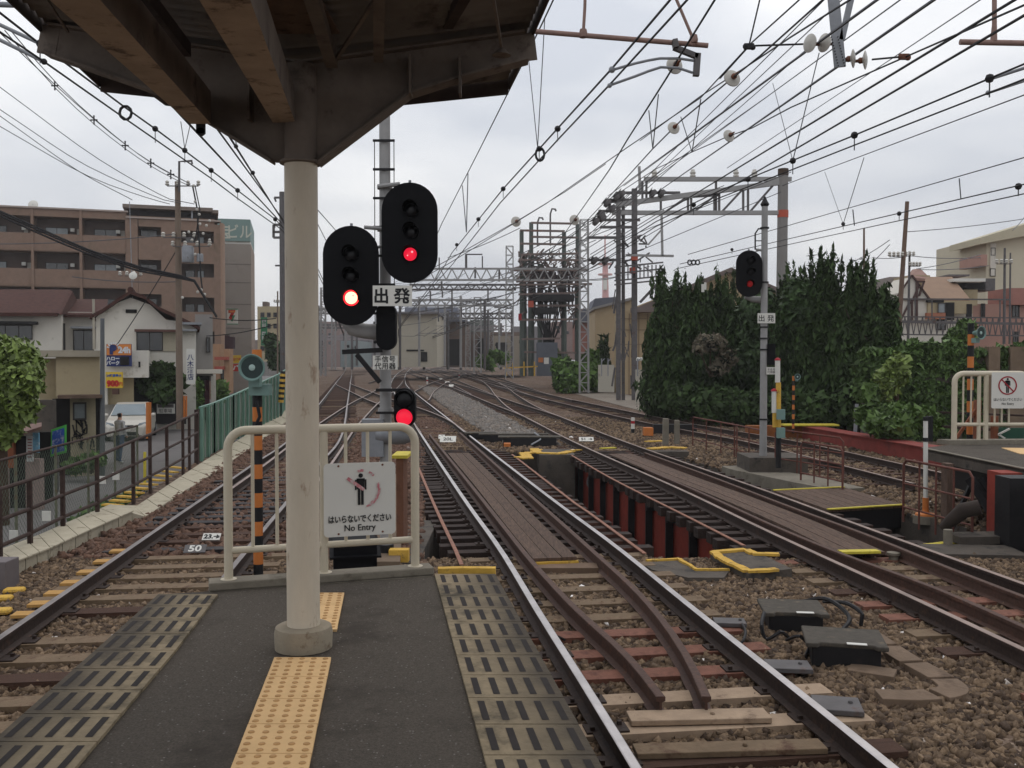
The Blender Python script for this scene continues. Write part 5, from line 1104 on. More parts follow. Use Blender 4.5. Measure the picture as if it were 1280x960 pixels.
# green metal fence
gf = empty('sheet_fence', (-9, 30, -.2), 'green ribbed metal sheet fence beside the street', 'fence')
M_gf = mat('fence_green', S(92, 122, 102), .55, .1, .1, 2, S(74, 108, 92), .35, 3)
ga = [(250, 580, 511, 24.3), (266, 567, 506, 26.6), (290, 552, 496, 30), (318, 538, 483, 35.5), (350, 523, 468, 43), (358, 505, 462, 55), (372, 490, 457, 75)]
pts_ = [(Q(x, yb, Y), Q(x, yt, Y)) for x, yb, yt, Y in ga]
for (p, t_), (p2, t2) in zip(pts_, pts_[1:]):
    n = max(2, int((p2-p).length/1.0)); b = MB()
    for k in range(n):
        a, a2 = p.lerp(p2, k/n), p.lerp(p2, (k+1)/n); tt, tt2 = t_.lerp(t2, k/n), t_.lerp(t2, (k+1)/n)
        for j in range(4):
            f0, f1 = j/4+.02, (j+1)/4-.02; o_ = Vector((.03 if j % 2 else 0, 0, 0)); b.prism([a.lerp(a2, f0)+o_, a.lerp(a2, f1)+o_, tt.lerp(tt2, f1)+o_, tt.lerp(tt2, f0)+o_], (-.02, 0, 0))
    b.build('sheet_panel', M_gf, gf)
    b = MB()
    for k in range(n+1): b.bar(p.lerp(p2, k/n)+Vector((.05, 0, 0)), t_.lerp(t2, k/n)+Vector((.05, 0, .05)), .06, .06)
    b.bar(t_+Vector((0, 0, .03)), t2+Vector((0, 0, .03)), .07, .05); b.build('frame', mat('frame_green', S(120, 156, 140), .5, .1, .1, 3), gf)
b = MB(); b.bar(Q(246, 582, 24), Q(246, 512, 24), .1); b.build('end_post', M_rustpipe, gf)
b = MB(); n = 12
p0, p1 = Q(351, 503, 40), Q(354, 464, 40)
for k in range(n): b.tube([p0.lerp(p1, k/n), p0.lerp(p1, (k+1)/n)], .12, 8, mi=k % 2)
b.build('guy_guard', [M_yellow, M_tapeb], label='yellow and black guard on the pole at the end of the green fence', cat='guy guard')
# ================================================================== BUILDINGS (left)
Q0 = Q; FR = None
def frame(xref=None, Yref=0, deg=0):
    # buildings on the left stand turned to the street: px columns are laid out on a plane turned by deg
    global FR; FR = None if xref is None else (xref, Yref, math.radians(deg))
def fv():
    return Vector((0, 1, 0)) if FR is None else Vector((-math.sin(FR[2]), math.cos(FR[2]), 0))
def Q(px, py, Y):
    if FR is None: return Q0(px, py, Y)
    v = fv(); p = Q0(FR[0], 450, FR[1]) + v*(Y-FR[1]); d = ray(px, py); o_ = Vector((0, 0, CAMZ)); t = (p-o_).dot(v)/d.dot(v); return o_+d*t
def pbox(b, x0, y0, x1, y1, Y, dep, mi=0):
    v = fv()
    if FR is None: za, zb = Q(x0, y0, Y).z, Q(x1, y1, Y).z
    else: za, zb = Q(FR[0], y0, Y).z, Q(FR[0], y1, Y).z
    a = Q(x0, (y0+y1)/2, Y); c = Q(x1, (y0+y1)/2, Y)
    b.prism([(a.x, a.y, za), (c.x, c.y, za), (c.x, c.y, zb), (a.x, a.y, zb)], v*dep, mi)
def part(name, m, root, *boxes, bevel=0):
    for bx_ in boxes: b = MB(); pbox(b, *bx_); o = b.build(name, m, root, bevel=bevel)
    return o
def window(root, x0, y0, x1, y1, Y, m=None, fr=None, mull=1, t=.05):
    f = part('window', m or M_glass, root, (x0, y0, x1, y1, Y, .05)); b = MB(); tp = t*F/Y/2
    for q in ((x0-tp, y0-tp, x1+tp, y0+tp), (x0-tp, y1-tp, x1+tp, y1+tp), (x0-tp, y0, x0+tp, y1), (x1-tp, y0, x1+tp, y1)): pbox(b, *q, Y-.06, .05)
    for i in range(mull): xm = x0+(x1-x0)*(i+1)/(mull+1); pbox(b, xm-tp*.8, y0, xm+tp*.8, y1, Y-.05, .045)
    o = b.build('window_frame', fr or mat('frame_dark', S(70, 66, 64), .6, .2, .1, 3), f); return f
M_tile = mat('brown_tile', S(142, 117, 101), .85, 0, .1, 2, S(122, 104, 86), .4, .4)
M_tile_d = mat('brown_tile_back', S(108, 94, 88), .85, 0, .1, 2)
M_plaster = mat('plaster', S(226, 220, 208), .9, 0, .06, 1, S(160, 150, 130), .3, .9)
M_plaster2 = mat('plaster_beige', S(182, 166, 134), .9, 0, .08, 1, S(144, 128, 100), .35, 1.2)
M_rooft = mat('roof_tiles', S(84, 58, 52), .9, 0, .25, 5, S(62, 40, 40), .45, 4, bump=.8, bscale=9, stretch=(1, 1, 3), spec=.15)
M_dark = mat('dark_interior', S(34, 32, 32), .9, 0, .3, 2)
M_grey_b = mat('grey_clad', S(150, 146, 142), .8, 0, .08, 1, S(126, 120, 116), .3, .6)
ap = empty('apartment_building', Q(120, 500, 80), 'long brown tiled apartment block with recessed balconies, behind the houses on the left', 'apartment building')
YA = 78; frame(130, 78, 18)
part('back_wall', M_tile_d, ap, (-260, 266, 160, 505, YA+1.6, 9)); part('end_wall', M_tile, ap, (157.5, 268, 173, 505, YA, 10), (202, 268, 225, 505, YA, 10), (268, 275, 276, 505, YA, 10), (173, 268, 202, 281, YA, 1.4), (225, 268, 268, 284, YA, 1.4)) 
part('roof_edge', mat('pale_edge', S(176, 160, 150), .8, 0, .1, 3), ap, (-260, 262, 160, 264, YA-.15, 10.5), (157, 269, 276, 271, YA-.15, 1))
part('top_band', M_tile, ap, (-260, 264, 158, 273.5, YA, 1.7))
rows = [(273.5, 294.5, 317), (317, 338, 360.5), (360.5, 382, 404), (404, 426, 448), (448, 470, 500)]
for i, (ya, yb, yc) in enumerate(rows):
    part('balcony_parapet', M_tile, ap, (-260, yb, 158, yc, YA, .25)); part('balcony_slab', M_tile, ap, (-260, yc-1.5, 158, yc, YA, 1.7))
    part('end_parapet', M_tile, ap, (173, yb-1+i*.6, 202, yc+6, YA, .25)); part('end_parapet', M_tile, ap, (225, yb+5+i*.6, 268, yc+9, YA, .25))
    for x in (-88, -30, 32, 93, 150): part('air_conditioner', M_white, ap, (x-5, yb-7.5, x, yb-3.5, YA+1.1, .35)); part('curtain', mat('curtain_pale', S(196, 190, 180), .9, 0, .1, 9, stretch=(8, 8, 1)), ap, (x+8-(i*7+x) % 11, ya+14, x+13-(i*7+x) % 11, yb+2.5, YA+1.44, .05))
    for x in (-200, -140, -80, -20, 57, 118): window(ap, x, ya+13.5, x+28, yb+3, YA+1.5, mull=1, m=M_glassl if (i+x) % 2 else M_glass)
    window(ap, 176, ya+12, 196, yb+4, YA+1.55, mull=1); window(ap, 232, ya+18, 243, yb+8, YA+1.55, mull=0); window(ap, 247, ya+18, 255, yb+8, YA+1.55, m=M_glassl, mull=0)
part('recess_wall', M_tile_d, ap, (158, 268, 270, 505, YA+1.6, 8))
part('balcony_divider', M_tile, ap, *[(x, 264, x+3.5, 505, YA-.1, 1.8) for x in (-202, -140, -80, -21, 39.5, 100)])
b = MB()   # rounded corner and side wall
zt_, zb_ = Q(130, 272, YA).z, -1.; v_ = fv(); u_ = Vector((v_.y, -v_.x, 0)); r0 = Q(276, 450, YA); r0.z = 0
def cpt(a): return r0+u_*(.45*math.sin(a))+v_*(2*(1-math.cos(a)))
for k in range(7):
    p_, q_ = cpt(math.pi/2*k/7), cpt(math.pi/2*(k+1)/7); b.quad(p_+Vector((0, 0, zt_)), q_+Vector((0, 0, zt_)), q_+Vector((0, 0, zb_)), p_+Vector((0, 0, zb_)))
p_ = cpt(math.pi/2); q_ = p_+v_*10; b.quad(p_+Vector((0, 0, zt_)), q_+Vector((0, 0, zt_)), q_+Vector((0, 0, zb_)), p_+Vector((0, 0, zb_))); b.build('corner_wall', mat('brown_tile_lt', S(160, 132, 112), .85, 0, .08, 2), ap)
part('penthouse', mat('pent_dark', S(58, 54, 56), .8, 0, .2, 2), ap, (158, 258, 270, 270, YA+1, 8)); part('penthouse_roof', mat('pent_roof', S(132, 118, 108), .8, 0, .1, 2), ap, (153, 253.5, 266, 258, YA-.3, 9.5), (264, 256, 273, 260, YA, 9))
part('penthouse_post', M_galv, ap, (239, 258, 241, 270, YA-.1, .2))
def dish(px, py, Y, r, label):
    c = Q(px, py, Y); k = r*Y/F; ro = empty('satellite_dish', c-Vector((0, 0, k*1.3)), label, 'satellite dish'); b = MB(); b.lathe(c, [(k*.2, 0), (k*.7, -k*.1), (k, -k*.25), (k*.96, -k*.3), (k*.2, -k*.06)], axis=(.2, -1, .35), n=20); b.build('reflector', M_white, ro)
    b = MB(); b.tube([c, c+Vector((0, .1, -k*1.6))], k*.08, 6); b.build('stand', M_galv, ro)
frame()
dish(41, 255, 79, 6, 'satellite dish on the flat roof of the brown apartment block'); dish(166, 344, 44, 5, 'satellite dish above the ridge of the gabled house')
def gable_roof(root, ridge, eave_l, eave_r, dep, m, th=.15, Y=0):
    b = MB(); e = Vector((0, dep, 0))
    for a, c in ((eave_l, ridge), (ridge, eave_r)): b.prism([a, c, c-Vector((0, 0, th)), a-Vector((0, 0, th))], e)
    b.build('roof', m, root)
h1 = empty('gabled_house', Q(180, 480, 45), 'white plastered house with brown tiled gable roof facing the tracks', 'house')
YB = 45; frame(180, 45, 19)
b = MB(); pts = [Q(x, y, YB) for x, y in ((120, 540), (120, 397), (136, 383), (163, 372), (188, 381), (208, 400), (245, 403), (245, 540))]; b.prism(pts, fv()*7); b.build('gable_wall', M_plaster, h1)
pr = [(112, 394), (128, 386), (148, 372), (163, 363), (180, 369), (200, 384), (222, 394), (250, 408)]
b = MB()
for (x0, y0), (x1, y1) in zip(pr, pr[1:]): b.prism([Q(x0, y0, YB-.5), Q(x1, y1, YB-.5), Q(x1, y1+4.5, YB-.5), Q(x0, y0+4.5, YB-.5)], fv()*8)
b.build('roof', M_rooft, h1)
b = MB(); b.tube([Q(163, 362, YB-.5), Q(163, 362, YB-.5)+fv()*7.5], .14, 8); b.build('ridge', M_rooft, h1); part('gable_vent', M_dark, h1, (157, 387, 171, 391.5, YB-.05, .1))
window(h1, 171, 415, 203, 438, YB-.03, mull=1); part('shutter', mat('shutter_cream', S(190, 180, 158), .7, 0, .05, 3), h1, (203, 415, 225, 439, YB-.08, .1)); part('window_awning', mat('awning_brown', S(96, 66, 58), .7, 0, .1, 3), h1, (168, 411.5, 228, 414.5, YB-.7, .8))
part('balcony_wall', M_plaster, h1, (133, 438, 185, 472, YB-3, 3), (118, 437, 134, 505, YB-2.8, 3)); part('carport_back', M_dark, h1, (166, 472, 226, 530, YB-.1, .1)); part('ground_wall', M_plaster2, h1, (120, 472, 167, 505, YB-2.4, .3)); part('downpipe', mat('pipe_pale', S(176, 168, 152), .7, 0, .1, 3), h1, (115.5, 375, 118.5, 437, YB-.4, .2))
part('balcony_slot', M_dark, h1, (173, 452, 175.5, 459, YB-3.03, .05)); part('window_awning', M_galv, h1, (226, 402, 252, 405, YB-.6, 3), (228, 411, 246, 413, YB-.7, 1))
frame(60, 47, 22)
h2 = empty('tiled_house', Q(30, 500, 47), 'white house with a brown tiled hip roof at the far left', 'house'); YC = 47
part('wall', M_plaster, h2, (-120, 389, 78, 545, YC, 8)); b = MB(); b.prism([Q(-120, 390, YC-.6), Q(72, 391, YC-.6), Q(87, 362, YC+4), Q(-120, 361, YC+4)], (0, 0, -.18)); b.build('roof', M_rooft, h2)
b = MB(); b.prism([Q(72, 391, YC-.6), Q(87, 362, YC+4), Q(100, 388, YC+7)], (.15, 0, -.1)); b.build('roof_hip', M_rooft, h2)
window(h2, -10, 407, 40, 424, YC-.03, mull=2); part('window_awning', M_dark, h2, (-30, 402, 46, 405.5, YC-.8, .8))
frame(100, 49, 20)
h3 = empty('linking_house', Q(100, 500, 49), 'low white wing with brown roof linking the two tiled houses', 'house')
part('wall', M_plaster, h3, (78, 390, 122, 545, 49, 6)); b = MB(); b.prism([Q(78, 393, 48.5), Q(132, 393, 48.5), Q(135, 374, 53), Q(88, 374, 53)], (0, 0, -.15)); b.build('roof', M_rooft, h3); window(h3, 92, 413, 117, 438, 48.95, mull=1); window(h3, 73, 405, 81, 437, 48.3, mull=0); part('window_awning', M_galv, h3, (88, 408, 120, 410.5, 48.2, .8))
# low beige workshop with graffiti
frame(100, 27, 24)
ws = empty('workshop', Q(95, 600, 27), 'weathered beige workshop with scribbled wall by the street', 'building'); YW = 27
part('upper_wall', M_plaster2, ws, (70, 446, 125, 497, YW, 5), (49, 448, 71, 500, YW+.8, 4)); part('roof_slab', mat('slab_pale', S(170, 160, 142), .9, 0, .1, 3), ws, (44, 438, 128, 446, YW-.25, 4)); part('lower_wall', mat('wall_worn', S(176, 164, 136), .9, 0, .15, 2, S(120, 108, 88), .45, 1.5), ws, (88, 497, 120, 602, YW+.2, 4), (49, 500, 66, 604, YW+1, 3)); part('awning', mat('awning_rust', S(104, 84, 70), .8, 0, .3, 4), ws, (72, 494, 128, 498, YW-.7, .9)); part('dark_doorway', M_dark, ws, (66, 498, 88, 600, YW+.6, .1), (119, 498, 127, 600, YW+.3, .1)); window(ws, 92, 504, 107, 524, YW+.15, m=M_glassl, mull=0)
b = MB(); rg = random.Random(4)
for k in range(15):
    cx_, cy_ = rg.uniform(92, 118), rg.uniform(522, 572); pts = [Q(cx_+rg.uniform(-4, 4), cy_+rg.uniform(-9, 9), YW+.17) for _ in range(4)]; b.tube(catmull(pts, .12), .018, 4)
b.build('graffiti', M_ink, ws)
frame()
shk = empty('street_shack', Q(25, 640, 21), 'small dark shack with posters under the leafy tree at the left edge', 'shack'); YS = 21
part('wall', mat('shack_pink', S(158, 138, 130), .9, 0, .12, 2, S(110, 96, 88), .4, 2), shk, (32, 574, 50, 645, YS, .2), (-40, 560, 14, 650, YS+.5, .2)); part('dark_opening', M_dark, shk, (12, 545, 33, 646, YS+.3, .1), (50, 540, 64, 640, YS+1.5, .1)); b = MB(); b.prism([Q(12, 546, YS-.4), Q(52, 533, YS-.4), Q(52, 528, YS+2), Q(4, 535, YS+2)], (0, 0, -.06)); b.build('roof_sheet', mat('shack_roof', S(120, 92, 82), .8, 0, .25, 4), shk)
part('orange_panel', mat('panel_orange', S(148, 88, 60), .8, 0, .15, 3), shk, (2, 552, 17, 585, YS+.2, .1)); part('back_wall', M_conc_d, shk, (-40, 500, 66, 560, YS+4, .2), (14, 560, 60, 640, YS+2.6, .2))
po = empty('poster_board', Q(41, 575, YS-.1), 'pale board with two posters on the shack wall', 'poster'); part('board', mat('poster_white', S(200, 200, 196), .6, 0, .15, 8), po, (33, 545, 41, 577, YS-.08, .04)); part('blue_poster', mat('poster_blue', S(112, 160, 184), .6, 0, .3, 9, S(210, 214, 210), .45, 7), po, (41, 541, 48.5, 566, YS-.08, .04)); b = MB()
for k in range(7): pbox(b, 34.5, 549+k*3.6, 39.5, 550.2+k*3.6, YS-.095, .01)
b.build('print_lines', mat('print_red', S(140, 80, 76), .7, 0, 0, 3), po)
gb = empty('framed_notice', Q(73, 570, 22), 'green framed notice board with blue poster beside the street', 'notice board'); 
gq = [Q(64, 537, 22), Q(82, 531, 22), Q(82, 566, 22), Q(63, 571, 22)]; b = MB(); b.prism(gq, (0, .05, 0)); b.build('green_frame', mat('bright_green', S(76, 170, 72), .6, 0, .08, 3), gb); cc = sum(gq, Vector())/4; b = MB(); b.prism([cc+(q-cc)*.82+Vector((0, -.01, 0)) for q in gq], (0, .01, 0)); b.build('poster', mat('poster_deep', S(50, 84, 160), .6, 0, .3, 4, S(190, 190, 200), .5, 6), gb); b = MB(); b.bar(Q(72, 570, 22.05), Q(72, 615, 22.05), .05); b.build('stand', M_galv_d, gb)
# leafy tree far left
lt = empty('leafy_tree', Q(5, 640, 19), 'round glossy-leaved tree at the left picture edge', 'tree'); leaf_mesh('crown', [bl(5, 465, 19, 44, 48), bl(28, 475, 18.6, 24, 26), bl(-20, 500, 19, 50, 60), bl(25, 505, 18.8, 22, 24), bl(5, 535, 19, 20, 24), bl(30, 445, 19, 16, 14)], 9500, .1, M_leafbush, lt, shell=.55, asp=1.5)
b = MB(); b.tube([(Q(-8, 0, 19).x, 19.1, ZS), (Q(-4, 0, 19).x, 19, Q(0, 500, 19).z)], [.12, .07], 8); b.ball(bl(0, 475, 19, 1)[:3], 1, sc=(.45, .45, .5)); b.build('trunk', M_bark, lt)
# parking signs
def sign2(label, x0, y0, x1, y1, Y, m, texts, cat='sign', name='sign', post=None):
    r = empty(name, Q((x0+x1)/2, y1, Y), label, cat); part('sign_plate', m, r, (x0, y0, x1, y1, Y, .08))
    for body, tx_, ty_, sz, mt, *rest in texts: textmesh(body, sz*Y/F, Q(tx_, ty_, Y-.012), mt, r, bold=(rest[0] if rest else 0), sx=(rest[1] if len(rest) > 1 else 1))
    if post: b = MB(); b.tube([Q(post[0], y1, Y+.05), Q(post[0], post[1], Y+.05)], .05, 8); b.build('post', M_galv_d, r)
    return r
M_blue = mat('sign_blue', S(44, 56, 110), .5, 0, .05, 3); M_or = mat('sign_orange', S(226, 140, 66), .5, 0, .05, 3); M_yl = mat('sign_yellow', S(226, 190, 60), .5, 0, .05, 3); M_wt = mat('text_white', S(226, 226, 226), .5, 0, 0, 3); M_rt = mat('text_red', S(196, 48, 36), .5, 0, 0, 3); M_gs = mat('sign_green', S(60, 140, 100), .5, 0, .08, 3)
pk_ = sign2('orange and blue car park sign with a P and 24h on the white house wall', 133, 430, 164, 458, 41.5, M_blue, [('24h', 156, 437.5, 10, M_wt, .02), ('ハロー\nパーク', 141.8, 451.2, 5.6, M_wt, .008), ('P', 142, 437, 14, M_blue, .05)])
part('orange_band', M_or, pk_, (133.3, 430.3, 163.7, 444, 41.46, .04)); part('dark_display', M_dark, pk_, (150, 446, 161, 456.5, 41.46, .04))
for o_ in pk_.children:
    if o_.name.startswith('lettering'): o_.location = (0, -.06, 0)
b = MB(); c_ = Q(142, 436, 41.42)
for k in range(7):
    a = math.radians(20+k*24); b.bar(c_+Vector((math.cos(a)*.2, 0, math.sin(a)*.2)), c_+Vector((math.cos(a)*.3, 0, math.sin(a)*.3)), .05)
b.build('white_rays', M_wt, pk_)
sign2('yellow price sign reading 900 below the car park sign', 132, 465, 153, 485, 41.5, M_yl, [('900', 141, 479.5, 9.5, M_rt, .03), ('24時間最大', 142.5, 469.5, 3.8, mat('text_blue', S(40, 90, 170), .5, 0, 0, 3), .005), ('円', 151, 480, 5, M_rt, .005)])
part('sensor_box', mat('box_brown', S(96, 70, 60), .8, 0, .2, 3), empty('meter_box', Q(144, 492, 41.5), 'small brown box under the yellow price sign', 'box'), (140, 486, 147, 493, 41.5, .2))
sign2('narrow white sign with stacked blue characters beside the utility pole', 233, 436, 243, 480, 43.5, M_white, [('\n'.join('八木酒店'), 238, 459, 8.2, M_blue, .004)]); 
sign2('white notice with grey picture on the dark fence under the house', 196, 505, 218, 517, 44, M_white, [('駐車場', 207, 513.5, 5.5, M_ink, .0), ])
b = MB(); pbox(b, 197, 505.4, 217, 509.5, 43.98, .01); b.build('photo_strip', M_galv_d, label='grey photo strip on top of the white notice', cat='notice strip')
b = MB(); pbox(b, 190, 500, 232, 530, 44.1, .1); pbox(b, 180, 502, 192, 530, 44.1, .1); b.build('dark_board_fence', M_dark, label='dark board fence behind the white car', cat='fence')
for x0, x1, yb, ya, Y, lb in ((182.5, 189, 548, 503, 37, 'tall orange bollard post right of the white car'), (229, 231.5, 522, 495, 40.5, 'left thin orange stripe guard on the utility pole foot'), (231.9, 234, 522, 495, 40.5, 'right thin orange stripe guard on the utility pole foot')):
    b = MB(); b.tube([Q((x0+x1)/2, yb, Y), Q((x0+x1)/2, ya, Y)], (x1-x0)/2*Y/F, 12); b.build('bollard', M_orange, label=lb, cat='bollard')
bush('garden_bush', [bl(200, 462, 44, 12, 10), bl(215, 478, 44, 16), bl(186, 480, 44, 14), bl(205, 490, 43.8, 20, 12)], 2600, .22, M_leafdk, 'dark garden shrubs under the gabled house balcony')
bush('hedge_column', [bl(248, 485, 46, 6, 12), bl(248, 498, 46, 6, 10)], 900, .14, M_leafmid, 'narrow clipped green hedge behind the utility pole')
bush('roadside_bush', [bl(276, 484, 60, 9, 9), bl(275, 492, 60, 10, 8)], 900, .22, M_leafmid, 'green roadside bush in front of the tan shop corner')
bush('street_tree', [bl(341, 438, 88, 8, 14), bl(338, 425, 88, 7, 8), bl(345, 452, 88, 8, 10)], 1500, .4, mat('street_leaf', S(62, 88, 50), .7, 0, .3, 1, island=.5), 'green street tree beyond the grey sign building', cat='tree')
bush('weeds', [(-7.7, 23.5, ZS+.2, .5, 2.0, .25), (-8.4, 20, ZS+.2, .4, 2, .3)], 1600, .08, M_leafmid, 'weeds growing on the bank below the brown fence')
bush('grass_clump', [bl(115, 575, 26, 16, 8), bl(95, 583, 26, 14, 8)], 1600, .12, M_leafmid, 'grass and weeds at the foot of the scribbled wall')
# narrow grey building with oriel
frame(255, 50, 18)
nb = empty('corner_house', Q(255, 500, 50), 'narrow grey-white house with an overhanging bay right of the utility pole', 'house')
part('bay', M_grey_b, nb, (244, 393, 266, 470, 50, 5)); part('side_clad', mat('clad_brown', S(128, 112, 100), .8, 0, .1, 3, stretch=(20, 20, 1)), nb, (226, 405, 245, 520, 50.5, 5)); part('ground_floor', M_dark, nb, (236, 471, 262, 525, 51.4, 3)); part('door_post', M_plaster, nb, (264, 468, 270, 515, 51, .5)); window(nb, 258, 422, 262, 440, 49.95, mull=0); part('canopy_board', M_plaster, nb, (246, 462, 278, 467, 49, 1)); part('doorway_curtain', mat('curtain_dark', S(84, 40, 52), .9, 0, .2, 3), nb, (256, 475, 262, 520, 51.2, .1))
frame()
tb = empty('shop_corner', Q(275, 500, 76), 'tan pillar front of the shop at the end of the street', 'shop'); part('pillar', mat('tan_pillar', S(170, 134, 104), .85, 0, .1, 2), tb, (280, 436, 287, 492, 75, 1), (266, 430, 275, 490, 76, 1)); part('sign_band', mat('band_red', S(168, 84, 70), .7, 0, .2, 3), tb, (268, 446, 284, 450, 74.5, 1), (268, 458, 279, 462, 74.5, 1)); part('shop_window', M_glass, tb, (270, 462, 280, 492, 76.2, .2))
frame(300, 95, 13)
tw = empty('office_tower', Q(302, 480, 95), 'grey-brown slab tower with a teal rooftop sign box', 'building')
M_tower = mat('tower_grey', S(158, 148, 138), .85, 0, .06, .5, S(120, 108, 100), .35, .3)
part('front_wall', M_tower, tw, (272, 305, 314, 490, 95, 9)); b = MB(); pbox(b, 313.8, 305, 314.2, 490, 95.02, 9.0); b.build('side_wall', mat('tower_side', S(156, 138, 124), .85, 0, .06, .5), tw)
part('white_band', M_white, tw, (272, 301, 313, 305, 95.2, 8)); part('sign_box', mat('teal_box', S(128, 152, 146), .6, 0, .05, 2), tw, (266, 274, 313, 301.5, 95, 9.5)); textmesh('ビル', 19*95/F, Q(300, 289, 94.97), mat('letters_pale', S(206, 206, 190), .5, 0, 0, 3), tw, bold=.02, sx=.82, yaw=math.radians(13)); textmesh('宝', 19*95/F, Q(279, 289, 94.97), mat('letters_pale', S(206, 206, 190), .5, 0, 0, 3), tw, bold=.02, yaw=math.radians(13))
for y in (330, 345+8, 380, 410): part('joint_line', mat('joint', S(104, 94, 88), .9, 0, .1, 3), tw, (272, y, 314, y+.5, 94.98, .02))
frame()
r = sign2('white shop sign with a red and green 7 high on the slab tower', 284, 386.5, 297, 405, 90, M_white, [('7', 290, 393.5, 13, M_rt, .1), ('7', 291.2, 398, 9, M_gs, .05)]); part('orange_bar', M_or, r, (287, 388.5, 294, 390.5, 89.95, .03)); part('frame', M_gs, r, (283.5, 386, 297.5, 387, 89.97, .1), (283.5, 404.5, 297.5, 405.5, 89.97, .1))
sign2('green vertical projecting sign beyond the slab tower', 326, 396.5, 334, 432, 92, M_gs, [('歯\n科', 330, 404, 5.5, M_wt, .01), ('医\n院', 330, 420, 5.5, M_wt, .01)])
sign2('yellow sign with red characters low beside the shop pillar', 291, 444, 301, 454, 88, M_yl, [('営業中', 296, 449, 3.4, M_rt, .01)]); sign2('red banner with white katakana below the yellow sign', 291, 455, 298, 464, 88, M_rt, [('パ', 294.5, 459.5, 6.5, M_wt, .03)])
b = MB(); pbox(b, 281, 421, 291, 436, 60, .5); pbox(b, 281, 419, 285, 428, 60.2, .4); b.build('traffic_signal', mat('tl_brown', S(62, 40, 44), .7, 0, .2, 3), label='dark traffic signal housing hanging before the slab tower', cat='traffic signal')
for i, (x0, y0, x1, Y, m, lb) in enumerate(((322, 383, 350, 140, M_plaster2, 'distant beige building seen left of the column'), (300, 452, 336, 120, M_grey_b, 'low grey building behind the green fence'))):
    r = empty('distant_building', Q((x0+x1)/2, 470, Y), lb, 'building'); part('wall', m, r, (x0, y0, x1, 470, Y, 12)); [window(r, x0+4+j*8, y0+8+q*14, x0+8+j*8, y0+13+q*14, Y-.05, mull=0, t=.1) for j in range(3) for q in range(1 if i else 4)]
part('roof_tank', M_tile_d, empty('roof_tank', Q(330, 384, 139), 'small brown tank on the roof of the distant beige building', 'tank'), (328, 377, 333, 383, 141, 2))
# car
def car(c, yaw):
    r = empty('parked_car', c, 'white parked hatchback facing the tracks by the gabled house', 'car', rz=0)
    M_car = mat('car_paint', S(206, 200, 188), .3, .0, .03, 3, spec=.6); R = Matrix.Rotation(yaw, 3, 'Z')
    # stations from front (-y) to back: (y, half width, bottom z, belt z, top z, top half width)
    st_ = [(-2.1, .66, .25, .55, .60, .60), (-2.0, .80, .2, .66, .72, .70), (-1.7, .84, .2, .78, .86, .76), (-1.05, .85, .2, .88, .96, .78), (-.95, .85, .2, .9, 1.0, .76), (-.25, .86, .2, .92, 1.46, .60), (.3, .86, .2, .93, 1.52, .60), (1.1, .86, .2, .95, 1.50, .60), (1.75, .84, .22, .96, 1.3, .60), (2.0, .8, .3, .9, .98, .66)]
    b = MB(); vs = []; n = 8
    for y, w, z0, zb, zt, wt in st_:
        ring = [(-w*.92, z0), (-w, z0+.2), (-w, zb-.08), (-wt, zt), (wt, zt), (w, zb-.08), (w, z0+.2), (w*.92, z0)]
        ring = [(-w*.92, z0), (-w, z0+.2), (-w*.985, zb), (-wt, zt), (wt, zt), (w*.985, zb), (w, z0+.2), (w*.92, z0)]
        vs += [c+R @ Vector((x, y, z)) for x, z in ring]
    fs = []; 
    for i in range(len(st_)-1):
        for k in range(n): fs.append((i*n+k, i*n+(k+1) % n, (i+1)*n+(k+1) % n, (i+1)*n+k))
    fs += [tuple(range(n)), tuple((len(st_)-1)*n+k for k in range(n-1, -1, -1))]
    b.add(vs, fs); b.build('body', M_car, r, bevel=.03)
    def pz(name, m, pts, off):
        b = MB(); b.prism([c+R @ Vector(p) for p in pts], R @ Vector(off)); b.build(name, m, r)
    pz('windshield', mat('windscreen', S(120, 134, 140), .1, 0, .1, 2, spec=.9), [(-.70, -.93, 1.015), (.70, -.93, 1.015), (.57, -.3, 1.44), (-.57, -.3, 1.44)], (0, -.03, .03))
    for s in (-1, 1):
        pz('side_window', M_glass, [(s*.83, -.75, .97), (s*.83, 1.2, 1.0), (s*.635, 1.1, 1.44), (s*.635, -.2, 1.4)], (s*.02, 0, .01))
        b = MB(); b.prism([c+R @ Vector(p) for p in [(s*.42, -2.02, .62), (s*.76, -1.95, .62), (s*.78, -1.82, .80), (s*.5, -1.98, .74)]], R @ Vector((0, -.06, .01))); b.build('headlight', M_glassl, r)
        b = MB(); b.ball(c+R @ Vector((s*.93, -.72, 1.02)), .11, sc=(1, .7, .8)); b.build('wing_mirror', M_car, r)
        for y in (-1.35, 1.3):
            b = MB(); b.lathe(c+R @ Vector((s*.86, y, .3)), [(.3, -.16), (.31, -.1), (.31, .0), (.28, .02)], axis=R @ Vector((s, 0, 0)), n=20); w_ = b.build('wheel', M_tapeb, r); b = MB(); b.lathe(c+R @ Vector((s*.875, y, .3)), [(.19, 0), (.17, .012), (.04, .02)], axis=R @ Vector((s, 0, 0)), n=16); b.build('rim', M_galv, w_)
    pz('grille', M_black, [(-.36, -2.1, .6), (.36, -2.1, .6), (.28, -2.12, .68), (-.28, -2.12, .68)], (0, -.02, 0)); pz('lower_grille', M_black, [(-.5, -2.1, .26), (.5, -2.1, .26), (.45, -2.12, .4), (-.45, -2.12, .4)], (0, -.015, 0)); pz('number_plate', M_white, [(-.17, -2.125, .44), (.17, -2.125, .44), (.17, -2.125, .56), (-.17, -2.125, .56)], (0, -.015, 0))
    pz('badge', M_galv, [(-.06, -2.125, .62), (.06, -2.125, .62), (.06, -2.125, .67), (-.06, -2.125, .67)], (0, -.02, 0))
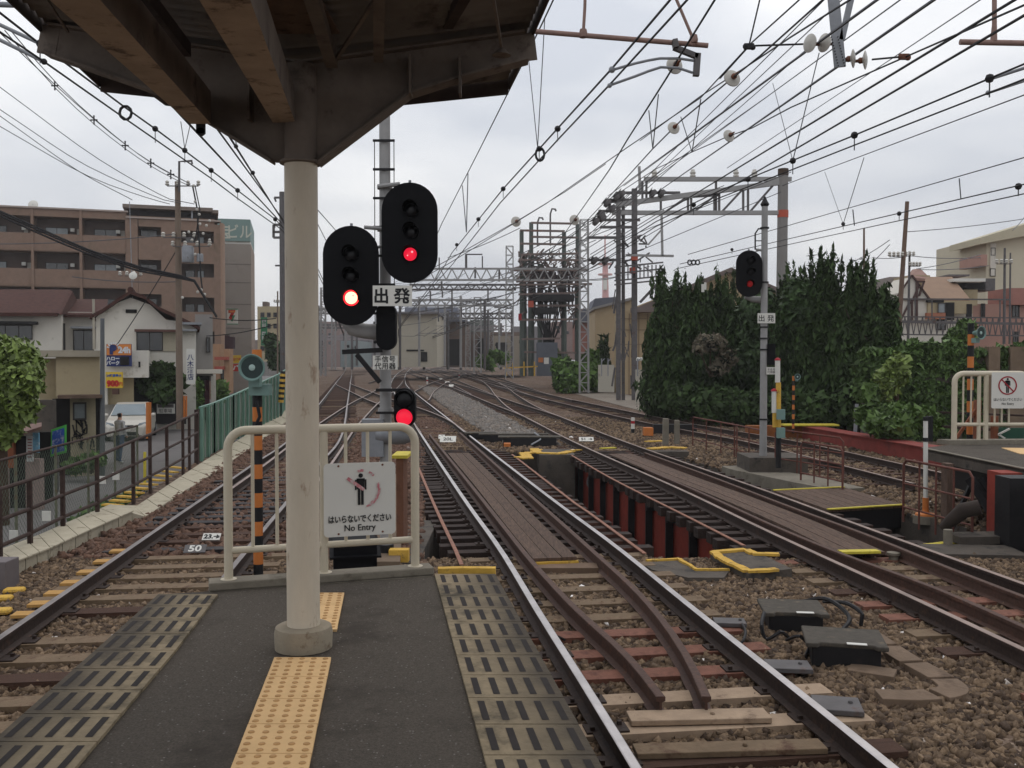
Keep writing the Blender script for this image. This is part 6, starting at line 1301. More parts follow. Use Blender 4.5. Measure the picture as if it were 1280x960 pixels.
car(Vector((Q(158, 0, 40.5).x, 40.6, ZS)), math.radians(16))
# person behind the fence
def person(c, h=1.68):
    r = empty('person', c, 'person in a pale striped top, blue jeans and white shoes standing by the street', 'person')
    J = [((0, 0, .95), .14), ((0, 0, 1.12), .13), ((0, 0, 1.3), .16), ((0, 0, 1.42), .12), ((0, 0, 1.49), .055), ((0, -.01, 1.56), .06), ((0, -.01, 1.64), .095), ((0, -.0, 1.70), .08),
         ((.17, 0, 1.39), .06), ((.23, -.02, 1.14), .045), ((.20, -.16, .95), .034), ((.19, -.2, .88), .035), ((-.17, 0, 1.39), .06), ((-.23, .0, 1.14), .045), ((-.22, -.1, .93), .034), ((-.21, -.13, .86), .035),
         ((.1, 0, .88), .105), ((.11, -.02, .5), .07), ((.12, .03, .1), .05), ((.13, -.12, .04), .045), ((-.1, 0, .88), .105), ((-.12, .06, .5), .07), ((-.13, .12, .1), .05), ((-.15, -.02, .04), .045)]
    E = [(0, 1), (1, 2), (2, 3), (3, 4), (4, 5), (5, 6), (6, 7), (3, 8), (8, 9), (9, 10), (10, 11), (3, 12), (12, 13), (13, 14), (14, 15), (0, 16), (16, 17), (17, 18), (18, 19), (0, 20), (20, 21), (21, 22), (22, 23)]
    me = bpy.data.meshes.new('body'); me.from_pydata([j[0] for j in J], E, []); o = bpy.data.objects.new('body', me); COL.objects.link(o)
    md = o.modifiers.new('s', 'SKIN'); 
    for v, j in zip(me.skin_vertices[0].data if me.skin_vertices else [], J): v.radius = (j[1], j[1])
    if not me.skin_vertices:
        bpy.context.view_layer.objects.active = o; bpy.context.view_layer.update()
        bm = bmesh.new(); bm.from_mesh(me); ly = bm.verts.layers.skin.verify(); bm.verts.ensure_lookup_table()
        for v, j in zip(bm.verts, J): v[ly].radius = (j[1], j[1]); v[ly].use_root = (v.index == 0)
        bm.to_mesh(me); bm.free()
    sd = o.modifiers.new('d', 'SUBSURF'); sd.levels = 2; sd.render_levels = 2
    bpy.context.view_layer.update(); m2 = bpy.data.meshes.new_from_object(o.evaluated_get(bpy.context.evaluated_depsgraph_get())); bpy.data.objects.remove(o)
    mats = [mat('skin', S(190, 148, 124), .7, 0, .05, 3), mat('striped_top', S(196, 194, 192), .9, 0, .1, 3, S(130, 130, 140), .5, 12, stretch=(.3, .3, 6)), mat('jeans', S(78, 96, 124), .9, 0, .2, 9), M_white, mat('hair', S(30, 26, 26), .7, 0, .1, 9)]
    m2.materials.clear(); [m2.materials.append(m) for m in mats]
    for p in m2.polygons:
        z = p.center.z; y = p.center.y; p.use_smooth = True
        p.material_index = 3 if z < .09 else 2 if z < .97 and abs(p.center.x) < .19 else 0 if (z < .93) else 1 if z < 1.47 else 4 if (z > 1.68 or (y > .0 and z > 1.56)) else 0
    for v in m2.vertices: v.co = v.co*(h/1.74)
    b = bpy.data.objects.new('body', m2); COL.objects.link(b); b.parent = r; r.rotation_euler = (0, 0, 2.6)
person(Vector((Q(144, 0, 30.5).x, 30.5, ZS)))
# ================================================================== UTILITY POLES
M_pole = mat('pole_concrete', S(128, 112, 98), .85, 0, .1, 3, S(110, 90, 78), .3, 2)
def upole(label, px, yb, yt, Y, w, lean=0, arms=(), name='utility_pole', m=None):
    r = empty(name, Q(px, yb, Y), label, 'utility pole'); b = MB(); b.tube([Q(px, yb, Y), Q(px+lean, yt, Y)], [w*Y/F/2, w*Y/F/2*.75], 12); b.build('pole_shaft', m or M_pole, r)
    for y, xa_, xb4, t_ in arms:
        b = MB(); b.bar(Q(xa_, y, Y-.15), Q(xb4, y, Y-.15), t_*Y/F); b.build('crossarm', M_galv_d, r)
        for k in range(4): x = xa_+(xb4-xa_)*k/3; b = MB(); b.lathe(Q(x, y-.5, Y-.15), [(.05, 0), (.1, .06), (.05, .1), (.09, .16), (.04, .22)], n=8); b.build('insulator', M_porc, r)
    return r
up = upole('tall utility pole with a grey transformer left of the green fence', 225, 536, 227, 40.5, 9, -3, [(232.5, 209, 248, 1.2), (297, 204, 243, 1.2), (308, 216, 262, 1.0)])
b = MB(); b.lathe(Q(235, 328, 40.3), [(.24, 0), (.25, .03), (.25, .62), (.2, .7)], n=16); b.build('transformer', M_galv, up); b = MB(); b.lathe(Q(250, 327, 40.3), [(.14, 0), (.14, .3), (.1, .34)], n=12); b.build('transformer', M_galv, up)
b = MB(); b.tube([Q(224, 240, 40.3), Q(224, 202, 40.3), Q(240, 201, 40.3), Q(240, 205, 40.3)], .05, 6); b.build('ladder_arm', M_galv_d, up)
b = MB()
for x, y in ((242, 232), (244, 252), (246, 262), (249, 268), (236, 290), (240, 300), (250, 280), (258, 282), (262, 276), (254, 292), (262, 300), (244, 318), (252, 362), (256, 368), (247, 365), (228, 372)):
    b.ball(Q(x, y, 40.2), .065, n=8)
b.build('insulator_cluster', M_porc, up)
b = MB(); b.tube([Q(241, 233, 40.2), Q(246, 258, 40.2), Q(249, 300, 40.2), Q(251, 345, 40.2), Q(253, 362, 40.2)], .035, 5); b.tube([Q(244, 233, 40.2), Q(250, 262, 40.2), Q(244, 300, 40.2)], .025, 5); b.build('drop_cable', M_wire, up)
upole('slim grey pole in front of the car park signs', 128, 600, 398, 26.8, 6.5, name='slim_pole', m=mat('slimpole', S(104, 106, 108), .7, 0, .1, 4))
upole('thin television mast pole in front of the brown apartment block', 166, 392, 252, 46, 1.2, -4, [(345, 150, 176, .5)], m=M_galv)
upole('slim pole at the far end of the street', 347, 520, 364, 85, 2.4, 0, [(378, 343, 351, .6)])
upole('tall leaning wooden utility pole above the right-hand houses', 1122, 430, 252, 44, 6.5, 12, [(321, 1112, 1128, .8)], m=mat('pole_wood', S(120, 98, 84), .9, 0, .2, 4))
upole('dark slim pole right of the leaning wooden pole', 1135, 430, 314, 50, 3.4, 2, [(320, 1128, 1142, .8), (333, 1138, 1150, .8)], m=M_galv_d)
upole('short wooden pole top rising over the conifer tips', 1080, 340, 285, 50, 3, 0, m=mat('pole_wood', S(120, 98, 84), .9, 0, .2, 4))
upole('left of two dark poles before the beige flats', 1255, 430, 310, 46, 3.6, 1, [(330, 1246, 1264, .8)], m=M_galv_d); upole('right of two dark poles before the beige flats', 1262, 430, 316, 47, 2.6, 1, m=M_galv_d)
# ================================================================== RIGHT HOUSES
def hb(label, x0, y0, x1, Y, m, wins=(), roof=None, name='house', dep=10, yb=470):
    r = empty(name, Q((x0+x1)/2, yb, Y), label, 'house' if name == 'house' else 'building'); part('wall', m, r, (x0, y0, x1, yb, Y, dep))
    for w in wins: window(r, *w, Y-.04, mull=1, t=.07)
    if roof: b = MB(); b.prism([Q(*p, Y-.4+(d_ if d_ else 0)) for *p, d_ in roof[0]], (0, 0, -.2)); b.build('roof', roof[1], r)
    return r
M_pink = mat('pink_wall', S(178, 138, 124), .85, 0, .06, 1); M_tanr = mat('tan_roof', S(150, 122, 100), .8, 0, .1, 2, bump=.3)
hh = hb('half-timbered white house with tan hipped roof behind the ivy wall', 1122, 392, 1215, 62, M_plaster, [(1172, 377+18, 1182, 412)], ([(1146, 373, 0), (1212, 373, 0), (1190, 346, 4), (1158, 346, 4)], M_tanr))
b = MB(); b.prism([Q(x, y, 61.5) for x, y in ((1124, 400), (1124, 366), (1140, 346), (1160, 372), (1160, 400))], (0, 3, 0)); b.build('gable_wall', M_plaster, hh)
b = MB()
for (x0, y0, x1, y1) in ((1122, 370, 1140, 344), (1140, 344, 1162, 374), (1146, 352, 1146, 400), (1146, 352, 1156, 352), (1155, 352, 1149, 370), (1139, 380, 1149, 356), (1140, 374, 1140, 400), (1124, 374, 1160, 374), (1126, 400, 1138, 376)): b.bar(Q(x0, y0, 61.4), Q(x1, y1, 61.4), .12, .1)
b.build('timber_frame', mat('timber_brown', S(84, 62, 58), .8, 0, .1, 3), hh); part('balcony_panel', mat('panel_terra', S(170, 110, 84), .8, 0, .1, 3), hh, (1158, 391, 1182, 399, 61, .2)); part('loggia', M_plaster2, hh, (1160, 376, 1216, 392, 61.3, .3)); part('dark_opening', M_dark, hh, (1182, 378, 1193, 400, 61.2, .2), (1209, 380, 1215, 402, 61.2, .2), (1158, 375, 1180, 378, 61.2, .1)); window(hh, 1173, 379, 1182, 391, 61.15, m=M_glassl, mull=0)
hb('grey-roofed house peeking out left of the leaning pole', 1112, 346, 1126, 75, mat('grey_siding', S(150, 140, 134), .8, 0, .1, 2)); hb('pale house gable right behind the dark slim pole', 1136, 344, 1162, 72, M_plaster2, (), ([(1134, 346, 0), (1164, 349, 0), (1150, 335, 2), (1140, 337, 2)], mat('roof_pinkish', S(150, 118, 106), .8, 0, .1, 2)))
h5 = hb('pink rendered building with a roof terrace and white awning', 1206, 380, 1300, 66, M_pink, [(1266, 382, 1274, 396), (1267, 415, 1273, 428), (1227, 380, 1231, 396)]); part('terrace_awning', M_white, h5, (1192, 348, 1232, 352, 64, 3)); part('terrace_dark', M_dark, h5, (1196, 352, 1230, 362, 65, 2)); part('terrace_wall', M_plaster2, h5, (1205, 361, 1222, 382, 65, 2)); part('red_band', mat('band_red2', S(166, 116, 104), .8, 0, .1, 2), h5, (1262, 360, 1300, 381, 65.5, 3)); part('roof_box', M_galv_d, h5, (1232, 348, 1244, 363, 65, 2), (1186, 343, 1212, 345, 70, 2))
h6 = hb('beige block of flats with overhanging roof slab at the right edge', 1232, 296, 1340, 85, mat('flats_beige', S(212, 202, 178), .85, 0, .05, .6), [(1239, 310, 1244, 319), (1238, 336, 1244, 345)], name='apartment_building')
b = MB(); b.prism([Q(1226, 297, 84), Q(1340, 262, 84), Q(1340, 284, 84), Q(1226, 305, 84)], (0, 6, 0)); b.build('roof_slab', mat('flats_beige2', S(198, 188, 162), .85, 0, .05, .6), h6); part('side_bay', M_pink, h6, (1226, 318, 1234, 332, 84, 4)); part('white_strip', M_plaster, h6, (1238, 304, 1245, 345, 84.9, .2))
# horizontal steel lattice behind hedge
def truss(name, label, a, b_, h, n, r=.05, m=None, cat='truss', parent=None):
    root = parent or empty(name, a, label, cat); a, b_ = Vector(a), Vector(b_); z = Vector((0, 0, h)); b = MB(); b.bar(a, b_, r*2.2); b.bar(a+z, b_+z, r*2.2); b.build('chord', m or M_mast, root)
    b = MB()
    for k in range(n):
        p, q = a.lerp(b_, k/n), a.lerp(b_, (k+1)/n); mid = p.lerp(q, .5)
        b.bar(p, mid+z, r*1.3); b.bar(mid+z, q, r*1.3)
    b.build('lattice', m or M_mast, root); return root
truss('steel_truss', 'grey horizontal lattice girder crossing behind the ivy wall', Q(1120, 418, 48), Q(1310, 420, 48), .9, 26, .03, M_galv_d); b = MB(); b.bar(Q(1110, 373.5, 46), Q(1262, 374.5, 46), .07); [b.bar(Q(x, 374, 46), Q(x, 402, 46), .05) for x in (1144, 1165, 1250)]; b.bar(Q(1124, 402, 46), Q(1290, 405, 46), .12); b.build('steel_beam', M_galv_d, label='thin steel beam on uprights in front of the half-timbered house', cat='beam')
bush('small_green_tree', [bl(1200, 420, 38, 16, 10), bl(1208, 408, 38, 10, 8)], 1200, .2, M_leafbr, 'light green bush top left of the right-hand horn', cat='bush')
# ================================================================== CENTRE BACKGROUND
bh = empty('warehouse', Q(850, 500, 72), 'long beige warehouse with grey pitched roof behind the left conifers', 'warehouse')
M_wh = mat('warehouse_wall', S(190, 168, 134), .85, 0, .06, .6, S(160, 140, 112), .3, .5)
b = MB(); b.prism([Q(x, y, 72) for x, y in ((775, 505), (775, 392), (800, 381), (915, 336), (990, 372), (990, 505))], (0, 4, 0)); b.build('wall', M_wh, bh)
b = MB(); b.prism([Q(790, 387, 71.4), Q(914, 334, 71.4), Q(914, 340, 71.4), Q(793, 393, 71.4)], (0, 8, 0)); b.prism([Q(914, 334, 71.4), Q(992, 368, 71.4), Q(992, 374, 71.4), Q(914, 340, 71.4)], (0, 8, 0)); b.build('roof', mat('roof_greybrown', S(122, 108, 102), .8, 0, .12, 2), bh)
part('side_roof', mat('roof_greybrown', S(122, 108, 102)), bh, (790, 384, 830, 390, 70.5, 1)); part('window', M_dark, bh, (812, 416, 830, 444, 71.9, .1)); b = MB(); [pbox(b, 775, y, 835, y+.8, 71.94, .04) for y in (398, 412, 430)]; [pbox(b, x, 392, x+.9, 500, 71.93, .05) for x in (786, 798, 809, 820)]; b.build('wall_joint', mat('joint_b', S(140, 120, 96), .9, 0, .1, 2), bh)
b2 = empty('beige_shed', Q(755, 480, 95), 'beige building with slanting roof line right of the lattice mast', 'building'); b = MB(); b.prism([Q(x, y, 95) for x, y in ((744, 500), (744, 386), (790, 374), (790, 500))], (0, 10, 0)); b.build('wall', M_wh, b2); b = MB(); b.prism([Q(742, 387, 94.5), Q(792, 374, 94.5), Q(792, 371, 94.5), Q(742, 384, 94.5)], (0, 10, 0)); b.build('roof', M_grey_b, b2)
b3 = empty('distant_building', Q(738, 440, 120), 'dark-roofed building with brick red front left of the beige shed', 'building'); part('wall', mat('brick_far', S(150, 100, 88), .85, 0, .1, 1), b3, (722, 402, 750, 440, 120, 10)); part('roof', mat('roof_slate', S(96, 98, 108), .8, 0, .1, 1), b3, (722, 386, 750, 403, 119, 10)); b = MB(); b.prism([Q(739, 386, 118), Q(744, 373, 118), Q(770, 371, 118), Q(776, 384, 118)], (0, 8, 0)); b.build('roof_cap', mat('roof_slate', S(96, 98, 108)), b3)
# white block wall
ww = empty('block_wall', Q(790, 500, 58), 'white panel wall with angled barbed wire posts left of the conifers', 'wall'); part('panel', mat('wall_pale', S(190, 184, 170), .9, 0, .06, 1, S(150, 144, 128), .3, 1), ww, (748, 456, 768, 490, 66, .3), (795, 462, 826, 505, 56, .3), (818, 478, 842, 512, 52, .3)); b = MB(); [b.lathe(Q(x, 451, 56), [(.12, 0), (.14, .08), (.12, .16), (.06, .2)], n=8) for x in (798, 802, 806, 810, 814, 818)]; b.build('coping', M_white, ww)
b = MB(); [b.bar(Q(x, 470, 55.8), Q(x, 448, 55.8), .06) for x in (752, 760, 797, 806, 815)]; [b.bar(Q(x, 452, 55.8), Q(x+4, 448, 55.8), .05) for x in (752, 760, 797, 806)]; b.build('wire_post', M_galv, ww)
bush('roadside_bush', [bl(712, 478, 74, 20, 14), bl(728, 470, 74, 18, 16), bl(705, 462, 76, 16, 14), bl(745, 472, 76, 14, 18), bl(738, 448, 78, 10, 10)], 5000, .34, M_leafmid, 'rounded green bushes behind the tall lattice mast', cat='bush')
conifer(Q(755, 0, 80).x, 80, 0, Q(0, 420, 80).z, 1.4, 'small dark pointed conifer beside the white wall', 2500, None, seed=44, leaf=.3)
tr_ = empty('chimney_tower', Q(756, 380, 420), 'far red and white communication tower above the roofs', 'tower'); M_tr2 = mat('tower_red', S(226, 168, 164), .8, 0, .05, 1)
b = MB(); b.tube([Q(757, 386, 420), Q(756.5, 327, 420)], [1.6, 1.2], 10); b.tube([Q(756.3, 327, 420), Q(756.3, 294, 420)], .35, 6); b.build('shaft', M_tr2, tr_); b = MB(); [b.lathe(Q(756.5, y, 420), [(3.2, 0), (3.2, .6)], n=12) for y in (344, 331)]; b.build('gallery', M_tr2, tr_); part('white_band', M_white, tr_, (754.5, 348, 759, 362, 417, 4))
# buildings at the end of the yard
def cb(label, x0, y0, x1, Y, m, dark=(), wins=0, yb=459, name='yard_building', roof=None, dep=15):
    r = empty(name, Q((x0+x1)/2, yb, Y), label, 'building'); part('wall', m, r, (x0, y0, x1, yb, Y, dep))
    for d_ in dark: part('opening', M_dark, r, (*d_, Y-.1, .12))
    if roof: part('roof', roof, r, (x0-1.5, y0-2.5, x1+1.5, y0, Y-1, dep+2))
    rg = random.Random(int(x0))
    for j in range(wins): 
        wx = x0+2+(x1-x0-6)*rg.random(); wy = y0+3+(yb-y0-16)*rg.random()*.6; part('window', M_glass, r, (wx, wy, wx+3, wy+3.5, Y-.08, .1))
M_far1 = mat('far_pink', S(148, 126, 120), .9, 0, .15, .3, S(118, 104, 104), .4, .2); M_far2 = mat('far_grey', S(128, 124, 126), .9, 0, .12, .3); M_far3 = mat('far_brown', S(120, 102, 92), .9, 0, .2, .3, S(86, 76, 72), .4, .25)
cb('pale cream warehouse with tall blank wall behind the signal mast', 488, 392, 546, 120, mat('cream_wh', S(198, 190, 172), .9, 0, .06, .4), [(526, 440, 534, 452), (508, 437, 530, 439)], 0, roof=M_far2)
cb('brownish car shed with dark openings at the end of the tracks', 546, 402, 582, 135, M_far3, [(560, 424, 575, 457), (549, 430, 553, 448)], 3, roof=mat('roof_slate', S(96, 98, 108)))
cb('low brown viaduct with dark arches behind the lattice masts', 578, 415, 650, 150, M_far3, [(597, 423, 606, 447), (618, 426, 633, 448)], 4)
cb('concrete building with flat roof at the foot of the switch gantry', 616, 420, 660, 140, mat('far_conc', S(158, 148, 132), .9, 0, .1, .4), [(620, 428, 634, 452)], 2)
cb('grey-blue long roofed shed over the far yard', 506, 384, 572, 190, mat('far_blue', S(122, 126, 140), .8, 0, .1, .3), (), 0)
cb('distant pinkish office block left of the signal mast', 392, 402, 425, 230, M_far1, (), 7); cb('distant grey block with pale windows left of the signal mast', 425, 418, 462, 200, M_far2, (), 6); cb('glazed station building straight beyond the left track', 426, 426, 448, 160, mat('far_glassy', S(140, 152, 152), .5, 0, .1, .5), (), 5); cb('distant brown block between the signal head and mast', 455, 408, 492, 240, M_far3, (), 6)
cb('dark green-roofed hall far right of the crossing tracks', 588, 400, 616, 210, mat('far_green', S(104, 112, 104), .9, 0, .1, .3), (), 3); cb('grey skyline block behind the switch gantry', 640, 408, 700, 240, M_far2, (), 8); cb('distant apartment slab right of the switch gantry', 690, 402, 745, 170, M_far1, (), 8, yb=450); cb('distant block far beyond the street on the left', 350, 408, 394, 260, M_far1, (), 8)
cb('far low rooftops at the left beyond the column', 300, 425, 356, 300, M_far3, (), 4)
for i, (px, py, Y, w, lb) in enumerate(((620, 445, 110, 9, 'scrubby green bush in the far yard left of the switch gantry'), (604, 452, 105, 8, 'low weeds at the foot of the far lattice mast'), (690, 446, 95, 12, 'green bush right behind the switch gantry'))):
    bush('yard_bush', [bl(px, py, Y, w, w*.8), bl(px+w, py+3, Y, w*.7)], 1200, .4, M_leafmid, lb)
# ------------------------------------------------------------------ lattice masts and gantries
def lattice_mast(label, px, yb, yt, Y, w, group='grey lattice masts of the yard', taper=.9, m=None, cell=None):
    base = Q(px, yb, Y); top = Q(px, yt, Y); r = empty('lattice_mast', base, label, 'mast', group); ww_ = w*Y/F/2; b = MB()
    for sx in (-1, 1):
        for sy in (-1, 1): b.bar(base+Vector((sx*ww_, sy*ww_, 0)), top+Vector((sx*ww_*taper, sy*ww_*taper, 0)), max(.09, ww_*.3))
    b.build('leg_angle', m or M_mast, r); b = MB(); H_ = top.z-base.z; n = max(4, int(H_/(ww_*2.2)))
    for k in range(n):
        z0, z1 = base.z+H_*k/n, base.z+H_*(k+1)/n; s = 1 if k % 2 else -1
        for sy in (-1, 1): b.bar((base.x-s*ww_, Y+sy*ww_, z0), (base.x+s*ww_, Y+sy*ww_, z1), max(.05, ww_*.16)); b.bar((base.x-ww_, Y+sy*ww_, z1), (base.x+ww_, Y+sy*ww_, z1), .05)
    b.build('lattice', m or M_mast, r); return r
G = 'grey lattice masts of the yard'
lattice_mast('tallest grey lattice mast standing by the path right of the switch gantry', 730, 491, 275, 68, 11)
lattice_mast('lattice mast left of the switch gantry with a curved bracket', 637, 474, 308, 82, 9.5)
lattice_mast('short wide lattice mast at the fork of the far tracks', 597, 466, 372, 98, 9); lattice_mast('lattice mast just left of the fork mast', 585, 462, 382, 110, 6)
lattice_mast('slender lattice mast between the far sheds', 614, 458, 395, 130, 5); lattice_mast('lattice mast next to the large column, left of the signals', 404, 470, 360, 95, 6); lattice_mast('thinner lattice mast right of the one by the column', 417, 462, 372, 120, 5)
lattice_mast('far lattice mast before the cream warehouse', 515, 458, 395, 125, 4); lattice_mast('far thin mast left of the dark shed opening', 546, 458, 380, 140, 4)
def gantry(label, x0, x1, y, h, Y, post=None, drops=(), m=None, n=14, yb=None, pipes=()):
    a, c = Q(x0, y, Y), Q(x1, y, Y); hh_ = h*Y/F; r = truss('catenary_gantry', label, a, c, hh_, n, max(.035, Y*.0009), m or M_mast, cat='gantry'); tag(r, None, None, 'overhead line gantries across the yard')
    for x in (post or ()): b = MB(); b.tube([Q(x, yb or 462, Y), Q(x, y-h-4, Y)], 1.6*Y/F, 8); b.build('post', M_galv_d, r)
    for x, ya, yb_ in drops: b = MB(); b.bar(Q(x, ya, Y), Q(x, yb_, Y), .13); b.build('drop_arm', M_galv_d, r)
    for xa_, ya, xb5, yb_ in pipes: b = MB(); b.bar(Q(xa_, ya, Y), Q(xb5, yb_, Y), .09); b.build('pipe', M_galv_d, r)
    return r
gantry('nearest long lattice gantry spanning from behind the signals to the tall lattice mast', 500, 731, 350, 14, 70, drops=((552, 352, 364), (594, 316+18, 348), (624, 336, 352), (583, 318, 336)), n=16, pipes=((527, 318+8, 527, 337), (549, 322, 549, 336), (582, 318, 582, 336), (603, 320, 603, 336), (582, 318, 603, 318), (640, 360, 731, 358)))
gantry('second lattice gantry with brown pipe below, crossing before the switch gantry', 512, 645, 362, 6, 84, drops=((565, 362, 400), (538, 364, 378), (610, 362, 378), (553, 364, 372)), n=12, m=M_galv_d)
gantry('third gantry in the haze above the cream warehouse', 498, 640, 382, 7, 105, post=(500,), drops=((523, 384, 400), (548, 384, 402), (577, 384, 396), (605, 384, 395)), n=12)
gantry('fourth far gantry above the dark shed openings', 505, 640, 398, 6, 130, post=(530, 560, 640), drops=((540, 398, 414), (571, 398, 412)), n=12, m=M_galv_d); gantry('farthest gantry close to the shed roofs', 495, 630, 412, 4, 150, post=(497, 576, 626), n=10, m=mat('mast_far', S(150, 140, 140), .8, 0, .1, 1))
gantry('gantry over the left track beside the large column', 396, 484, 392, 6, 100, post=(398,), drops=((420, 392, 408), (440, 392, 406)), n=9); gantry('farther gantry over the left track below the signal heads', 394, 470, 410, 4, 140, post=(396, 440, 468), n=8, m=M_galv_d)
gantry('short gantry far left between column and signal mast', 400, 500, 424, 3.5, 175, post=(402, 430, 480), n=8, m=mat('mast_far', S(150, 140, 140), .8, 0, .1, 1))
# left side gantry seen beside the column
b = MB(); [b.bar(Q(342, y, 60), Q(352, y, 60), .14) for y in (281, 290, 297)]; b.bar(Q(342, 281, 60), Q(342, 297, 60), .14); b.bar(Q(344, 332, 60), Q(353, 332, 60), .1); b.bar(Q(343, 247, 60), Q(352, 247, 60), .12); b.tube([Q(343, 247, 60), Q(345, 252, 60)], .06, 6); b.tube([Q(353, 240, 60), Q(354, 480, 60)], .2, 8); b.build('side_mast', M_galv_d, label='dark steel mast with cage ends peeking out left of the column', cat='mast')
# ------------------------------------------------------------------ switch gantry (substation-like steelwork)
sw = empty('switch_gantry', Q(690, 470, 88), 'dense steel switch gantry of dark green posts, bars, insulators and cables', 'switch gantry'); YG = 88
M_gp = mat('post_greygreen', S(98, 106, 100), .75, .1, .15, 2, S(110, 84, 72), .3, 1)
for x, yt, w in ((652, 288, 5), (664, 278, 5), (705, 290, 5), (722, 280, 5), (664, 318, 7.5), (686+36, 325, 7), (675, 330, 6), (655, 320, 6.5), (705, 340, 6.5)):
    b = MB(); b.tube([Q(x, 470, YG+(x % 3)), Q(x, yt, YG+(x % 3))], w*YG/F/2*1.05, 8); b.build('post', M_gp, sw)
M_swr = mat('sw_rust', S(128, 112, 106), .75, .1, .2, 2, S(128, 84, 70), .35, 1)
b = MB()
for (x0, y0, x1, y1) in ((650, 288, 706, 289), (664, 278.5, 714, 279.5), (664, 296, 722, 297), (650, 304.5, 706, 305.5), (648, 318, 724, 317), (648, 325, 724, 325), (640, 338, 735, 337.5), (645, 352, 732, 350), (640, 356, 740, 355), (648, 368, 720, 366), (660, 382, 722, 382), (648, 400, 722, 399), (652, 424, 700, 423), (655, 440, 720, 441)): b.bar(Q(x0, y0, YG-1), Q(x1, y1, YG-1), .18)
b.build('cross_beam', M_swr, sw)
rg = random.Random(9); b = MB(); d_ = MB(); 
for k in range(330):
    x, y = rg.uniform(648, 726), rg.choice([rg.uniform(318, 350), rg.uniform(318, 400)]); b.bar(Q(x, y, YG+rg.uniform(-1, 3)), Q(x+rg.uniform(-9, 9), y+rg.uniform(-9, 12), YG+rg.uniform(-1, 3)), rg.uniform(.05, .14))
b.build('brace_bars', M_swr, sw)
for k in range(95):
    x, y = rg.uniform(662, 716), rg.uniform(330, 375); b2_ = Q(x, y, YG-.5); d_.tube([b2_, b2_-Vector((0, 0, rg.uniform(.5, 1.6)))], rg.uniform(.06, .13), 5)
d_.build('insulator_string', mat('ins_dark', S(70, 58, 60), .5, 0, .3, 2), sw)
d_ = MB()
for k in range(22):
    x = rg.uniform(666, 704); y = rg.uniform(355, 380); pts = [Q(x, y, YG-.6), Q(x+rg.uniform(-4, 4), y+20, YG-.8), Q(x*.4+686*.6, y+50, YG-.8), Q(x*.3+686*.7, 440, YG-.8)]; d_.tube(catmull(pts, 1.2), .05, 4)
d_.build('cable_bundle', M_wire, sw)
part('control_cabinet', mat('cab_grey', S(104, 108, 116), .7, .1, .1, 1), sw, (671, 428, 697, 470, YG-2, 2)); part('warning_plates', mat('plate_orange', S(196, 120, 70), .7, 0, .2, 2), sw, (673, 447, 679, 453, YG-2.05, .05)); part('pale_plate', M_white, sw, (680, 447, 686, 455, YG-2.05, .05)); part('red_lamp', M_red_s, sw, (648, 392, 652, 400, YG-2.2, .3)); part('orange_disc', mat('plate_redorange', S(190, 90, 70), .7, 0, .1, 2), sw, (660, 376, 667, 384, YG-2.2, .2)); part('dark_switches', M_black, sw, (666, 368, 718, 376, YG-1.5, 2), (668, 384, 696, 392, YG-1.5, 2))
d_ = MB(); [d_.tube(catmull([Q(x, 310-(x % 5), YG-1), Q(x, yt+6, YG-1), Q(x+2, yt, YG-1), Q(x+6, yt+.5, YG-1), Q(x+7, yt+3, YG-1)], .3), .09, 6) for x, yt in ((672, 272), (688, 261))]; d_.build('hook_rod', M_galv_d, sw)
yb_ = MB(); [yb_.bar(Q(x, 470, YG-3), Q(x, 452, YG-3), .12) for x in (633, 641, 655, 668)]; yb_.bar(Q(630, 460, YG-3), Q(672, 458, YG-3), .12); yb_.build('yellow_rail', M_yellow, sw)
# ------------------------------------------------------------------ big right-hand gantry
rgn = empty('feeder_gantry', Q(880, 300, 60), 'large grey truss gantry between two steel masts and a round post, above the conifers', 'gantry'); YR = 60
for x, yt, w, Yq in ((773, 240, 5.5, 60), (793, 236, 6.5, 60), (779, 246, 4, 61)):
    b = MB(); b.bar(Q(x, 500, Yq), Q(x, yt, Yq), w*Yq/F, up=(0, 1, 0)); b.build('mast_column', M_galv_d, rgn)
b = MB(); b.tube([Q(977, 372, 60), Q(979, 211, 60)], [.34, .31], 14); b.build('round_post', mat('post_conc', S(140, 136, 132), .8, 0, .08, 1, S(116, 108, 100), .3, 1), rgn); b = MB(); b.tube([Q(978.5, 272, 60), Q(978.6, 263, 60)], .345, 14); b.build('red_band', mat('band_or', S(196, 90, 66), .6, 0, .1, 2), rgn)
b = MB(); b.lathe(Q(979, 219.5, 60), [(.33, 0), (.33, .42)], n=14); b.build('post_cap', M_bark, rgn)
b = MB(); b.bar(Q(805, 224, 60), Q(989, 224, 60), .26); b.bar(Q(770, 256, 60), Q(976, 228, 60), .3); b.bar(Q(765, 266, 60), Q(976, 266, 60), .26); b.build('chord_beam', M_mast, rgn)
b = MB()
for (x0, y0, x1, y1) in ((895, 226, 895, 264), (866, 246, 899, 226+18), (866, 266, 900, 240), (903, 264, 929, 236), (929, 238, 929, 264), (935, 237, 935, 264), (938, 264, 966, 232), (860, 247, 860, 265), (864, 247, 864, 265), (893, 242, 893, 265), (899, 241, 899, 265), (826, 252, 826, 262), (830, 266, 862, 244), (808, 224, 808, 250), (803, 226, 803, 252)): b.bar(Q(x0, y0, 60), Q(x1, y1, 60), .13)
b.build('web_member', M_galv_d, rgn)
for x in (818, 866, 920, 943): b = MB(); b.lathe(Q(x, 222, 60), [(.14, 0), (.2, .1), (.14, .2), (.2, .3), (.14, .4), (.12, .5)], n=8); b.build('insulator', M_porc, rgn)
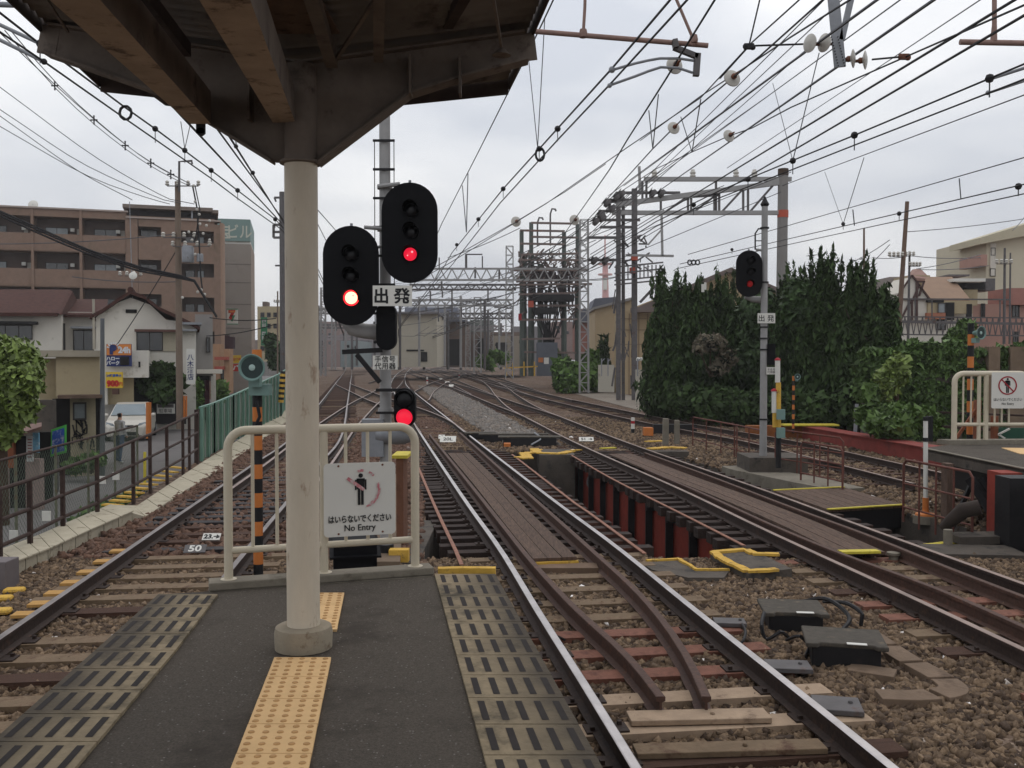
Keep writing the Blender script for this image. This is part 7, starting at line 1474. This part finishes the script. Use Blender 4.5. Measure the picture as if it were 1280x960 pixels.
for y, xa_, xb6 in ((241, 775, 850), (250, 757, 792), (252, 760, 800), (264, 748, 795), (275, 745, 800), (284, 750, 795), (297, 735, 775), (325, 735, 776)): b = MB(); b.bar(Q(xa_, y, 60), Q(xb6, y, 60), .16); b.build('crossarm', M_galv_d, rgn)
for x, y in ((776, 242), (815, 241), (826, 241), (758, 253), (764, 260), (750, 268), (744, 276), (752, 272), (770, 246), (742, 325), (756, 325)): b = MB(); b.lathe(Q(x, y, 59.8), [(.1, -.25), (.28, -.2), (.3, 0), (.12, .12), (.3, .2)], axis=(-.6, 0, .5), n=10); b.build('insulator', M_galv_d, rgn)
b = MB(); b.bar(Q(827, 268, 59.5), Q(828, 320, 59.5), .14); b.bar(Q(828, 286, 59.5), Q(810, 306, 59.5), .1); b.bar(Q(782, 319, 59.5), Q(842, 320, 59.5), .14); b.bar(Q(799, 208, 60), Q(800, 240, 60), .16); b.build('bracket_arm', M_mast, rgn)
b = MB()   # maintenance cage
for y in (330, 338, 347, 352): b.bar(Q(768, y+4, 59), Q(829, y-2, 59), .09)
for x in range(770, 830, 5): b.bar(Q(x, 351-(x-770)*.08, 59), Q(x, 331, 59), .07)
b.bar(Q(800, 378, 59.5), Q(826, 350, 59.5), .16); b.bar(Q(812, 316, 59.5), Q(790, 330, 59.5), .1); b.build('service_cage', M_galv_d, rgn)
for x, y in ((793, 322), (791, 338)): b = MB(); b.box(Q(x, y, 59.6), (.4, .3, .35)); b.build('red_band', mat('band_or', S(196, 90, 66)), rgn)
rg = random.Random(3); b = MB()
for k in range(40): x, y = rg.uniform(766, 812), rg.uniform(290, 335); b.bar(Q(x, y, 60+rg.uniform(-1, 1)), Q(x+rg.uniform(-10, 10), y+rg.uniform(-8, 8), 60), rg.uniform(.04, .1))
for k in range(26): x, y = rg.uniform(768, 796), rg.uniform(350, 480); b.bar(Q(x, y, 60), Q(x+rg.uniform(-5, 5), y+rg.uniform(10, 26), 60), rg.uniform(.05, .14))
b.build('brace_bars', M_galv_d, rgn)
part('white_rag', M_white, empty('white_flag', Q(881, 365, 45), 'white cloth hanging in the tips of the conifers', 'cloth'), (877, 355, 880.5, 365, 39, .05), (880.5, 353, 883, 362, 39, .05))
# ================================================================== OVERHEAD WIRES
def zline(pts, z): return [P(x, y, z) for x, y in pts]
def wire(label, pts, z, r=.011, m=None, clamps=(), sag=True, Ys=None, group=None, name='overhead_wire', drop=None, taper=True):
    W_ = [Q(x, y, Y) for (x, y), Y in zip(pts, Ys)] if Ys else zline(pts, z)
    root = empty(name, W_[0], label, 'wire', group); b = MB(); c = catmull(W_, 2.) if sag and len(W_) > 2 else W_
    rr = [max(r, min(.045, p.y*.00042)) for p in c]; b.tube(c, rr, 5); b.build('conductor', m or M_wire, root)
    for x, y in clamps:
        q = P(x, y, z) if not Ys else Q(x, y, np.interp(x, sorted(p[0] for p in pts), [Y for _, Y in sorted(zip([p[0] for p in pts], Ys))]))
        k = q.y/F*3.2; b = MB(); b.ball(q, k, n=8); b.build('clamp', M_wire, root)
        if drop: b = MB(); b.tube([q, q-Vector((0, 0, drop))], k*.3, 5); b.build('dropper', M_wire_g, root)
    return root
def track_px(c, z, y0, y1, n=10): return [Vector((bx(c, y), y, z)) for y in np.geomspace(y0, y1, n)]
def wire3(label, pts, r=.011, m=None):
    r *= 1.2; p0 = Vector(pts[0]); d_ = ray(640, 480); v = p0-Vector((0, 0, CAMZ)); sx_ = 640+F*v.x/max(.01, v.dot(d_)); up_ = Vector((0, math.sin(PITCH), math.cos(PITCH))); sy_ = 480-F*v.dot(up_)/max(.01, v.dot(d_))
    if sx_ < 4 or sx_ > 1276 or sy_ < 4:      # a wire that leaves the view runs on past the camera
        dr = p0-Vector(pts[1])
        if dr.y < -.05: pts = [p0+dr*min(40, max(0, (p0.y+7)/-dr.y))]+list(pts)
    root = empty('overhead_wire', pts[0], label, 'wire'); b = MB(); b.tube(pts, [max(r, min(.05, p.y*.0004)) for p in pts], 5); b.build('conductor', m or M_wire, root); return root
# middle (near right) track
wb_ = [(1062, -260), (975, -122), (859, 0), (762, 106), (697, 175), (625, 254)]
B1 = zline([(1010, -170), (859, 0), (762, 106), (697, 175), (625, 254), (566, 330)], 5.2)+track_px(cB, 5.2, 33, 120)
wire3('contact wire over the near right track', B1, .0085)
aux = zline([(990, -190), (837.7, 0), (764.7, 86), (697, 160.7), (629, 236), (565, 316)], 5.36)+track_px(cB, 5.34, 33, 120)
ra = wire3('thick auxiliary wire just above the contact wire of the near right track', aux, .0095)
for x, y in ((697, 161), (674, 186), (629, 236), (598, 274), (571, 306)):
    q = P(x, y, 5.36); b = MB(); b.ball(q, .035+q.y*.0006, n=8); b.build('clamp', M_wire, ra); b = MB(); b.tube([q, q-Vector((0, 0, .16))], .006, 5); b.build('dropper', M_wire_g, ra)
b = MB(); q = P(675, 193, 5.28); b.tube([q+Vector((.06*math.cos(t), 0, .09*math.sin(t))) for t in np.linspace(0, 6.28, 13)], .018, 6); b.build('ring_hanger', M_wire, label='black ring hanger on the twin wires over the near right track', cat='hanger')
rm = wire3('messenger wire passing the canopy corner', zline([(740, -150), (691.6, 0), (681, 22.6), (660, 66), (600, 186), (552, 280)], 6.9)+track_px(cB, 6.6, 45, 120), .009)
def vee(root, a, c, t, m=M_wire_g):
    b = MB()
    for p in (a, c): b.tube([p, t], .0045+t.y*.00012, 4); b.build('dropper', m, root) if p is c else None
vee(rm, P(681, 23, 6.9), P(660, 66, 6.9), P(672, 185, 5.36)); 
b = MB(); a_ = P(585, 217, 6.9); b.tube([a_, P(583, 290, 5.36)], .012, 4); b.tube([P(578, 232, 6.9), P(583, 290, 5.36)], .012, 4); b.build('dropper', M_wire_g, rm)
rm2 = wire3('wire slanting from the insulator on the pipe arm down to the yard', [Q(893.5, 0, 8.5), Q(845, 78, 9.7), Q(833, 98, 10.2), Q(784, 175, 13), Q(762, 212, 16), Q(732, 255, 21), Q(700, 300, 33), Q(655, 360, 60)], .009)
r5 = wire3('long wire running from the top right to the switch gantry, left one', [Q(1010, -10, 11), Q(940, 53, 13), Q(876, 122, 16), Q(786, 183, 20), Q(682, 255, 30), Q(560, 330, 62), Q(520, 352, 90)], .009)
r6 = wire3('insulated wire through two round insulators right of the pipe arm', [Q(1045, -15, 9), Q(950, 70, 11), Q(915, 98, 12), Q(851, 151, 14), Q(816, 186, 16), Q(757, 251, 23), Q(700, 312, 40), Q(640, 362, 75)], .009)
b = MB(); vtx = Q(816, 186, 16); b.tube([Q(823, 118, 15), vtx], .009, 4); b.tube([Q(811, 138, 16), vtx], .009, 4); b.build('dropper', M_wire_g, r6)
r7 = wire3('wire through the lower round insulator toward the truss gantry', [Q(1132, 71, 11), Q(989, 134, 14.5), Q(940, 160, 17), Q(911, 170, 18.5), Q(865, 190, 21), Q(820, 211, 25), Q(760, 250, 36)], .009)
b = MB(); vtx = Q(865, 190, 21); b.tube([Q(876, 124, 19), vtx], .012, 4); b.tube([Q(851, 146, 21), vtx], .01, 4); b.build('dropper', M_wire_g, r7)
def insul(px, py, Y, rp, ax_, label, n=1, name='line_insulator'):
    c = Q(px, py, Y); k = rp*Y/F; a = Vector(ax_).normalized(); r = empty(name, c-Vector((0, 0, k)), label, 'insulator')
    for j in range(n):
        cc = c+a*(j*k*1.3); b = MB(); b.lathe(cc, [(k*.25, -k*.35), (k*.95, -k*.12), (k, 0), (k*.8, k*.08), (k*.3, k*.2)], axis=a, n=20); b.build('disc', M_porc, r)
        b = MB(); b.lathe(cc-a*k*.3, [(k*.3, 0), (k*.34, -k*.3), (k*.18, -k*.5), (k*.1, -k*1.2)], axis=a, n=10); b.build('metal_cap', M_rustc, r)
insul(843, 82, 10, 11, (-.3, 1, -.1), 'round white insulator hanging below the bracket of the pipe arm')
insul(915, 98, 12, 11, (-.25, 1, -.2), 'round white insulator highest of the loose ones right of the pipe arm'); insul(842, 160, 13.5, 8, (-.25, 1, -.2), 'small round insulator left of the highest loose one'); insul(911, 170, 18.5, 8, (-.4, 1, -.2), 'small round insulator on the wire right above the truss gantry')
insul(645, 277, 40, 6.5, (-.3, 1, 0), 'round insulator left above the switch gantry'); insul(718, 275, 40, 6.5, (-.3, 1, 0), 'round insulator in front of the top of the tall lattice mast')
wire3('wire through the round insulator left above the switch gantry', [Q(757, 205, 26), Q(706, 240, 32), Q(645, 277, 40), Q(560, 325, 62), Q(510, 352, 95)], .01)
wire3('short thin wire above the right conifers ending at the truss gantry', [Q(1062, 0, 9), Q(989, 46, 11), Q(935, 82, 13), Q(876, 120, 17), Q(800, 176, 24)], .009)
# pipe arm
pa = empty('registration_pipe', Q(770, 48, 9.6), 'rust-stained pipe arm with grey bracket hanging over the near right track', 'pipe arm'); Yp = 9.6; M_pipe = mat('pipe_pink', S(150, 122, 112), .7, .1, .2, 5, S(110, 76, 62), .35, 7)
b = MB(); b.tube([Q(600, 33, Yp), Q(660, 38.5, Yp), Q(885, 57, Yp)], .026, 12); b.build('pipe', M_pipe, pa)
for pts in (((738, -220), (731, 10), (729, 43)), ((770, -180), (850, 10), (867, 50))):
    b = MB(); b.tube([Q(*p, Yp) for p in pts], .016, 8); q = Q(*pts[-1], Yp); b.lathe(q, [(.04, -.03), (.045, 0), (.035, .05)], n=10); b.build('hanger_rod', M_pipe, pa)
b = MB(); b.bar(Q(843, 50, Yp-.05), Q(845, 60, Yp-.05), .09, .05); b.bar(Q(842, 59, Yp), Q(872, 71, Yp), .06, .05); b.bar(Q(872, 67, Yp), Q(870, 95, Yp), .06, .06); b.build('bracket', M_galv_d, pa)
b = MB(); b.tube(catmull([Q(868, 76, Yp), Q(848, 73, Yp), Q(825, 73, Yp), Q(795, 79, Yp), Q(767, 87, Yp)], .1), .014, 8); b.ball(Q(765, 87, Yp), .035); b.build('pull_off_arm', M_galv, pa); b = MB(); b.tube(catmull([Q(866, 91, Yp), Q(848, 85, Yp), Q(826, 84, Yp), Q(795, 95, Yp), Q(764, 106, Yp)], .1), .014, 8); b.ball(Q(762, 107, Yp), .025); b.build('pull_off_arm', M_galv, pa)
# right top: pipe, bracket with insulators
pa2 = empty('registration_pipe', Q(1240, 50, 12), 'brown pipe arm with a hanging rod at the top right corner', 'pipe arm'); b = MB(); b.tube([Q(1200, 52.5, 12), Q(1700, 62, 12)], .036, 12); b.build('pipe', M_pipe, pa2); b = MB(); b.tube([Q(1243, -260, 12), Q(1243, 30, 12), Q(1242, 52, 12)], [.03, .03, .045], 8); b.build('hanger_rod', M_pipe, pa2)
br = empty('feeder_bracket', Q(1048, 84, 11), 'perforated grey V-shaped bracket coming down from the top edge', 'bracket'); b = MB(); b.bar(Q(1021, -220, 11), Q(1050, 84, 11), .13, .03, up=(0, 1, 0)); b.bar(Q(1114, -220, 11), Q(1052, 50, 11), .07, .03, up=(0, 1, 0)); b.build('flat_bar', M_galv, br)
b = MB()
for k in range(11): 
    for s in (-1, 1): b.lathe(Q(1043.5+k*.85+s*4, 46+k*3.6, 10.96), [(.008, 0), (.008, .01)], axis=(0, 1, 0), n=6)
b.build('bolt_hole', M_black, br)
for i, (x, y, a, lb) in enumerate(((1012, 54, 1, 'left insulator disc of the pair left of the V bracket'), (1030, 53.5, 1, 'right insulator disc of the pair left of the V bracket'), (1067, 73, -1, 'left insulator disc of the pair right of the V bracket'), (1082, 75, -1, 'right insulator disc of the pair right of the V bracket'))): insul(x, y, 11, 11.5, (-a, -.45, 0), lb)
wire3('short taut link wire from the V bracket insulators to the left knot', [Q(1004, 55, 11), Q(945, 57, 11), Q(936, 58, 11)], .01); wire3('short link wire from the V bracket insulators to the right knot', [Q(1090, 74.5, 11), Q(1128, 71, 11)], .01)
for x, y, lb in ((936, 58, 'dark wire clamp left of the V bracket'), (1130, 71, 'brown wire clamp right of the V bracket')): b = MB(); b.box(Q(x, y, 11), (.11, .05, .06)); b.ball(Q(x-4, y, 11), .035); b.ball(Q(x+5, y+1, 11), .035); b.build('wire_clamp', M_rustc if x > 1000 else M_wire, label=lb, cat='clamp')
wire3('thin wire rising from the left knot to the top edge', [Q(951, -6, 11), Q(936, 58, 11), Q(900, 98, 12)], .008)
# diagonal bundle over right half
def far_wire(label, a, bb_, Ya, Yb, r=.01, m=None, sagpx=0, n=7):
    pts = []
    for k in range(n+1):
        t = k/n; iy = 1/Ya+(1/Yb-1/Ya)*t; pts.append(Q(a[0]+(bb_[0]-a[0])*t, a[1]+(bb_[1]-a[1])*t+sagpx*4*t*(1-t), 1/iy))
    return wire3(label, pts, r, m)
far_wire('thick feeder cable passing just right of the V bracket, crossing to the truss gantry', (1096, 0), (760, 245), 9, 58, .013, M_wire_g)
far_wire('thick grey feeder cable right of the V bracket', (1167, 0), (790, 262), 9, 58, .014, M_wire_g); far_wire('thin wire left of the grey feeder cable', (1110, -10), (780, 232), 10, 58, .008, M_wire_g); far_wire('thin wire between the two feeder cables', (1136, -8), (795, 240), 10, 58, .007, M_wire_g)
far_wire('upper of two black cables ending on the truss gantry', (1268, 0), (700, 345), 9, 88, .013); far_wire('lower of two black cables crossing behind the truss gantry', (1296, 10), (740, 335), 9, 88, .013)
far_wire('wire meeting the right knot from the top right corner', (1290, 2), (1132, 71), 8, 11, .009); far_wire('thin wire from the top edge to the round post of the gantry', (1225, 0), (909, 210), 10, 50, .006, M_wire_g); far_wire('thin grey wire above the left of the V bracket', (1030, 0), (700, 330), 12, 80, .007, M_wire_g); far_wire('thin parallel wire near the V bracket tip', (1065, -12), (720, 312), 12, 80, .007, M_wire_g)
far_wire('very thin wire fading to the lattice mast', (1010, 60), (735, 300), 18, 66, .008, M_wire_g); far_wire('very thin wire second to the lattice mast', (960, 120), (640, 345), 20, 88, .008, M_wire_g); far_wire('thin wire under the truss gantry beam', (989, 215), (775, 300), 40, 60, .01, M_wire_g)
far_wire('thin wire from the gantry post to the switch gantry', (905, 232), (650, 330), 45, 86, .01); far_wire('fine wire slanting over the service cage', (976, 240), (735, 340), 40, 68, .01, M_wire_g); far_wire('fine wire from the truss to the tall lattice mast top', (830, 262), (738, 318), 60, 68, .01)
for i, (a, c_) in enumerate((((790, 245), (650, 318)), ((790, 262), (655, 332)), ((780, 280), (700, 330)), ((765, 262), (640, 338)), ((745, 300), (600, 352)), ((700, 352), (560, 382)), ((640, 365), (540, 398)), ((620, 372), (500, 392)), ((720, 350), (790, 342)), ((650, 285), (560, 322)), ((660, 340), (520, 372)), ((775, 345), (735, 350)), ((640, 385), (560, 372)))):
    far_wire(['wire from the steel masts to the switch gantry top', 'wire from the truss foot into the switch gantry', 'short wire left of the steel masts', 'wire sloping past the round insulators', 'wire under the nearest lattice gantry', 'wire in the tangle below the second gantry', 'wire toward the cream warehouse roof', 'wire above the far shed roofs', 'dark tie wire from lattice mast to the cage', 'thin wire left of the switch gantry top', 'thin wire through the nearest gantry lattice', 'tiny tie wire near the red tower', 'sagging wire by the curved bracket'][i], a, c_, 60+i*2, 86+i*4, .02, M_wire if i % 2 else M_wire_g, sagpx=2)
# right track catenary
C1 = zline([(1500, 20), (1280, 99), (1069, 181), (985, 214), (900, 247), (820, 283)], 5.2)+track_px(cC, 5.2, 30, 120); wire3('contact wire over the right-hand bridge track', C1, .0085)
C2 = zline([(1480, -15), (1280, 80), (1237, 98), (1068, 169), (992, 200), (900, 238), (820, 277)], 5.38)+track_px(cC, 5.36, 30, 120); rc = wire3('auxiliary wire above the contact wire of the right-hand bridge track', C2, .0095)
for x, y in ((1237, 98), (1068, 169), (991, 201), (935, 224), (867, 256)): q = P(x, y, 5.38); b = MB(); b.ball(q, .05, n=8); b.build('clamp', M_wire, rc); b = MB(); b.tube([q, q-Vector((0, 0, .2))], .008, 5); b.build('dropper', M_wire_g, rc)
b = MB(); b.tube([Q(1290, 82, 11.2), Q(1240, 98, 11.4)], .02, 8); b.tube([Q(1290, 98, 11.2), Q(1236, 116, 11.4)], .016, 8); b.ball(Q(1235, 116, 11.4), .03); b.build('pull_off_arms', M_galv, label='grey pull-off arms reaching in from the right edge', cat='arm')
mC = far_wire('messenger wire from the right edge to the gantry post', (1290, 115), (978, 232), 14, 32, .009); 
b = MB(); vtx = P(991, 201, 5.38); b.tube([Q(1024, 66, 14), vtx], .008, 4); b.tube([Q(966, 104, 17), vtx], .006, 4); b.build('dropper', M_wire_g, mC)
# siding catenary
D_ = far_wire('messenger wire of the siding crossing low over the right conifers', (1290, 194), (860, 318), 16, 60, .009); wa = far_wire('auxiliary wire of the siding, middle of three low wires at the right', (1290, 228), (850, 330), 15, 60, .01); wc = far_wire('contact wire of the siding, lowest of three low wires at the right', (1290, 240), (845, 336), 15, 60, .009)
for x, y in ((1273, 233), (1124, 267), (1054, 280), (915, 312)): q = Q(x, y, 15+ (1290-x)*.05); b = MB(); b.ball(q, .06, n=8); b.build('clamp', M_wire, wa); b = MB(); b.tube([q, q-Vector((0, 0, .16))], .01, 5); b.build('dropper', M_wire_g, wa)
b = MB(); vtx = Q(1054, 280, 26); b.tube([Q(1080, 197, 24), vtx], .01, 4); b.tube([Q(1031, 215, 27), vtx], .008, 4); b.build('dropper', M_wire_g, mC)
for x, ya, yb7, lb in ((1199, 223, 248, 'a'), (1066, 262, 282, 'b')): b = MB(); b.tube([Q(x, ya, 19), Q(x+2, yb7, 19)], .012, 5); b.build('dropper', M_wire_g, D_)
b = MB(); [b.tube([Q(862+k*5+2.5*math.cos(t), 328+3*math.sin(t), 50) for t in np.linspace(0, 6.28, 9)], .04, 5) for k in range(3)]; b.build('coiled_hanger', M_wire, label='coiled black hanger on the siding wire above the conifers', cat='hanger')
for i, (a, c_) in enumerate((((1135, 320), (1090, 322)), ((1140, 320), (1226, 322)), ((1150, 337), (1236, 332)), ((1112, 300), (1060, 330)), ((1112, 306), (1070, 345)), ((1146, 336), (1226, 318)), ((1130, 290), (1290, 272)), ((1266, 288), (1290, 258)))):
    far_wire(['service wire left of the leaning pole', 'service wire from the slim dark pole to the flats', 'lower service wire from the slim dark pole to the flats', 'upper stay wire down left from the leaning pole', 'lower stay wire down left from the leaning pole', 'bundled wire rising to the beige flats', 'faint long wire above the half-timbered house', 'short wire above the roof of the beige flats'][i], a, c_, 46, 60, .016, M_wire_g, sagpx=2)
# left group
wire3('contact wire over the left track', zline([(-120, -60), (0, 40), (55, 77), (156, 148), (195, 175), (264, 223), (297, 248), (352, 287)], 5.2)+track_px(cA, 5.2, 26, 110), .0085)
la = wire3('auxiliary wire just above the contact wire of the left track', zline([(-130, -80), (0, 16), (50, 55), (156, 134), (194, 161), (264, 213), (297, 238), (344, 274)], 5.38)+track_px(cA, 5.36, 26, 110), .0095)
for x, y in ((50, 55), (194, 161), (264, 213), (297, 238), (344, 274), (231, 188)): q = P(x, y, 5.38); b = MB(); b.ball(q, .028+q.y*.001, n=8); b.build('clamp', M_wire, la); b = MB(); b.tube([q, q-Vector((0, 0, .18))], .006, 5); b.build('dropper', M_wire_g, la)
b = MB(); q = P(157, 141, 5.3); b.tube([q+Vector((.07*math.cos(t), 0, .08*math.sin(t))) for t in np.linspace(0, 6.28, 11)], .016, 6); b.build('ring_hanger', M_wire, label='black ring hanger on the twin wires over the left track', cat='hanger')
lm = far_wire('thick wire coming out from under the left end of the canopy', (190, 105), (352, 279), 9, 24, .012); lm2 = far_wire('wire right of the hanging beam end, left of the column', (262, 148), (358, 280), 9, 24, .009); lm3 = far_wire('knotted wire closest to the column on its left side', (275, 152), (362, 290), 9, 24, .01)
for x, y in ((295, 183), (316, 216)): q = Q(x, y, 12); b = MB(); b.ball(q, .03, n=8); b.build('clamp', M_wire, lm3)
b = MB(); vtx = Q(231, 186, 12.5); b.tube([Q(226, 152, 12), vtx], .005, 4); b.tube([Q(238, 155, 12), vtx], .005, 4); b.build('dropper', M_wire_g, lm)
b = MB(); vtx = Q(295, 183, 12.5); b.tube([Q(292, 160, 12), vtx], .004, 4); b.tube([Q(298, 162, 12), vtx], .004, 4); b.build('dropper', M_wire_g, lm2)
far_wire('thin wire curving to the distant gantry right of the column', (388, 252), (470, 345), 20, 70, .009, M_wire); far_wire('very thin wire right of the column', (392, 270), (430, 345), 24, 80, .01, M_wire_g)
pl = empty('pull_off_arms', Q(20, 45, 8.9), 'pale pull-off arms entering from the left edge under the canopy', 'arm'); b = MB(); b.tube([Q(-15, 24, 8.9), Q(0, 31, 8.9), Q(47, 53, 8.9)], .018, 8); b.tube([Q(-15, 42, 8.9), Q(0, 50, 8.9), Q(53, 76, 8.9)], .018, 8); b.build('arm_tube', M_galv, pl); b = MB(); b.ball(Q(51, 55, 8.9), .042); b.ball(Q(55, 77, 8.9), .03); b.build('arm_clamp', M_wire, pl)
b = MB(); b.tube([Q(-20, 5, 8.9), Q(60, 7.5, 8.9)], .026, 10); b.build('corner_pipe', M_galv, label='pale pipe arm in the top left corner behind the canopy', cat='pipe arm')
tri = [((0, 41), (67, 105), (116, 148), (155, 180), (187, 202), (212, 216), (236, 229)), ((6, 50-12), (69, 112), (117, 155), (156, 186), (187, 207), (212, 221), (236, 232)), ((10, 34), (72, 108), (120, 150), (158, 182), (189, 204), (214, 218), (238, 230))]
Yt = (16, 20, 24, 28, 32, 36, 40)
for i, t_ in enumerate(tri):
    r_ = wire3(['upper left cable of the spaced triple line on the left', 'lower cable of the spaced triple line on the left', 'right cable of the spaced triple line on the left'][i], smooth(catmull([Q(x, y, Y) for (x, y), Y in zip(t_, Yt)], 2), 2), .008, M_wire_g)
for (x, y), Y in zip(tri[0][1:6], Yt[1:6]):
    c = Q(x+1.5, y+2, Y); k = 3.5*Y/F; b = MB(); b.bar(c+Vector((-k, 0, 0)), c+Vector((k, 0, 0)), k*.35); b.bar(c+Vector((0, 0, -k*1.4)), c+Vector((0, 0, k*1.4)), k*.35); [b.ball(c+Vector(v)*k, k*.35, n=6) for v in ((-1, 0, 0), (1, 0, 0), (0, 0, 1.4), (0, 0, -1.4))]; b.build('line_spacer', M_wire, label='cross-shaped spacer on the triple line at the left', cat='spacer', group='spacers along the triple line')
for lb, t_, Yt2 in (('topmost thin wire from the left edge to the pole insulators', ((0, 109), (125, 200), (212, 249), (243, 255)), (22, 30, 38, 40.5)), ('second thin wire from the left edge to the utility pole', ((0, 137), (110, 208), (205, 250), (226, 254)), (22, 30, 38, 40.5)), ('third thin wire from the left edge with a small knot', ((0, 145), (100, 215), (160, 247), (165, 250)), (22, 32, 40, 44)), ('lowest thin wire from the left edge to the utility pole', ((0, 158), (110, 220), (180, 246), (212, 255)), (22, 30, 36, 40.5))):
    wire3(lb, catmull([Q(x, y, Y) for (x, y), Y in zip(t_, Yt2)], 2), .008, M_wire)
for i, dy in enumerate((0, 3, -2.5)): wire3(['thick middle cable of the bundle sagging before the brown apartments', 'lowest cable of the bundle sagging before the brown apartments', 'top cable of the bundle sagging before the brown apartments'][i], catmull([Q(x, y+dy*f, 40) for x, y, f in ((-10, 262, 1), (44, 286, 1.2), (109, 314, 1), (175, 336, 1), (225, 346, .6), (243, 351, .3), (271, 396, .2))], 1.), .035)
for i, (a, c_) in enumerate((((0, 305), (225, 292)), ((90, 346), (225, 352)), ((262, 397), (345, 398)), ((258, 420), (345, 405)), ((228, 300), (140, 440)))): far_wire(['faint service wire across the upper apartment balconies', 'faint service wire across the lower apartment balconies', 'upper street wire before the slab tower', 'lower street wire before the slab tower', 'thin service wire down to the gabled house'][i], a, c_, 42, 42, .018, M_wire_g if i < 2 else M_wire, sagpx=3)

# denser steelwork between the far gantries
rgx = random.Random(21)
for k, (x, yt, yb, Y) in enumerate(((524, 372, 458, 112), (533, 384, 456, 125), (556, 378, 458, 118), (567, 390, 457, 138), (576, 370, 460, 108), (606, 376, 462, 104), (624, 380, 460, 115), (610, 388, 458, 128), (432, 386, 458, 112), (446, 394, 457, 130), (398, 398, 458, 140))):
    r = empty('steel_post', Q(x, yb, Y), ['slim post before the cream warehouse', 'slim post at the edge of the cream warehouse', 'post at the mouth of the car shed', 'thin post right of the car shed mouth', 'post left of the fork mast', 'post right of the fork mast', 'post before the viaduct arches', 'thin post between fork mast and viaduct arch', 'post beyond the left track, nearest the signals', 'thin post beyond the left track', 'thin post hugging the large column'][k], 'post', 'slim steel posts of the far yard')
    b = MB(); b.tube([Q(x, yb, Y), Q(x, yt, Y)], .16, 6); b.build('post_shaft', M_galv_d if k % 2 else M_mast, r)
    b = MB(); y_ = yt+rgx.uniform(3, 10); b.bar(Q(x-rgx.uniform(6, 12), y_, Y), Q(x+rgx.uniform(4, 12), y_, Y), .14); b.build('arm', M_galv_d, r)
    b = MB(); y_ += rgx.uniform(6, 12); b.bar(Q(x-rgx.uniform(3, 9), y_, Y), Q(x+rgx.uniform(4, 12), y_-2, Y), .1); b.build('arm', M_mast, r)
tw_ = MB()
for k in range(70):
    x, y = rgx.uniform(500, 640), rgx.uniform(340, 412); L_ = rgx.uniform(20, 70); Y = rgx.uniform(85, 150)
    pts = [Q(x, y, Y), Q(x-L_*.5, y+L_*.2+rgx.uniform(2, 5), Y+6), Q(x-L_, y+L_*.32, Y+12)]; tw_.tube(catmull(pts, 4), .028, 3, cap=False)
tw_.build('distant_wires', M_wire_g, label='tangle of thin overhead wires above the far yard', cat='wires', kind='stuff')
# distant air
hz = MB(); hz.bb(-760, -40, -4.7, 760, 1000, 60); ho = hz.build('haze', M_white, kind='stuff', label='thin humid haze over the whole yard', cat='haze')
hm = bpy.data.materials.new('haze'); hm.use_nodes = True; hm.node_tree.nodes.clear(); o_ = N(hm.node_tree, 'ShaderNodeOutputMaterial'); pv = N(hm.node_tree, 'ShaderNodeVolumePrincipled'); pv.inputs['Density'].default_value = .0005; pv.inputs['Color'].default_value = (.94, .93, .93, 1)
hm.node_tree.links.new(pv.outputs[0], o_.inputs['Volume']); ho.data.materials.clear(); ho.data.materials.append(hm); SC.cycles.volume_bounces = 0
